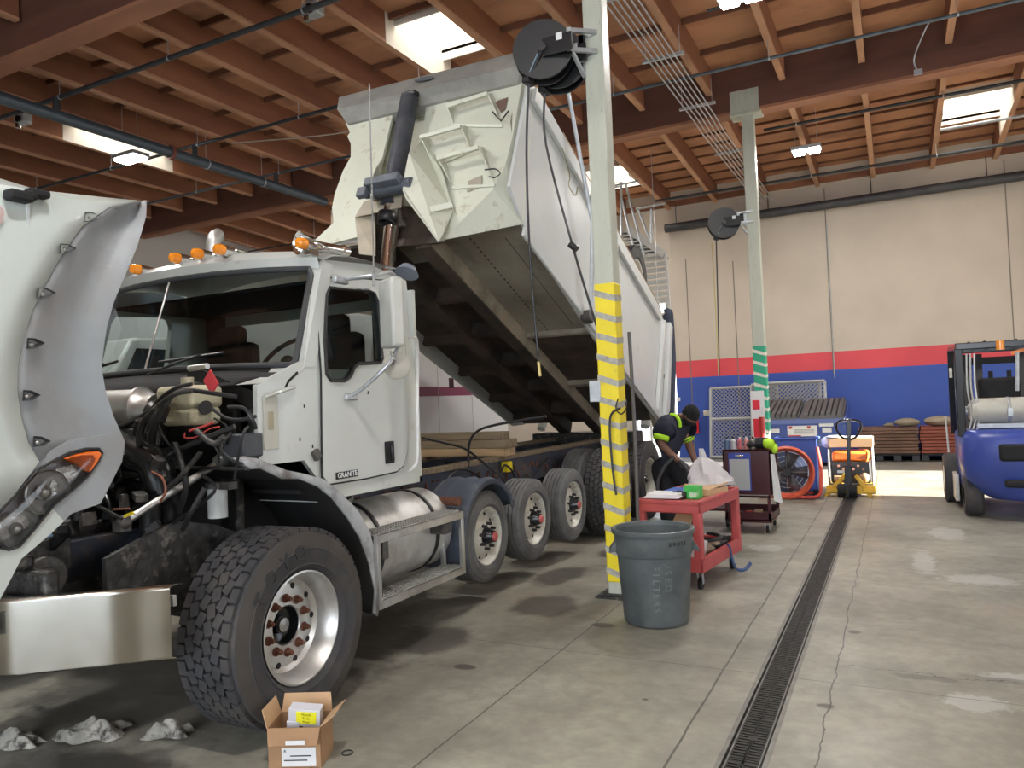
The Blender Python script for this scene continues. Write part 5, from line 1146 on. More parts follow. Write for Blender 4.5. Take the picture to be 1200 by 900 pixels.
cb_ = tag(MB().bb(-1.80, -1.55, 9.085, 9.095, .50, .94).build('clipboard', mat('blue_clip_folder', (.03, .06, .35), .4), bevel=.002), 'blue-topped clipboard hanging on the end of the tall maroon cart', 'clipboard')
MB().bb(-1.79, -1.565, 9.08, 9.086, .51, .87).build('form_sheet', mat('grey_printed_form', (.45, .47, .48), .6), cb_, smooth=0)
MB().bb(-1.72, -1.63, 9.075, 9.086, .895, .92).build('clip', M_chrome, cb_, bevel=.003)
tag(MB().prism([(-1.335, 9.15, .92), (-1.32, 9.15, .38), (-1.25, 9.3, .33), (-1.33, 9.4, .9)], (.006, 0, 0)).build('hanging_paper', M_paper, smooth=0), 'long white sheet hanging from the right side of the tall maroon cart', 'paper')
bcol = [(.10, .16, .28), (.50, .50, .52), (.55, .14, .15), (.52, .20, .20), (.18, .16, .12)]
for i, c in enumerate(bcol):
    x = -1.83 + i * .075
    b_ = tag(MB().cyl((x, 9.2, .98), (x, 9.2, 1.08), .030, n=16).cyl((x, 9.2, 1.08), (x, 9.2, 1.10), .030, .012, 16).build('spray_bottle', mat('bottle_tint_%d' % i, c, .4)), ('dark blue', 'grey', 'red and white', 'pink', 'dark brown')[i] + ' can in the row on top of the tall maroon cart', 'can', 'cans on the tall maroon cart')
    MB().cyl((x, 9.2, 1.10), (x, 9.2, 1.125), .013, n=12).build('cap', M_paper if i in (2, 3) else M_black, b_)
jk = tag(MB().ball((-1.45, 9.3, 1.04), .14, sc=(1.2, 1, .5)).ball((-1.55, 9.25, 1.03), .10, sc=(1, 1, .5)).build('jacket', mat('black_work_cloth', (.012, .012, .014), .85, bump=.6, bscale=20)), 'black and lime work jacket bundled on top of the tall maroon cart', 'jacket')
MB().ball((-1.36, 9.22, 1.04), .09, sc=(.8, 1, .7)).ball((-1.30, 9.25, .98), .06, sc=(.7, 1, 1)).build('lime_panel', mat('lime_cloth', (.45, .75, .03), .7, bump=.5, bscale=20), jk)
for i in range(9):
    x, y = -1.80 + (i % 5) * .09, 9.22 + (i // 5) * .14
    tag(MB().box((x, y, .19 + .01 * (i % 3)), (.07, .09, .04 + .02 * (i % 3)), Matrix.Rotation(i, 3, 'Z')).build('shop_part', (mat('tan_part', (.4, .28, .17), .6), M_paper, M_red, M_engg)[i % 4], bevel=.004), ('tan', 'white', 'red', 'grey')[i % 4] + ' small part piled on the bottom tray of the tall maroon cart', 'part', 'parts on the bottom tray of the tall maroon cart')
m2c = thing('work_cart', 'low maroon cart with a white top that the mechanic leans over', 'cart', (-2.28, 9.75, 0))
cm(MB().bb(-.40, .40, -.30, .30, .62, .74).bb(-.40, .40, -.30, .30, .2, .24), 'tray', M_mar, m2c, bevel=.006)
cm(MB().bb(-.39, .39, -.28, .28, .74, .752), 'white_top', mat('bright_white_sheet', (.85, .85, .86), .5), m2c)
for sx in (-.38, .345):
    for sy in (-.28, .245): cm(MB().bb(sx, sx + .035, sy, sy + .035, .1, .65), 'corner_post', M_mar, m2c)
for sx in (-.35, .35):
    for sy in (-.25, .25): caster(m2c, sx, sy, .12, .045)

# ------------------------------------------------------------------ cardboard box by the wheel, rags, ring
bx = thing('cardboard_box', 'open brown cardboard box on the floor in front of the steer wheel', 'box', (-2.60, 2.75, 0), math.radians(24))
a, b_, h = .125, .095, .185
cm(MB().bb(-a, a, -b_, -b_ + .004, 0, h).bb(-a, a, b_ - .004, b_, 0, h).bb(-a, -a + .004, -b_, b_, 0, h).bb(a - .004, a, -b_, b_, 0, h).bb(-a, a, -b_, b_, 0, .004), 'carton_body', M_card, bx, smooth=0)
def flap(p, q, d, L): p, q, d = V(p), V(q), V(d).normalized(); return MB().prism([p, q, q + d * L - (q - p) * .04, p + d * L + (q - p) * .04], d.cross(q - p).normalized() * .004)
cm(flap((-a, b_, h), (a, b_, h), (0, .25, 1), .085), 'flap', M_cardin, bx, smooth=0)
cm(flap((a, -b_, h), (a, b_, h), (1, .1, .75), .085), 'flap', M_cardin, bx, smooth=0)
cm(flap((-a, -b_, h), (-a, b_, h), (-.25, 0, .9), .085), 'flap', M_cardin, bx, smooth=0)
cm(flap((-a, -b_, h), (a, -b_, h), (0, -.32, -1), .075), 'flap', M_card, bx, smooth=0)
cm(MB().bb(-.03, .06, -b_ - .0320, -b_ - .030, h - .065, h - .045), 'flap_sticker', M_paper, bx, smooth=0)
cm(MB().bb(-.06, .10, -b_ - .0025, -b_, .01, .095), 'shipping_label', M_paper, bx, smooth=0)
cm(MB().text('A', (-.045, -b_ - .004, .08), (1, 0, 0), (0, 0, 1), .02, .001).bb(-.02, .08, -b_ - .0035, -b_ - .0025, .055, .06).bb(-.05, .06, -b_ - .0035, -b_ - .0025, .035, .04), 'label_print', M_ink, bx, smooth=0)
ib = thing('parts_box', 'slim white parts box with a yellow note inside the cardboard box', 'box', PM[bx.name] @ V((.02, .015, .02)), math.radians(24))
Rt = Matrix.Rotation(.18, 3, 'X') @ Matrix.Rotation(.10, 3, 'Y')
cm(MB().box((0, 0, .115), (.15, .06, .23), Rt).box((-.055, .01, .095), (.06, .08, .16), Rt), 'carton_body', mat('white_parts_carton', (.62, .62, .66), .5), ib, bevel=.002)
cm(MB().box(Rt @ V((.01, -.0315, .075)) + V((0, 0, .115)), (.095, .003, .06), Rt), 'sticky_note', mat('yellow_note', (.85, .80, .02), .6), ib, smooth=0)
tx = MB(); o_ = V((0, 0, .115))
for i, s_ in enumerate(('TRUCK', 'To be', 'Fixed')): tx.text(s_, o_ + Rt @ V((.01, -.034, .092 - i * .018)), Rt @ V((1, 0, 0)), Rt @ V((0, 0, 1)), .015, .001)
cm(tx, 'note_writing', mat('brown_pen', (.25, .20, .02), .6), ib, smooth=0)
cm(MB().box(Rt @ V((-.03, -.031, .025)) + o_, (.05, .003, .012), Rt).box(Rt @ V((.045, -.031, .025)) + o_, (.03, .003, .007), Rt), 'carton_print', M_ink, ib, smooth=0)
M_rag = mat('grubby_rag_cloth', (.36, .35, .31), .9, var=.4, scale=10, col2=(.06, .05, .045), amt=.36, sc2=14, bump=.6, bscale=30)
def rag(cx, cy, lx, ly, rz, seed, lab):
    rs = random.Random(seed); rows = []; ph = [rs.uniform(0, 6) for _ in range(6)]
    for i in range(26):
        row = []
        for j in range(18):
            u = i / 25 * 2 - 1; v = j / 17 * 2 - 1
            hh = .042 * max(0, 1 - u * u) * max(0, 1 - v * v * .8) + .014 * (1 + math.sin(u * 5 + v * 4 + ph[0])) + .009 * (1 + math.sin(v * 7 - u * 5 + ph[1])) + .006 * math.sin(u * 10 + ph[2]) * math.cos(v * 8 + ph[3])
            edge = max(abs(u), abs(v)); hh *= (1 - edge ** 6)
            row.append(V((u * lx * (1 + .18 * math.sin(v * 4 + ph[4])), v * ly * (1 + .25 * math.sin(u * 5 + ph[5])), max(.002, hh + .002))))
        rows.append(row)
    small('shop_rag', lab, 'rag', MB().grid(rows), M_rag, (cx, cy, .002), rz, 'shop rags on the floor', solid=.003, smooth=60)
q = at(108, 862, 2, 0); rag(q.x, q.y, .16, .09, .5, 1, 'largest crumpled grey rag on the floor under the bumper, middle of the three')
q = at(196, 862, 2, 0); rag(q.x, q.y, .105, .05, .5, 2, 'small cream rag on the floor nearest the steer wheel')
q = at(15, 873, 2, 0); rag(q.x, q.y, .14, .06, .3, 3, 'brownish rag at the lower left edge of the picture')
q = at(407, 883, 2, 0)
tag(MB().tube([q + V((math.cos(t * PI / 12) * .026, math.sin(t * PI / 12) * .026, .004)) for t in range(25)], .003, 6, False).build('rubber_ring', M_hosed), 'small black rubber ring on the floor beside the cardboard box', 'ring')
q = at(117, 865, 2, 0)
tag(MB().prism([V((-3.62, 7.55, .01)), V((-3.55, 7.45, .01)), V((-3.50, 7.6, .06))], (.005, 0, .002)).build('paper_scrap', M_paper, smooth=0), 'tiny white paper scrap on the floor beneath the rear tires', 'paper')

# ------------------------------------------------------------------ timbers on the frame
for i, (z0, z1, xa, xb, y0, y1, mt, lab) in enumerate(((1.095, 1.175, -4.75, -3.62, 6.9, 7.15, M_wood2, 'bottom yellowish timber of the stack on the truck frame'), (1.177, 1.265, -4.78, -3.60, 6.9, 7.16, M_wood, 'middle grey timber of the stack on the truck frame'), (1.267, 1.345, -4.74, -3.68, 6.92, 7.14, M_wood, 'top weathered timber of the stack on the truck frame'))):
    tag(MB().bb(xa, xb, y0, y1, z0, z1).build('timber_block', mt, bevel=.006), lab, 'timber', 'timbers stacked on the truck frame')

# ------------------------------------------------------------------ hose reels
M_reel = mat('black_reel_enamel', (.006, .0065, .008), .45, var=.2, scale=10)
def reel(c, ax, r, w_, lab, drop, arm_to=None, postx=-2.13, posty=6.05, end=None, hcol=None, postw=.085):
    c = V(c); ax = V(ax).normalized(); side = V((0, 0, 1)).cross(ax).normalized()
    t = thing('hose_reel', lab, 'hose reel', c)
    MB().lathe([(r, -w_ / 2), (r * 1.0, -w_ / 2 + .02), (r * .92, -w_ / 2 + .02), (r * .55, -w_ / 2 + .005), (.0, -w_ / 2 - .0)], c, ax, 40).lathe([(0, w_ / 2), (r * .92, w_ / 2 - .015), (r, w_ / 2 - .02), (r, w_ / 2), (0, w_ / 2)], c, ax, 40).lathe([(r * .45, -w_ / 2), (r * .45, w_ / 2)], c, ax, 30).build('spool', M_reel, t)
    hsm = MB()
    for k in range(4): hsm.lathe([(r * .62 + math.cos(q * PI / 4) * w_ * .11, (k - 1.5) * w_ * .2 + math.sin(q * PI / 4) * w_ * .11) for q in range(8)], c, ax, 36, closed=True)
    hsm.build('coiled_hose', M_hosed, t)
    f = c + ax * (w_ / 2 + .012)
    MB().bar(f, f + side * 0 + (V((postx, posty, c.z)) - c) * .55 * V((1, 1, 0)) / 1 if 0 else f + V((r * 1.05, 0, 0)), .012, r * .62, up=(0, 0, 1)).build('side_plate', M_reel, t, bevel=.01)
    MB().cyl(f, f + ax * .03, r * .14).build('spring_hub', M_reel, t)
    gd = c + V((-r * .55, 0, -r * .98)) + ax * (w_ * .5)
    MB().bar(f + V((-.0, 0, -.02)), gd, .05, .035).box(gd, (.07, w_ * .9, .05)).build('guide_arm', M_reel, t, bevel=.012)
    MB().bar(f + V((-.03, -.028, -.05)), gd + V((.02, -.030, .05)), .012, .004).build('arm_decal', mat('pale_blue_decal', (.35, .5, .62), .5), t)
    MB().box(f + V((r * .62, 0, r * .22)) + ax * .012, (.055, .003, .06)).build('instruction_label', M_paper, t, smooth=0)
    mb = MB()
    for dz in (r * .55, -r * .1):
        mb.bar((c.x + r * .85, c.y, c.z + dz), (postx - postw + .12, posty - postw - .015, c.z + dz + .02), .035, .035)
    mb.bar((c.x + r * .95, c.y, c.z - r * .05), (postx - postw, posty - postw, c.z - r * .75), .03, .03).bar((c.x + r * .95, c.y, c.z + r * .6), (c.x + r * .95, c.y, c.z - r * .2), .04, .03).build('mounting_bracket', M_galv, t, bevel=.003)
    MB().box((postx - postw - .01, posty - postw - .01, c.z + r * .2), (.05, .04, r * .9)).build('bracket_plate', M_galv, t, bevel=.003)
    top = gd + V((0, 0, -.02))
    if drop: MB().tube(cr([top] + drop, 5), .011, 8).build('hanging_hose', hcol or M_hosed, t)
    if end is not None: MB().cyl(end[0], end[1], .013, n=10).build('hose_nozzle', mat('brass_fitting', (.62, .50, .20), .4, .5), t)
    return t
Ya = 5.75
c1 = at(637, 62, 1, Ya); dr1 = [at(617, 180, 1, Ya), at(621, 300, 1, Ya), at(631, 422, 1, Ya)]
reel(c1, (.30, -1, .02), .25, .15, 'front black hose reel of the pair high on the yellow-wrapped post', dr1, end=(at(631, 424, 1, Ya), at(633, 441, 1, Ya)))
c2 = at(655, 74, 1, 6.0); 
dr2 = [at(640, 170, 1, 6.0), at(671, 288, 1, 6.0), at(700, 385, 1, 6.0), at(713, 470, 1, 5.93), at(727, 500, 1, 5.93), at(717, 540, 1, 5.93), at(731, 640, 1, 5.93)]
t2 = reel(c2, (.30, -1, .02), .25, .15, 'rear black hose reel of the pair high on the yellow-wrapped post', dr2[:3])
MB().cyl(at(668, 286, 1, 5.98), at(676, 292, 1, 5.98), .03).build('hose_stopper', M_black, t2)
c3 = at(848, 262, 1, 13.45)
t3 = reel(c3, (.30, -1, .02), .27, .16, 'black hose reel on the green-striped post by the back wall', [at(841, 350, 1, 13.4), at(843, 440, 1, 13.4)], postx=-2.08, posty=13.65, postw=.10)
MB().tube(cr([at(834, 285, 1, 13.35), at(838, 350, 1, 13.35), at(842, 440, 1, 13.35)]), .010, 6).build('yellow_hose', mat('yellow_hose', (.45, .38, .15), .5), t3)
# things fixed on the posts
bh = tag(MB().tube(cr([at(727, 478, 1, 5.9), at(715, 490, 1, 5.9), at(717, 540, 1, 5.9), at(722, 580, 1, 5.9)]), .010, 8).build('looped_hose', M_hosed), 'black hose looped over the hook on the yellow-wrapped post', 'hose')
tag(MB().tube(cr([V((-1.99, 6.15, 2.2)), V((-1.985, 6.16, 1.4)), V((-1.99, 6.15, .5)), V((-1.98, 6.13, .2))]), .016, 8).build('air_line', mat('grey_air_line', (.09, .085, .085), .5)), 'dark grey air line running down the right side of the yellow-wrapped post', 'hose')
fx = thing('fire_extinguisher', 'red and white fire extinguisher station on the green-striped post', 'fire extinguisher', (-2.10, 13.5, 0))
q = at(889, 492, 1, 13.48)
MB().bb(q.x - .12, q.x + .10, 13.50, 13.53, q.z - .35, q.z + .5).build('sign_board', M_paper, fx)
MB().bb(q.x - .09, q.x + .06, 13.49, 13.50, q.z - .30, q.z + .02).bb(q.x - .09, q.x + .03, 13.49, 13.50, q.z + .18, q.z + .34).build('red_panel', mat('sign_red', (.72, .02, .04), .5), fx, smooth=0)
MB().cyl((q.x + .06, 13.44, q.z - .3), (q.x + .06, 13.44, q.z + .05), .045, n=16).build('cylinder_body', M_red, fx)
q = at(815, 498, 1, WALL_Y - .12)
f2 = thing('fire_extinguisher', 'small red fire extinguisher hanging on the blue wall behind the mechanic', 'fire extinguisher', q)
MB().cyl(q + V((0, 0, -.22)), q + V((0, 0, .14)), .09, n=18).build('cylinder_body', mat('bright_red', (.75, .03, .04), .4), f2)
MB().cyl(q + V((0, 0, .14)), q + V((0, 0, .24)), .05, n=12).box(q + V((.02, 0, .27)), (.16, .05, .06)).build('valve_head', mat('yellow_orange_tag', (.8, .45, .1), .5), f2)
q = at(848 - 20, 484, 1, WALL_Y - .02); tag(MB().box(q, (.16, .04, .14)).build('wall_switch', mat('cream_switch', (.6, .56, .48), .5), bevel=.01), 'cream wall switch on the blue wall beside the wire gate', 'switch')
q = at(795, 468, 1, WALL_Y - .02); tag(MB().box(q, (.10, .02, .10)).build('wall_notice', M_paper), 'tiny pale notice on the blue wall above the mechanic', 'notice')

# ------------------------------------------------------------------ back-wall things
M_gal = mat('gate_grey_paint', (.45, .46, .45), .5, .2, var=.1, scale=8)
def gate(x0, x1, y, z0, z1, tilt, lab, seed):
    t = thing('wire_gate', lab, 'gate', ((x0 + x1) / 2, y, 0)); k = lambda x, z: V((x, y + tilt * (z / z1), z))
    m = MB()
    for a, b_ in (((x0, z0), (x0, z1)), ((x1, z0), (x1, z1)), ((x0, z1), (x1, z1)), ((x0, z0), (x1, z0)), ((x0, z1 * .56), (x1, z1 * .56))): m.tube([k(*a), k(*b_)], .036, 10)
    m.build('gate_frame', M_gal, t)
    w = MB(); s = .095; n_ = int((x1 - x0 + z1) / s)
    for i in range(n_):
        c_ = x0 - z1 + i * s
        for sg in (1, -1):
            # line x = c + z (sg=1) or mirrored
            za = max(z0, x0 - c_); zb = min(z1, x1 - c_)
            if zb - za > .02:
                p, q_ = (c_ + za, za), (c_ + zb, zb)
                if sg < 0: p, q_ = (x0 + x1 - p[0], p[1]), (x0 + x1 - q_[0], q_[1])
                w.tube([k(*p) + V((0, .008 * sg, 0)), k(*q_) + V((0, .008 * sg, 0))], .008, 4, False)
    w.build('wire_mesh', mat('galvanised_mesh_wire', (.42, .43, .42), .5, .1), t, kind='stuff', smooth=0)
gate(-4.24, -2.62, 19.25, .05, 1.78, .32, 'left wire mesh gate panel leaning on the blue wall', 1)
gate(-3.20, -1.62, 19.12, .05, 1.82, .30, 'wire mesh gate panel leaning in front, right of the green-striped post', 2)
gate(-3.05, -1.50, 19.02, .05, 1.84, .28, 'outermost wire mesh gate panel directly behind the blue dumpster', 3)
db = thing('dumpster', 'blue steel dumpster with a ribbed dark lid below the wire gates', 'dumpster', (-2.2, 17.9, 0))
M_db = mat('blue_dumpster_paint', (.045, .085, .33), .5, var=.2, scale=4, col2=(.16, .18, .25), amt=.2, sc2=5)
dx0, dx1, dy0, dy1 = -2.78, -.98, 17.25, 18.7
MB().prism([(dx0, dy0 + .15, .08), (dx0, dy0, 1.0), (dx0, dy1, 1.25), (dx0, dy1, .08)], (dx1 - dx0, 0, 0)).build('body', M_db, db, bevel=.01)
MB().bb(dx0 - .04, dx1 + .04, dy0 - .05, dy0 + .02, .92, 1.04).bb(dx0 - .03, dx1 + .03, dy0 + .08, dy0 + .14, .42, .50).build('rim_bar', mat('lighter_blue_rim', (.10, .14, .36), .45), db, bevel=.008)
for k in range(2):
    l0 = dx0 + k * (dx1 - dx0) / 2; l1 = l0 + (dx1 - dx0) / 2 - .03; m = MB(); m.add([(l0, dy0 - .06, 1.045), (l1, dy0 - .06, 1.045), (l1, dy1, 1.38), (l0, dy1, 1.38), (l0, dy0 - .06, 1.02), (l1, dy0 - .06, 1.02), (l1, dy1, 1.34), (l0, dy1, 1.34)], [(0, 1, 2, 3), (4, 7, 6, 5), (0, 4, 5, 1), (1, 5, 6, 2), (3, 2, 6, 7), (0, 3, 7, 4)])
    for j in range(7):
        xx = l0 + .08 + j * (l1 - l0 - .1) / 7; m.add([(xx, dy0 - .02, 1.05), (xx + .10, dy0 - .02, 1.05), (xx + .10, dy1 - .05, 1.37), (xx, dy1 - .05, 1.37), (xx + .01, dy0 - .01, 1.12), (xx + .09, dy0 - .01, 1.12), (xx + .09, dy1 - .05, 1.44), (xx + .01, dy1 - .05, 1.44)], [(4, 5, 6, 7), (0, 4, 5, 1)[::-1], (1, 5, 6, 2)[::-1], (2, 6, 7, 3)[::-1], (3, 7, 4, 0)[::-1]])
    m.build('ribbed_lid', mat('dark_grey_lid', (.09, .09, .095), .6), db, smooth=0)
q = at(940, 505, 1, dy0 - .0); MB().bb(q.x - .30, q.x + .30, dy0 + .02, dy0 + .03, q.z - .13, q.z + .13).build('safety_notice', M_paper, db, smooth=0)
q2 = q
MB().bb(q.x - .29, q.x - .03, dy0 + .015, dy0 + .02, q.z - .12, q.z - .09).bb(q.x - .27, q.x - .2, dy0 + .015, dy0 + .02, q.z + .05, q.z + .10).bb(q.x + .1, q.x + .17, dy0 + .015, dy0 + .02, q.z + .05, q.z + .10).build('notice_print', M_red, db, smooth=0)
nt_ = MB()
for i in range(4): nt_.bb(q.x - .17, q.x + .24, dy0 + .016, dy0 + .02, q.z + .02 - i * .025, q.z + .03 - i * .025)
nt_.build('notice_lines', mat('grey_print', (.25, .25, .27), .6), db, smooth=0)
for u, v, w_, h_ in ((907, 505, .11, .045), (968, 497, .14, .05), (969, 504, .09, .05)):
    q = at(u, v, 1, dy0); MB().bb(q.x - w_, q.x + w_, dy0 + .0, dy0 + .03, q.z - h_, q.z + h_).build('white_sticker', M_paper, db, smooth=0)
for sx in (dx0 + .1, dx1 - .1): MB().cyl((sx - .03, dy0 + .2, .09), (sx + .03, dy0 + .2, .09), .085, n=18).build('caster_wheel', M_blackm, db)
# boards on pallets
M_b1 = mat('brown_board', (.19, .105, .07), .8, var=.3, scale=3); M_b2 = mat('reddish_board', (.30, .085, .055), .8, var=.25, scale=3, col2=(.35, .3, .25), amt=.1)
for (x0, x1, mt, nm) in ((-.82, .38, M_b1, 'brown board in the left stack on pallets by the blue wall'), (.42, 1.75, M_b2, 'reddish board in the right stack on pallets by the blue wall')):
    for k in range(8):
        tag(MB().bb(x0 + .02 * math.sin(k), x1 + .02 * math.cos(k * 2), 18.55 + .02 * math.sin(k * 3), 19.5, .165 + k * .072, .228 + k * .072).build('board', mt, bevel=.006), nm, 'board', nm.replace('board in', 'boards in'))
    p_ = thing('pallet', ('black plastic pallet under the brown boards' if x0 < 0 else 'black plastic pallet under the reddish boards'), 'pallet', ((x0 + x1) / 2, 19, 0))
    m = MB().bb(x0, x1, 18.45, 19.5, .13, .16).bb(x0, x1, 18.45, 19.5, 0, .02)
    m.build('deck', M_blackm, p_)
    m = MB()
    for i in range(4): m.bb(x0 + i * (x1 - x0 - .14) / 3, x0 + .14 + i * (x1 - x0 - .14) / 3, 18.46, 19.45, .02, .13)
    m.build('blocks', mat('dark_pallet_plastic', (.045, .045, .05), .6), p_)
for u, v, r, lab in ((1063, 497, .22, 'large tan sandbag on the brown board stack'), (1042, 499, .10, 'small tan lump on the left of the brown board stack'), (1101, 494, .26, 'tan sandbag on the reddish board stack left of the forklift')):
    q = at(u, v, 1, 18.9); rr_ = random.Random(u); m = MB().ball((q.x, q.y, .741 + r * .4), r, 12, 8, (1.2, 1, .42)); 
    for p in m.v: p.x += rr_.uniform(-.02, .02); p.z += rr_.uniform(-.008, .008)
    tag(m.build('sandbag', mat('tan_burlap', (.33, .28, .20), .9, var=.2, scale=6)), lab, 'bag')
# stairs and aluminium platform in the far corner
sr = thing('steel_staircase', 'pale steel staircase with railings climbing at the back behind the dump bed', 'staircase', (-5.3, 17.2, 0))
M_st = mat('pale_grey_stair_paint', (.52, .52, .50), .5, .2, var=.1, scale=6)
Q = lambda u, v, d=0.0: at(u, v, 1, 16.9 + d)
for i in range(8):                                       # each tread a part of its own
    t = i / 7; a, b_ = Q(722 + 26 * t, 272 + 27 * t), Q(740 + 34 * t, 270 + 27 * t)
    MB().bb(a.x, b_.x, 16.9, 17.7, a.z - .04, a.z).build('tread', M_st, sr)
MB().bar(Q(735, 268), Q(778, 298), .04, .16).bar(Q(735, 268, .8), Q(778, 298, .8), .04, .16).build('stringer', M_st, sr)
for i in range(9):
    v = 303 + i * 7; a, b_ = Q(754 + i * .5, v), Q(781 + i * .5, v - 1.5); MB().bb(a.x, b_.x, 16.95, 16.98, a.z - .07, a.z + .03).build('slat', M_st, sr, smooth=0)
MB().bar(Q(752, 297), Q(757, 368), .05, .05).bar(Q(780, 297), Q(785, 365), .05, .05).tube([Q(757, 368), Q(757, 368) + V((0, 0, -3.1))], .03, 8).tube([Q(785, 365), Q(785, 365) + V((0, 0, -3.1))], .03, 8).build('slat_frame', M_st, sr, smooth=0)
m = MB()
for a, b_ in (((728, 300), (728, 213)), ((733, 215), (755, 300)), ((728, 216), (748, 212)), ((745, 245), (780, 238)), ((763, 245), (763, 285)), ((748, 246), (762, 282)), ((727, 218), (708, 222)), ((728, 232), (745, 300))):
    m.tube([at(*a, 1, 16.9), at(*b_, 1, 16.9)], .028, 8)
m.build('railing', M_galv, sr)
lt_ = thing('strip_light', 'small glaring work light behind the tail of the dump bed', 'light', at(770, 362, 1, 16.2))
q = at(770, 362, 1, 16.2); MB().box(q, (.34, .08, .16)).build('diffuser', mat('lamp_glow', (1, 1, 1), .5, emit=(1, 1, 1), es=14), lt_, bevel=.02); MB().box(q + V((0, .06, .02)), (.38, .05, .2)).build('housing', M_galv, lt_)
MB().tube([q + V((0, .08, .1)), V((q.x, q.y + .1, 7.2))], .008, 6).build('hanging_wire', M_galv, lt_)
# wall notice conduit drop and pulls
tag(MB().tube([(-1.3, WALL_Y - .04, 5.6), (-1.3, WALL_Y - .04, 1.9)], .012, 6).build('wall_conduit', M_galv), 'thin conduit dropping down the beige wall right of the green-striped post', 'conduit')
# ------------------------------------------------------------------ drum fan
fn = thing('drum_fan', 'orange-rimmed drum fan standing behind the tall maroon cart', 'fan', (-1.55, 12.35, 0))
c = at(922, 553, 1, 12.3); ax = V((.12, -1, .05)).normalized()
MB().lathe([(.36, -.02), (.40, .0), (.40, .22), (.37, .24), (.33, .12), (.32, .0), (.33, -.02), (.36, -.02)], c, ax, 36).build('drum', mat('orange_red_enamel', (.75, .14, .07), .35), fn)
MB().lathe([(.33, -.20), (0, -.20)], c, ax, 30).build('back_disc', mat('slate_blue_disc', (.05, .07, .14), .5), fn)
m = MB()
for i in range(5):
    a = i * 2 * PI / 5; d_ = V((math.cos(a), 0, math.sin(a))); e_ = V((-math.sin(a), 0, math.cos(a)))
    m.add([c + d_ * .06 - e_ * .04, c + d_ * .30 - e_ * .11 + V((0, .05, 0)), c + d_ * .31 + e_ * .10 + V((0, -.05, 0)), c + d_ * .06 + e_ * .05], [(0, 1, 2, 3)])
m.build('blades', mat('dull_fan_blade', (.10, .11, .13), .4), fn, solid=.006)
m = MB()
for r in (.10, .17, .24, .31): m.lathe([(r, .02), (r + .006, .02)], c - ax * .03, ax, 32)
for i in range(8):
    a = i * PI / 4; m.tube([c + ax * .03, c + ax * .03 + V((math.cos(a), 0, math.sin(a))) * .34], .004, 4)
m.build('guard', M_steel, fn); MB().cyl(c, c + ax * .1, .06).build('motor', M_black, fn)
m = MB().tube(cr([V((-1.95, 12.1, .04)), V((-1.45, 12.1, .04)), V((-1.12, 12.15, .05)), V((-1.08, 12.3, .25)), V((-1.10, 12.55, .5)), V((-1.14, 12.6, .75))]), .025, 8).tube([V((-1.95, 12.1, .04)), V((-1.95, 12.6, .04)), V((-1.1, 12.6, .04))], .025, 8)
m.build('stand', mat('red_tube', (.6, .08, .06), .4), fn); MB().cyl((-1.20, 12.35, .06), (-1.12, 12.35, .06), .06, n=16).build('stand_wheel', M_blackm, fn)
tag(MB().bb(-1.75, -1.16, 12.70, 12.98, .0, .90).bb(-1.80, -1.12, 12.68, 13.0, .86, .90).build('blue_drum_crate', mat('blue_crate', (.05, .10, .42), .5, var=.2, scale=5), bevel=.015), 'blue crate standing right behind the orange-rimmed fan', 'crate')

# ------------------------------------------------------------------ pallet jack with generator
pj = thing('pallet_jack', 'yellow pallet jack with a tall black handle at the end of the drain', 'pallet jack', (-.72, 12.6, 0))
M_pj = mat('yellow_jack_paint', (.80, .48, .03), .4, var=.12, scale=6)
G = lambda u, v, y=12.45: at(u, v, 1, y)
m = MB().bar(G(994, 582), G(995, 510), .05, .05).bar(G(994, 575), G(994, 545), .10, .09)
m.build('steering_column', M_blackgl, pj, bevel=.008)
loop = cr([G(995, 515), G(986, 512), G(980, 502), G(983, 494), G(995, 492), G(1007, 494), G(1009, 502), G(1003, 512), G(995, 516)], 5)
MB().tube(loop, .017, 8, False).bar(G(995, 516), G(995, 492), .05, .03).build('handle_loop', M_blackgl, pj)
MB().cyl(V((-.86, 12.42, .10)), V((-.76, 12.42, .10)), .10, n=22).cyl(V((-.70, 12.42, .10)), V((-.60, 12.42, .10)), .10, n=22).build('steer_wheels', M_blackm, pj)
m = MB().bar(G(967, 582, 12.55), G(991, 556, 12.55), .05, .06).bar(G(1021, 582, 12.55), G(1003, 557, 12.55), .05, .06)
m.bb(-1.03, -.86, 12.5, 13.75, .06, .12).bb(-.52, -.35, 12.5, 13.75, .06, .12).bb(-1.03, -.35, 12.55, 12.62, .04, .16)
m.build('forks', M_pj, pj, bevel=.008)
gn = thing('generator', 'orange and black portable generator carried on the pallet jack', 'generator', (-.70, 13.0, .12))
q0, q1 = at(967, 576, 1, 12.85), at(1017, 530, 1, 12.85)
gx0, gx1 = -1.0, -.38
MB().bb(gx0 + .03, gx1 - .03, 12.82, 13.3, .17, .50).build('engine_block', M_black, gn, bevel=.02)
MB().bb(gx0 + .05, gx1 - .05, 12.82, 13.3, .50, .66).build('fuel_tank', mat('orange_tank_paint', (.85, .20, .03), .35), gn, bevel=.04)
MB().bb(gx0 + .05, gx1 - .05, 12.805, 12.82, .30, .50).build('control_panel', mat('charcoal_panel', (.03, .03, .035), .4), gn, bevel=.004)
m = MB()
for i in range(6): m.cyl((gx0 + .14 + i * .07, 12.805, .44 - .05 * (i % 2)), (gx0 + .14 + i * .07, 12.795, .44 - .05 * (i % 2)), .018, n=12)
m.build('sockets', mat('pale_sockets', (.5, .25, .18), .5), gn); MB().bb(gx0 + .12, gx0 + .30, 12.79, 12.805, .33, .37).build('maker_plate', M_steel, gn)
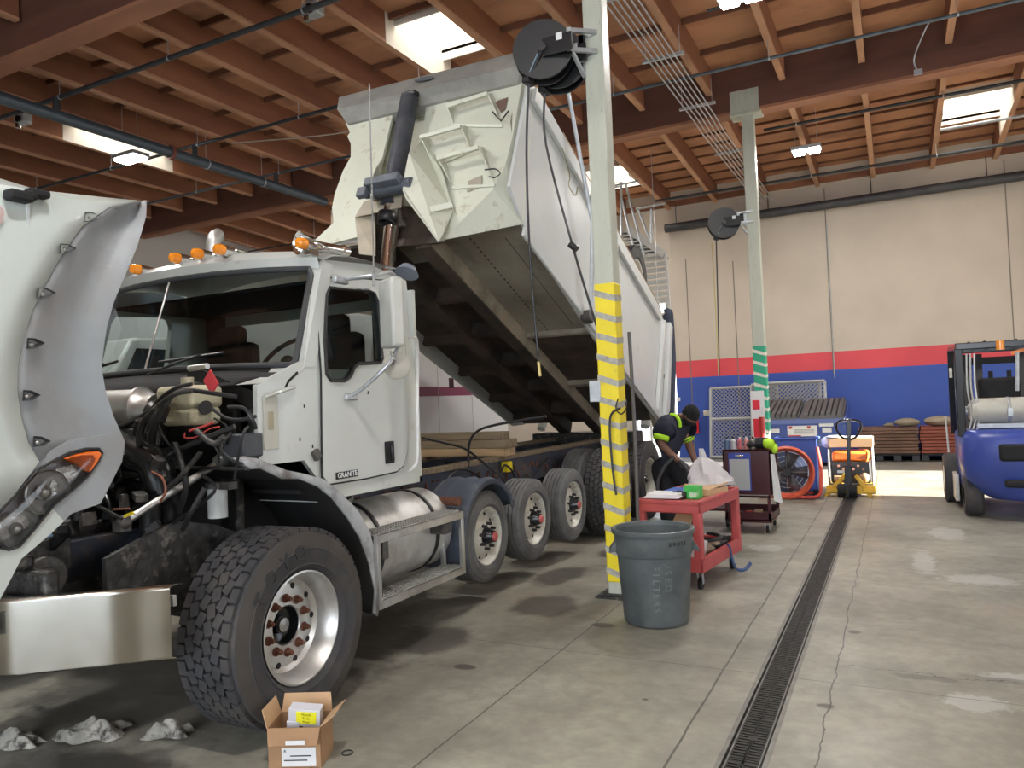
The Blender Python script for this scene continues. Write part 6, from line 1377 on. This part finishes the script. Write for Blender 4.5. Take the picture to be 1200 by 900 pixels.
MB().cyl((-.93, 12.8, .24), (-.80, 12.8, .24), .05).ball((-.50, 12.82, .26), .08).build('engine_fittings', mat('tan_metal_fitting', (.4, .28, .16), .5, .3), gn)
m = MB()
for x in (gx0, gx1):
    m.tube(cr([V((x, 12.82, .14)), V((x, 12.80, .4)), V((x, 12.84, .66)), V((x, 13.0, .70)), V((x, 13.28, .66)), V((x, 13.32, .14))]), .016, 8)
for y_ in (12.84, 13.3): m.tube([V((gx0, y_, .15)), V((gx1, y_, .15))], .016, 8)
m.build('tube_frame', mat('grey_tube_frame', (.20, .20, .20), .4), gn)
tag(MB().bb(-.98, -.36, 12.85, 13.35, .725, .865).build('flat_carton', M_cardin, bevel=.004), 'flat brown carton on top of the orange generator', 'box')
tag(MB().ball((-1.02, 13.0, .80), .13, 14, 8, (.7, 1, .7)).ball((-.9, 12.95, .885), .12, 14, 8, (1.2, 1, .2)).build('white_rag', mat('white_cloth', (.7, .7, .68), .9, bump=.6, bscale=14)), 'white cloth draped over the left end of the flat carton', 'cloth')
tag(MB().bb(-.80, -.38, 12.9, 13.3, .867, .875).build('white_sheet', M_paper), 'white sheet lying on the flat carton over the generator', 'paper')

# ------------------------------------------------------------------ forklift
fk = thing('forklift', 'blue forklift seen from behind at the right edge', 'forklift', (1.3, 11.4, 0))
M_fb = mat('blue_forklift_paint', (.045, .075, .33), .35, var=.1, scale=4, col2=(.15, .17, .28), amt=.1, sc2=8)
FX0, FX1 = .66, 1.90; FC = (FX0 + FX1) / 2
m = MB(); rows = []
for z_, ins, yo in ((.24, .30, .12), (.30, .20, .06), (.50, .03, .0), (.68, .0, -.03), (.85, .0, -.04), (.98, .0, -.02), (1.06, .03, .03), (1.08, .08, .10)):
    row = []
    for (px, py) in ((FX0 + ins, 11.1), (FX0 + ins, 10.75 + yo), (FX0 + ins + .05, 10.58 + yo), (FX0 + .22 + ins, 10.47 + yo), (FC, 10.42 + yo), (FX1 - .22 - ins, 10.47 + yo), (FX1 - ins - .05, 10.58 + yo), (FX1 - ins, 10.75 + yo), (FX1 - ins, 11.1)): row.append((px, py, z_))
    rows.append(row)
m.grid(rows); m.add(rows[-1], [tuple(range(9))]).add(rows[0], [tuple(range(9))[::-1]]).add([rows[k][0] for k in range(8)] + [rows[k][8] for k in range(7, -1, -1)], [tuple(range(16))])
m.build('counterweight', M_fb, fk, smooth=50)
MB().box((FC, 10.42, .82), (.50, .12, .20)).box((FC, 10.42, .46), (.42, .10, .09)).build('rear_recess', M_blackm, fk, bevel=.03)
MB().bb(FX0 + .04, FX1 - .04, 10.9, 12.3, .30, 1.0).bb(FX0 + .1, FX1 - .1, 12.2, 12.5, .3, .8).build('body', M_fb, fk, bevel=.03)
MB().bb(FX0 + .15, FX1 - .15, 10.85, 11.7, 1.0, 1.12).build('engine_cover', M_blackm, fk, bevel=.02)
for x in (FX0 + .02, FX1 - .24): 
    w_ = MB().lathe([(.13, -.1), (.24, -.1), (.265, -.07), (.265, .07), (.24, .1), (.13, .1)], (x + .11, 10.98, .265), (1, 0, 0), 30).build('rear_wheel', M_rub, fk)
    MB().cyl((x + .03, 10.98, .265), (x + .19, 10.98, .265), .13, n=20).build('wheel_hub', M_fb, w_)
for x in (FX0 - .12, FX1 - .12):
    w_ = MB().lathe([(.17, -.11), (.31, -.11), (.335, -.08), (.335, .08), (.31, .11), (.17, .11)], (x + .11, 12.25, .335), (1, 0, 0), 30).build('front_wheel', M_rub, fk)
    MB().cyl((x, 12.25, .335), (x + .21, 12.25, .335), .17, n=20).build('wheel_hub', M_paper if 0 else M_rimwhite, w_)
m = MB(); T = 2.12
for x in (FX0 + .03, FX1 - .03):
    m.bar((x, 10.70, 1.0), (x, 10.62, T - .05), .06, .09, up=(1, 0, 0)); m.bar((x, 12.25, .95), (x, 12.0, T - .02), .06, .08, up=(1, 0, 0)); m.bar((x, 10.60, T - .04), (x, 12.05, T), .06, .07)
for y_ in (10.62, 12.03): m.bar((FX0, y_, T - .03), (FX1, y_, T - .03), .07, .08)
for i in range(7): m.bar((FX0 + .15 + i * .16, 10.62, T - .0), (FX0 + .15 + i * .16, 12.0, T + .01), .025, .05)
m.build('overhead_guard', M_blackgl, fk, bevel=.01)
m = MB()
for x in (.92, 1.05, 1.55, 1.68): m.bar((x, 12.6, .1), (x, 12.55, 2.05), .06, .10, up=(1, 0, 0))
m.bar((.9, 12.58, 1.95), (1.7, 12.58, 1.95), .06, .1).bar((.9, 12.6, .5), (1.7, 12.6, .5), .06, .15)
m.tube([(1.2, 12.6, .2), (1.2, 12.6, 1.8)], .03, 10).tube([(1.42, 12.6, .2), (1.42, 12.6, 1.8)], .03, 10)
m.build('mast', M_blackm, fk)
m = MB()
for x in (.78, .82, .86): m.tube(cr([V((x, 10.66, 2.0)), V((x - .01, 10.68, 1.6)), V((x + .02, 10.7, 1.25)), V((x - .01, 10.72, 1.08))]), .010, 6)
m.build('guard_hoses', M_alu, fk)
tnk = MB().cyl((.86, 10.80, 1.30), (1.75, 10.80, 1.30), .155, n=30).lathe([(.155, 0), (.135, -.05), (.07, -.09), (0, -.10)], (.86, 10.80, 1.30), (1, 0, 0), 30).lathe([(.155, 0), (.12, .06), (0, .09)], (1.75, 10.80, 1.30), (1, 0, 0), 30)
tko = tnk.build('propane_tank', mat('cream_grey_tank', (.50, .49, .43), .45, var=.1, scale=6, col2=(.3, .27, .2), amt=.15), fk)
MB().lathe([(.158, 0), (.158, .035)], (1.17, 10.80, 1.30), (1, 0, 0), 30).build('tank_strap', M_galv, tko, solid=.006)
MB().cyl((.74, 10.8, 1.30), (.77, 10.8, 1.30), .06).box((1.2, 10.8, 1.12), (.7, .2, .06)).box((1.19, 10.64, 1.28), (.06, .03, .1)).build('tank_cradle', M_galv, fk, bevel=.005)
MB().box((1.15, 11.4, 1.2), (.5, .5, .14)).box((1.15, 11.2, 1.45), (.46, .12, .5)).build('operator_seat', M_blackm, fk, bevel=.04)
q = V((1.30, 11.85, 1.42)); MB().tube([q + V((math.cos(t * PI / 10) * .17, 0, math.sin(t * PI / 10) * .05)) for t in range(21)], .014, 6, False).cyl(q, q + V((0, .1, -.35)), .025).build('steering_wheel', M_blackm, fk)
q = at(1172, 405, 1, 10.6); MB().cyl(q + V((0, 0, -.05)), q + V((0, 0, .06)), .045, n=14).build('amber_beacon', M_amber, fk)
MB().bar(at(1185, 414, 1, 10.75), at(1200, 408, 1, 10.75) + V((.15, 0, .02)), .03, .04).build('orange_bar', mat('orange_plastic', (.85, .25, .04), .4), fk)
MB().tube([at(1192, 412, 1, 10.62), at(1192, 458, 1, 10.62)], .02, 8).build('rear_grab_bar', M_galv, fk)
MB().tube(cr([at(1108, 488, 1, 11.0), at(1110, 510, 1, 11.0), at(1112, 530, 1, 11.0)]), .012, 6).box(at(1114, 437, 1, 10.9), (.03, .05, .12)).build('side_rail', M_rimwhite, fk)
MB().bb(FX0 - .03, FX0 + .02, 11.5, 12.0, .10, .45).build('step_plate', M_rimwhite, fk, bevel=.01)

# ------------------------------------------------------------------ parked vehicle behind the truck
bs = thing('box_van', 'white box van with a maroon stripe parked behind the dump truck', 'van', (-7.8, 9, 0))
M_van = mat('white_van_paint', (.60, .60, .60), .35, var=.04, scale=2, coat=.3)
vx0, vx1, vy0, vy1 = -9.1, -6.7, 5.6, 13.0
MB().bb(vx0, vx1, vy0, vy1, .55, 3.0).bb(vx0 + .05, vx1 - .05, 4.3, vy0, .55, 1.45).build('body', M_van, bs, bevel=.05)
MB().prism([(vx0 + .08, 4.4, 1.45), (vx0 + .08, 5.0, 2.45), (vx0 + .08, vy0, 2.5), (vx0 + .08, vy0, 1.45)], (vx1 - vx0 - .16, 0, 0)).build('cab', M_van, bs, bevel=.03)
MB().bb(vx1, vx1 + .004, vy0, vy1, 1.80, 1.95).build('maroon_stripe', mat('maroon_vinyl', (.17, .02, .06), .4), bs, smooth=0)
MB().prism([(vx1 - .075, 4.65, 1.55), (vx1 - .075, 5.05, 2.35), (vx1 - .075, 5.5, 2.35), (vx1 - .075, 5.5, 1.55)], (.004, 0, 0)).bb(vx1, vx1 + .006, 10.85, 11.0, 1.93, 2.1).build('window', M_blackgl, bs, smooth=0)
for y_ in (4.95, 11.9, 7.2):
    for x in (vx1 - .25, vx0 + .25): MB().lathe([(.20, -.13), (.42, -.13), (.46, -.09), (.46, .09), (.42, .13), (.20, .13), (0, .05)], (x, y_, .46), (1, 0, 0), 30).build('wheel', M_rub, bs)
m = MB()
for y_ in (8.3, 9.4, 10.5, 11.6): m.bb(vx1, vx1 + .005, y_, y_ + .012, .6, 2.95)
m.build('panel_seam', mat('grey_seam', (.42, .42, .42), .6), bs, smooth=0)
w2 = thing('parked_truck', 'white truck cab with a mirror glimpsed left of the windshield', 'truck', (-6.6, 4.0, 0))
qa, qb = at(118, 330, 1, 4.0), at(122, 420, 1, 4.0)
MB().bb(-8.2, -6.15, 3.0, 3.5, .8, 2.9).build('cab', M_van, w2, bevel=.05)
MB().bb(-8.1, -6.3, 2.985, 3.0, 1.9, 2.6).build('windscreen', M_blackgl, w2, smooth=0)
MB().bb(-6.1, -5.9, 3.25, 3.3, 2.0, 2.55).tube([V((-6.2, 3.27, 2.65)), V((-5.85, 3.27, 2.65)), V((-5.85, 3.27, 2.0))], .015, 6).build('mirror', M_rimwhite, w2, bevel=.02)
for x in (-7.9, -6.5): MB().lathe([(.2, -.13), (.48, -.13), (.5, -.09), (.5, .09), (.48, .13), (.2, .13), (0, .05)], (x, 3.1, .5), (1, 0, 0), 30).build('wheel', M_rub, w2)
MB().bb(-8.1, -6.25, 2.7, 3.5, .5, .85).build('chassis', M_eng, w2)

# ------------------------------------------------------------------ lamps, pipes, conduits
def bay(u, v, z_, lab, pw, w_=.55):
    q = at(u, v, 2, z_); t = thing('high_bay_light', lab, 'ceiling light', q)
    MB().box(q + V((0, 0, .06)), (w_, .34, .07)).build('housing', M_galv, t, bevel=.01)
    for k in (-1, 1): MB().box(q + V((k * w_ * .25, 0, .0)), (w_ * .38, .28, .05)).build('diffuser', mat('lamp_glow_bright', (1, 1, 1), .5, emit=(1, .99, .97), es=32), t, bevel=.02)
    for k in (-.2, .2): MB().tube([q + V((k, 0, .1)), V((q.x + k, q.y, zroof(q.y) - .09))], .004, 5).build('hanging_wire', M_galv, t)
    l = bpy.data.lights.new('lamp', 'AREA'); l.shape = 'RECTANGLE'; l.size = w_; l.size_y = .34; l.energy = pw; l.color = (1, .97, .93)
    o = bpy.data.objects.new('lamp', l); COL.objects.link(o); o.location = q + V((0, 0, -.045))
bay(153, 187, 6.3, 'bright hanging lamp at upper left under the grey pipe', 120, .6)
bay(945, 178, 6.3, 'twin bright lamp under the roof right of the green-striped post', 130)
bay(868, -2, 6.3, 'lamp cut by the top edge of the picture', 130)
for x, y in ((-6.5, 3.0), (-1.0, 1.0), (4.5, 9.2), (-8, 16)):  # extra lamps out of view, added to light the shop
    p = V((x, y, 6.3)); t = thing('high_bay_light', 'added high bay light outside the picture', 'ceiling light', p, group='added high bay lights outside the picture')
    MB().box(p + V((0, 0, .06)), (.55, .34, .07)).build('housing', M_galv, t); MB().box(p, (.5, .3, .04)).build('diffuser', MATS['lamp_glow_bright'], t); MB().tube([p + V((0, 0, .1)), V((x, y, ZD - .09))], .004, 5).build('hanging_wire', M_galv, t)
    l = bpy.data.lights.new('lamp', 'AREA'); l.shape = 'RECTANGLE'; l.size = .55; l.size_y = .34; l.energy = 130; l.color = (1, .97, .93)
    o = bpy.data.objects.new('lamp', l); COL.objects.link(o); o.location = p + V((0, 0, -.045))
M_pipe = mat('dark_sprinkler_pipe', (.055, .06, .065), .4, .5, var=.2, scale=8); M_gp = mat('slate_blue_pipe', (.10, .125, .15), .35, .5, var=.15, scale=5)
bp2 = thing('sprinkler_main', 'thick blue-grey pipe crossing the upper left under the purlins', 'pipe', (-11.3, 8, 6.35))
MB().tube([(-11.3, BACK + .1, 6.35), (-11.3, 13.3, 6.35)], .095, 18).build('pipe', M_gp, bp2)
for y_ in (7.18, 9.75, 11.8): MB().tube([(-11.3, y_, 6.35), (-11.3, y_, 6.62)], .05, 10).build('riser', M_pipe, bp2)
MB().lathe([(.10, 0), (.115, .01), (.115, .06), (.10, .07)], (-11.3, 9.2, 6.35), (0, 1, 0), 20).build('red_coupling', mat('brown_red_coupling', (.20, .06, .04), .5), bp2, solid=.02)
m = MB()
for y_ in (10.0, 11.4): m.lathe([(.098, 0), (.105, 0), (.105, .025), (.098, .025)], (-11.3, y_, 6.35), (0, 1, 0), 20).tube([(-11.3, y_, 6.45), (-11.3, y_, 6.95)], .006, 5)
m.build('hanger', M_galv, bp2)
def branch(y_, z_, x0, x1, r, lab, mt=M_pipe, heads=(), grp=None):
    t = thing('sprinkler_pipe', lab, 'pipe', ((x0 + x1) / 2, y_, z_), group=grp); MB().tube([(x0, y_, z_), (x1, y_, z_)], r, 10).build('pipe', mt, t)
    m = MB()
    for x in [q for q in LAT[::2] if x0 < q < x1]: m.tube([(x, y_, z_), (x, y_, zroof(y_) - .44)], .006, 5).lathe([(r, 0), (r + .006, 0), (r + .006, .02), (r, .02)], (x, y_, z_), (1, 0, 0), 10)
    m.build('hanger', M_galv, t); return t
branch(7.18, 6.62, -17.5, -2.3, .036, 'dark sprinkler pipe nearest the first girder at upper left')
branch(9.75, 6.62, -17.5, -6.0, .030, 'dark sprinkler pipe crossing above the dump bed, second from the camera')
branch(11.8, 6.62, -17.5, 8.6, .026, 'thin sprinkler pipe third from the camera in the middle bay', M_gp)
branch(10.15, 6.75, -2.0, 8.6, .020, 'thin conduit crossing the middle bay at upper right')
branch(15.3, 6.72, -2.05, 8.6, .030, 'dark pipe crossing the far bay just beyond the second girder')
branch(18.0, 6.40, -5, 8.6, .03, 'dark pipe crossing the far bay nearest the back wall')
branch(17.0, 6.62, 1.0, 8.6, .028, 'pale pipe crossing below the skylight at the right edge', M_galv)
branch(15.6, 6.2, -17.5, -7.5, .02, 'thin black rod pipe behind the exhaust stack')
wp = thing('wall_pipe', 'thick dark pipe running along the top of the beige wall', 'pipe', (0, 19.5, 6.05))
MB().tube([(-5.2, 19.5, 6.03), (WALL_R, 19.5, 6.08)], .11, 16).build('pipe', mat('sooty_grey_pipe', (.06, .06, .065), .5, .2, var=.3, scale=3), wp)
m = MB()
for x in (-4.9, -2.6, -.3, 2.0, 4.5): m.tube([(x, 19.5, 6.05), (x, 19.5, 6.62)], .012, 6)
m.build('hanger', M_pipe, wp)
for k in range(6):
    x = -2.93 + k * .075
    tag(MB().tube([(x, 6.25, 6.46), (x, 13.2, 6.44), (x, 13.9, 6.40), (x + .1, 19.4, 6.32)], .011, 6).build('conduit', M_galv), 'thin galvanised conduit in the bundle running between the two posts', 'conduit', 'conduits in the ceiling bundle')
for y_ in (8.7, 10.6, 12.7, 15.5): tag(MB().bb(-3.05, -2.45, y_, y_ + .05, 6.47, 6.51).tube([(-3.0, y_ + .02, 6.5), (-3.0, y_ + .02, 6.9)], .006, 5).tube([(-2.5, y_ + .02, 6.5), (-2.5, y_ + .02, 6.9)], .006, 5).build('conduit_strut', M_galv), 'steel strut carrying the ceiling conduit bundle', 'strut', 'struts carrying the conduit bundle')
for u, v, lab in ((367, 12, 'grey emergency light box fixed under the purlins at the top edge'), (27, 140, 'grey emergency light box at the left edge below the thick pipe')):
    q = at(u, v, 2, 6.8); t = thing('emergency_light', lab, 'light', q)
    MB().box(q, (.26, .16, .17)).build('casing', M_galv, t, bevel=.02); MB().cyl(q + V((.03, -.08, -.02)), q + V((.03, -.12, -.03)), .055, n=18).build('lens', M_blackgl, t); MB().cyl(q + V((-.06, -.05, -.08)), q + V((-.06, -.05, -.15)), .045, n=16).build('lamp_head', M_chrome, t)
    MB().bb(q.x - .1, q.x + .1, q.y - .03, q.y + .03, q.z + .08, zroof(q.y) - .02).build('mount', M_galv, t)
wc = [[(-11, 10.4, 6.8), (-9, 10.9, 6.72), (-7.5, 11.2, 6.8), (-6.2, 11.5, 6.76)]]
tag(MB().tube(cr([V(p) for p in wc[0]], 6), .012, 6).build('slack_cable', mat('pale_cable', (.42, .38, .32), .5)), 'pale slack cable drooping below the purlins left of the dump bed', 'cable')
tag(MB().tube(cr([V((.55, 13.45, 6.55)), V((.50, 13.40, 6.75)), V((.62, 13.2, 7.0)), V((.75, 13.1, 7.2))], 6), .012, 6).box((.55, 13.44, 6.55), (.12, .05, .08)).build('junction_box', M_galv), 'junction box with a curved conduit on the second girder', 'junction box')

# ------------------------------------------------------------------ the mechanic
M_skin = mat('brown_skin', (.20, .095, .06), .5, var=.1, scale=9); M_sh = mat('navy_work_shirt', (.022, .026, .045), .85, var=.2, scale=8, bump=.3, bscale=14)
M_lime = mat('lime_reflective_band', (.48, .85, .03), .6); M_glv = mat('dark_glove', (.04, .04, .045), .7)
YP = 8.75
P = lambda u, v, dy=0.0: at(u, v, 1, YP + dy)
man = thing('person', 'person in navy work clothes with lime bands and black cap bending over a cart', 'person', (-2.35, YP, 0))
def skin(name, joints, edges, mt, par, sub=2, root=0):
    me = bpy.data.meshes.new(name); inv = PM[par.name].inverted()
    me.from_pydata([tuple(inv @ V(j[0])) for j in joints], edges, []); me.materials.append(mt)
    o = bpy.data.objects.new(name, me); COL.objects.link(o); o.parent = par
    md = o.modifiers.new('skin', 'SKIN'); md.use_smooth_shade = True
    for i, j in enumerate(joints):
        r = j[1]; me.skin_vertices[0].data[i].radius = (r, r) if not isinstance(r, tuple) else r; me.skin_vertices[0].data[i].use_root = (i == root)
    s_ = o.modifiers.new('sub', 'SUBSURF'); s_.levels = sub; s_.render_levels = sub
    return o
hip = P(781, 558, .0); hip.z = .92
J = [(hip, (.08, .07)), (P(781, 540), (.08, .07)), (P(782, 520), (.09, .08)), (P(786, 500), (.09, .07)), (P(795, 490), .06), (P(803, 487), .055),       # 0-5 pelvis..neck
     (P(779, 498, -.17), .05), (P(774, 520, -.22), .05), (P(793, 538, -.20), .036), (P(797, 541, -.20), .034),                                         # 6-9 near arm (left in photo)
     (P(799, 500, .15), .05), (P(808, 522, .18), .055), (P(815, 542, .14), .034), (P(820, 546, .12), .03),                                             # 10-13 far arm
     (hip + V((-.10, -.02, -.08)), .05), (V((-2.42, YP - .02, .48)), .05), (V((-2.47, YP, .10)), .05), (V((-2.38, YP - .10, .05)), .045),                # 14-17 leg
     (hip + V((.10, .02, -.08)), .05), (V((-2.17, YP + .05, .48)), .05), (V((-2.20, YP + .08, .10)), .05), (V((-2.10, YP, .05)), .045)]                  # 18-21
E_ = [(0, 1), (1, 2), (2, 3), (3, 4), (4, 5), (3, 6), (6, 7), (7, 8), (8, 9), (3, 10), (10, 11), (11, 12), (12, 13), (0, 14), (14, 15), (15, 16), (16, 17), (0, 18), (18, 19), (19, 20), (20, 21)]
body = skin('body', J, E_, M_skin, man)
# clothes as their own surfaces
skin('shirt', [(V(J[0][0]) + V((0, 0, .02)), (.23, .18)), (J[1][0], (.22, .18)), (J[2][0], (.23, .18)), (J[3][0], (.21, .16)), (J[4][0], .08), (J[6][0], .15), (P(775, 513, -.21), .125), (J[10][0], .14), (P(806, 514, .18), .11)],
     [(0, 1), (1, 2), (2, 3), (3, 4), (3, 5), (5, 6), (3, 7), (7, 8)], M_sh, man)
skin('trousers', [(V(J[0][0]) + V((0, 0, .04)), (.24, .19)), (V(J[0][0]) + V((0, 0, -.06)), (.24, .19)), (J[14][0], .15), (V(J[15][0]), .12), (V(J[16][0]) + V((0, 0, .02)), .10), (J[18][0], .15), (J[19][0], .12), (V(J[20][0]) + V((0, 0, .02)), .10)],
     [(0, 1), (1, 2), (2, 3), (3, 4), (1, 5), (5, 6), (6, 7)], mat('black_trousers', (.010, .010, .014), .9, bump=.3, bscale=14), man, root=1)
for i, (a, b_) in enumerate(((16, 17), (20, 21))):
    p = V(J[a][0]); MB().ball(p + V((.05, -.06, -.045)), .10, 14, 8, (.6, 1.3, .5)).build('work_boot', M_blackm, man)
d_ = (P(775, 516, -.21) - V(J[6][0])).normalized()
MB().lathe([(.088, -.02), (.090, .0), (.082, .04)], P(775, 512, -.21), d_, 24).build('sleeve_band', M_lime, man, solid=.008)
d2 = (P(806, 516, .18) - V(J[10][0])).normalized()
MB().lathe([(.072, -.02), (.074, .0), (.069, .03)], P(806, 514, .18), d2, 24).build('sleeve_band', M_lime, man, solid=.008)
MB().tube(cr([P(786, 486, -.12), P(792, 487, -.15), P(796, 493, -.15), P(797, 500, -.13)]), [.02] * 19, 8).build('shoulder_piping', M_lime, man)
# head: bowed, looking down to the right
hc = P(809, 487, -.02); fw_ = V((.75, -.30, -.58)).normalized(); up_ = V((.35, -.15, .92)); up_ = (up_ - fw_ * up_.dot(fw_)).normalized(); rt_ = fw_.cross(up_)
RH = Matrix((rt_, fw_, up_)).transposed()
def hpnt(x, y, z): return hc + RH @ V((x, y, z))
hm_ = MB().ball((0, 0, 0), .1, 24, 16, (.78, .98, 1.15))
for p in hm_.v:
    if p.z < -.02: p.x *= 1 + (p.z + .02) * 3.0; p.y *= 1 + (p.z + .02) * 1.2; p.y += .012
hm_.v = [hc + RH @ p for p in hm_.v]
hm_.add([hpnt(-.012, .092, .015), hpnt(.012, .092, .015), hpnt(.018, .098, -.03), hpnt(0, .120, -.026), hpnt(-.018, .098, -.03)], [(0, 1, 3), (1, 2, 3), (0, 3, 4), (2, 4, 3), (0, 4, 2, 1)])
hd_ = hm_.build('head', M_skin, man)
for sx in (-1, 1):
    MB().ball(hpnt(sx * .032, .082, .02), .012, 10, 6).build('eye', M_paper, hd_); MB().ball(hpnt(sx * .080, .0, -.01), .022, 10, 6, (.4, .8, 1.2)).build('ear', M_skin, hd_)
MB().ball(hpnt(0, .088, -.060), .022, 10, 6, (1.3, .5, .4)).build('mouth', mat('dark_lips', (.12, .04, .035), .5), hd_)
bm2 = MB().ball((0, 0, 0), .1, 20, 12, (.72, .9, .8))
bm2.v = [hpnt(p.x, p.y * 1.0 + .018, min(p.z, .01) * 1.0 - .045) for p in bm2.v]; bm2.build('beard', M_blackm, hd_)
cp = MB().ball((0, 0, 0), .112, 24, 14, (.80, .99, 1.08)); cp.v = [hpnt(p.x, p.y - .006, max(p.z, -.02) + .012) for p in cp.v]
cp.build('beanie', mat('black_knit_cap', (.010, .010, .011), .95, bump=.4, bscale=40), man)
# hands
def hand(wr, dirv, palm_n, mt, name, curl=.5, s=1.0):
    d = V(dirv).normalized(); n_ = V(palm_n); n_ = (n_ - d * n_.dot(d)).normalized(); sd = d.cross(n_); wr = V(wr)
    js = [(wr, .026 * s), (wr + d * .05 * s, (.034 * s, .018 * s)), (wr + d * .085 * s, (.036 * s, .014 * s))]; ed = [(0, 1), (1, 2)]
    for k, (off, L) in enumerate(((-.030, .062), (-.010, .074), (.011, .070), (.030, .055))):
        b0 = wr + d * .088 * s + sd * off * s; i0 = len(js); js.append((b0, .0095 * s)); ed.append((2, i0)); cur = b0; dirn = d.copy()
        for q in range(3):
            dirn = (dirn * math.cos(curl * .6) + n_ * math.sin(curl * .6)).normalized(); cur = cur + dirn * L * s * (.42, .33, .25)[q]; js.append((cur, .0088 * s - q * .0008)); ed.append((len(js) - 2, len(js) - 1))
    t0 = wr + d * .030 * s - sd * .030 * s; i0 = len(js); js.append((t0, .013 * s)); ed.append((1, i0)); t1 = t0 + (d * .6 - sd * .6 + n_ * .35).normalized() * .038 * s; js.append((t1, .0105 * s)); ed.append((i0, i0 + 1)); js.append((t1 + (d * .9 + n_ * .4).normalized() * .03 * s, .009 * s)); ed.append((i0 + 1, i0 + 2))
    return skin(name, js, ed, mt, man, sub=1, root=1)
hand(P(795, 540, -.20), V((.8, 0, -.5)), V((.1, .1, -1)), M_glv, 'gloved_hand', 1.1, 1.15)
hand(P(817, 544, .14), V((.9, -.1, -.25)), V((.2, 0, -1)), M_skin, 'bare_hand', .7, 1.1)
tag(MB().tube(cr([P(790, 535, -.24), P(778, 548, -.26), P(771, 565, -.28), P(771, 585, -.3)]), .02, 8).tube(cr([P(797, 540, -.24), P(806, 552, -.28), P(811, 568, -.3)]), .018, 8).build('held_hose', mat('grey_black_hose', (.06, .06, .065), .5)), 'thick dark hose held in the gloved hand of the person', 'hose')
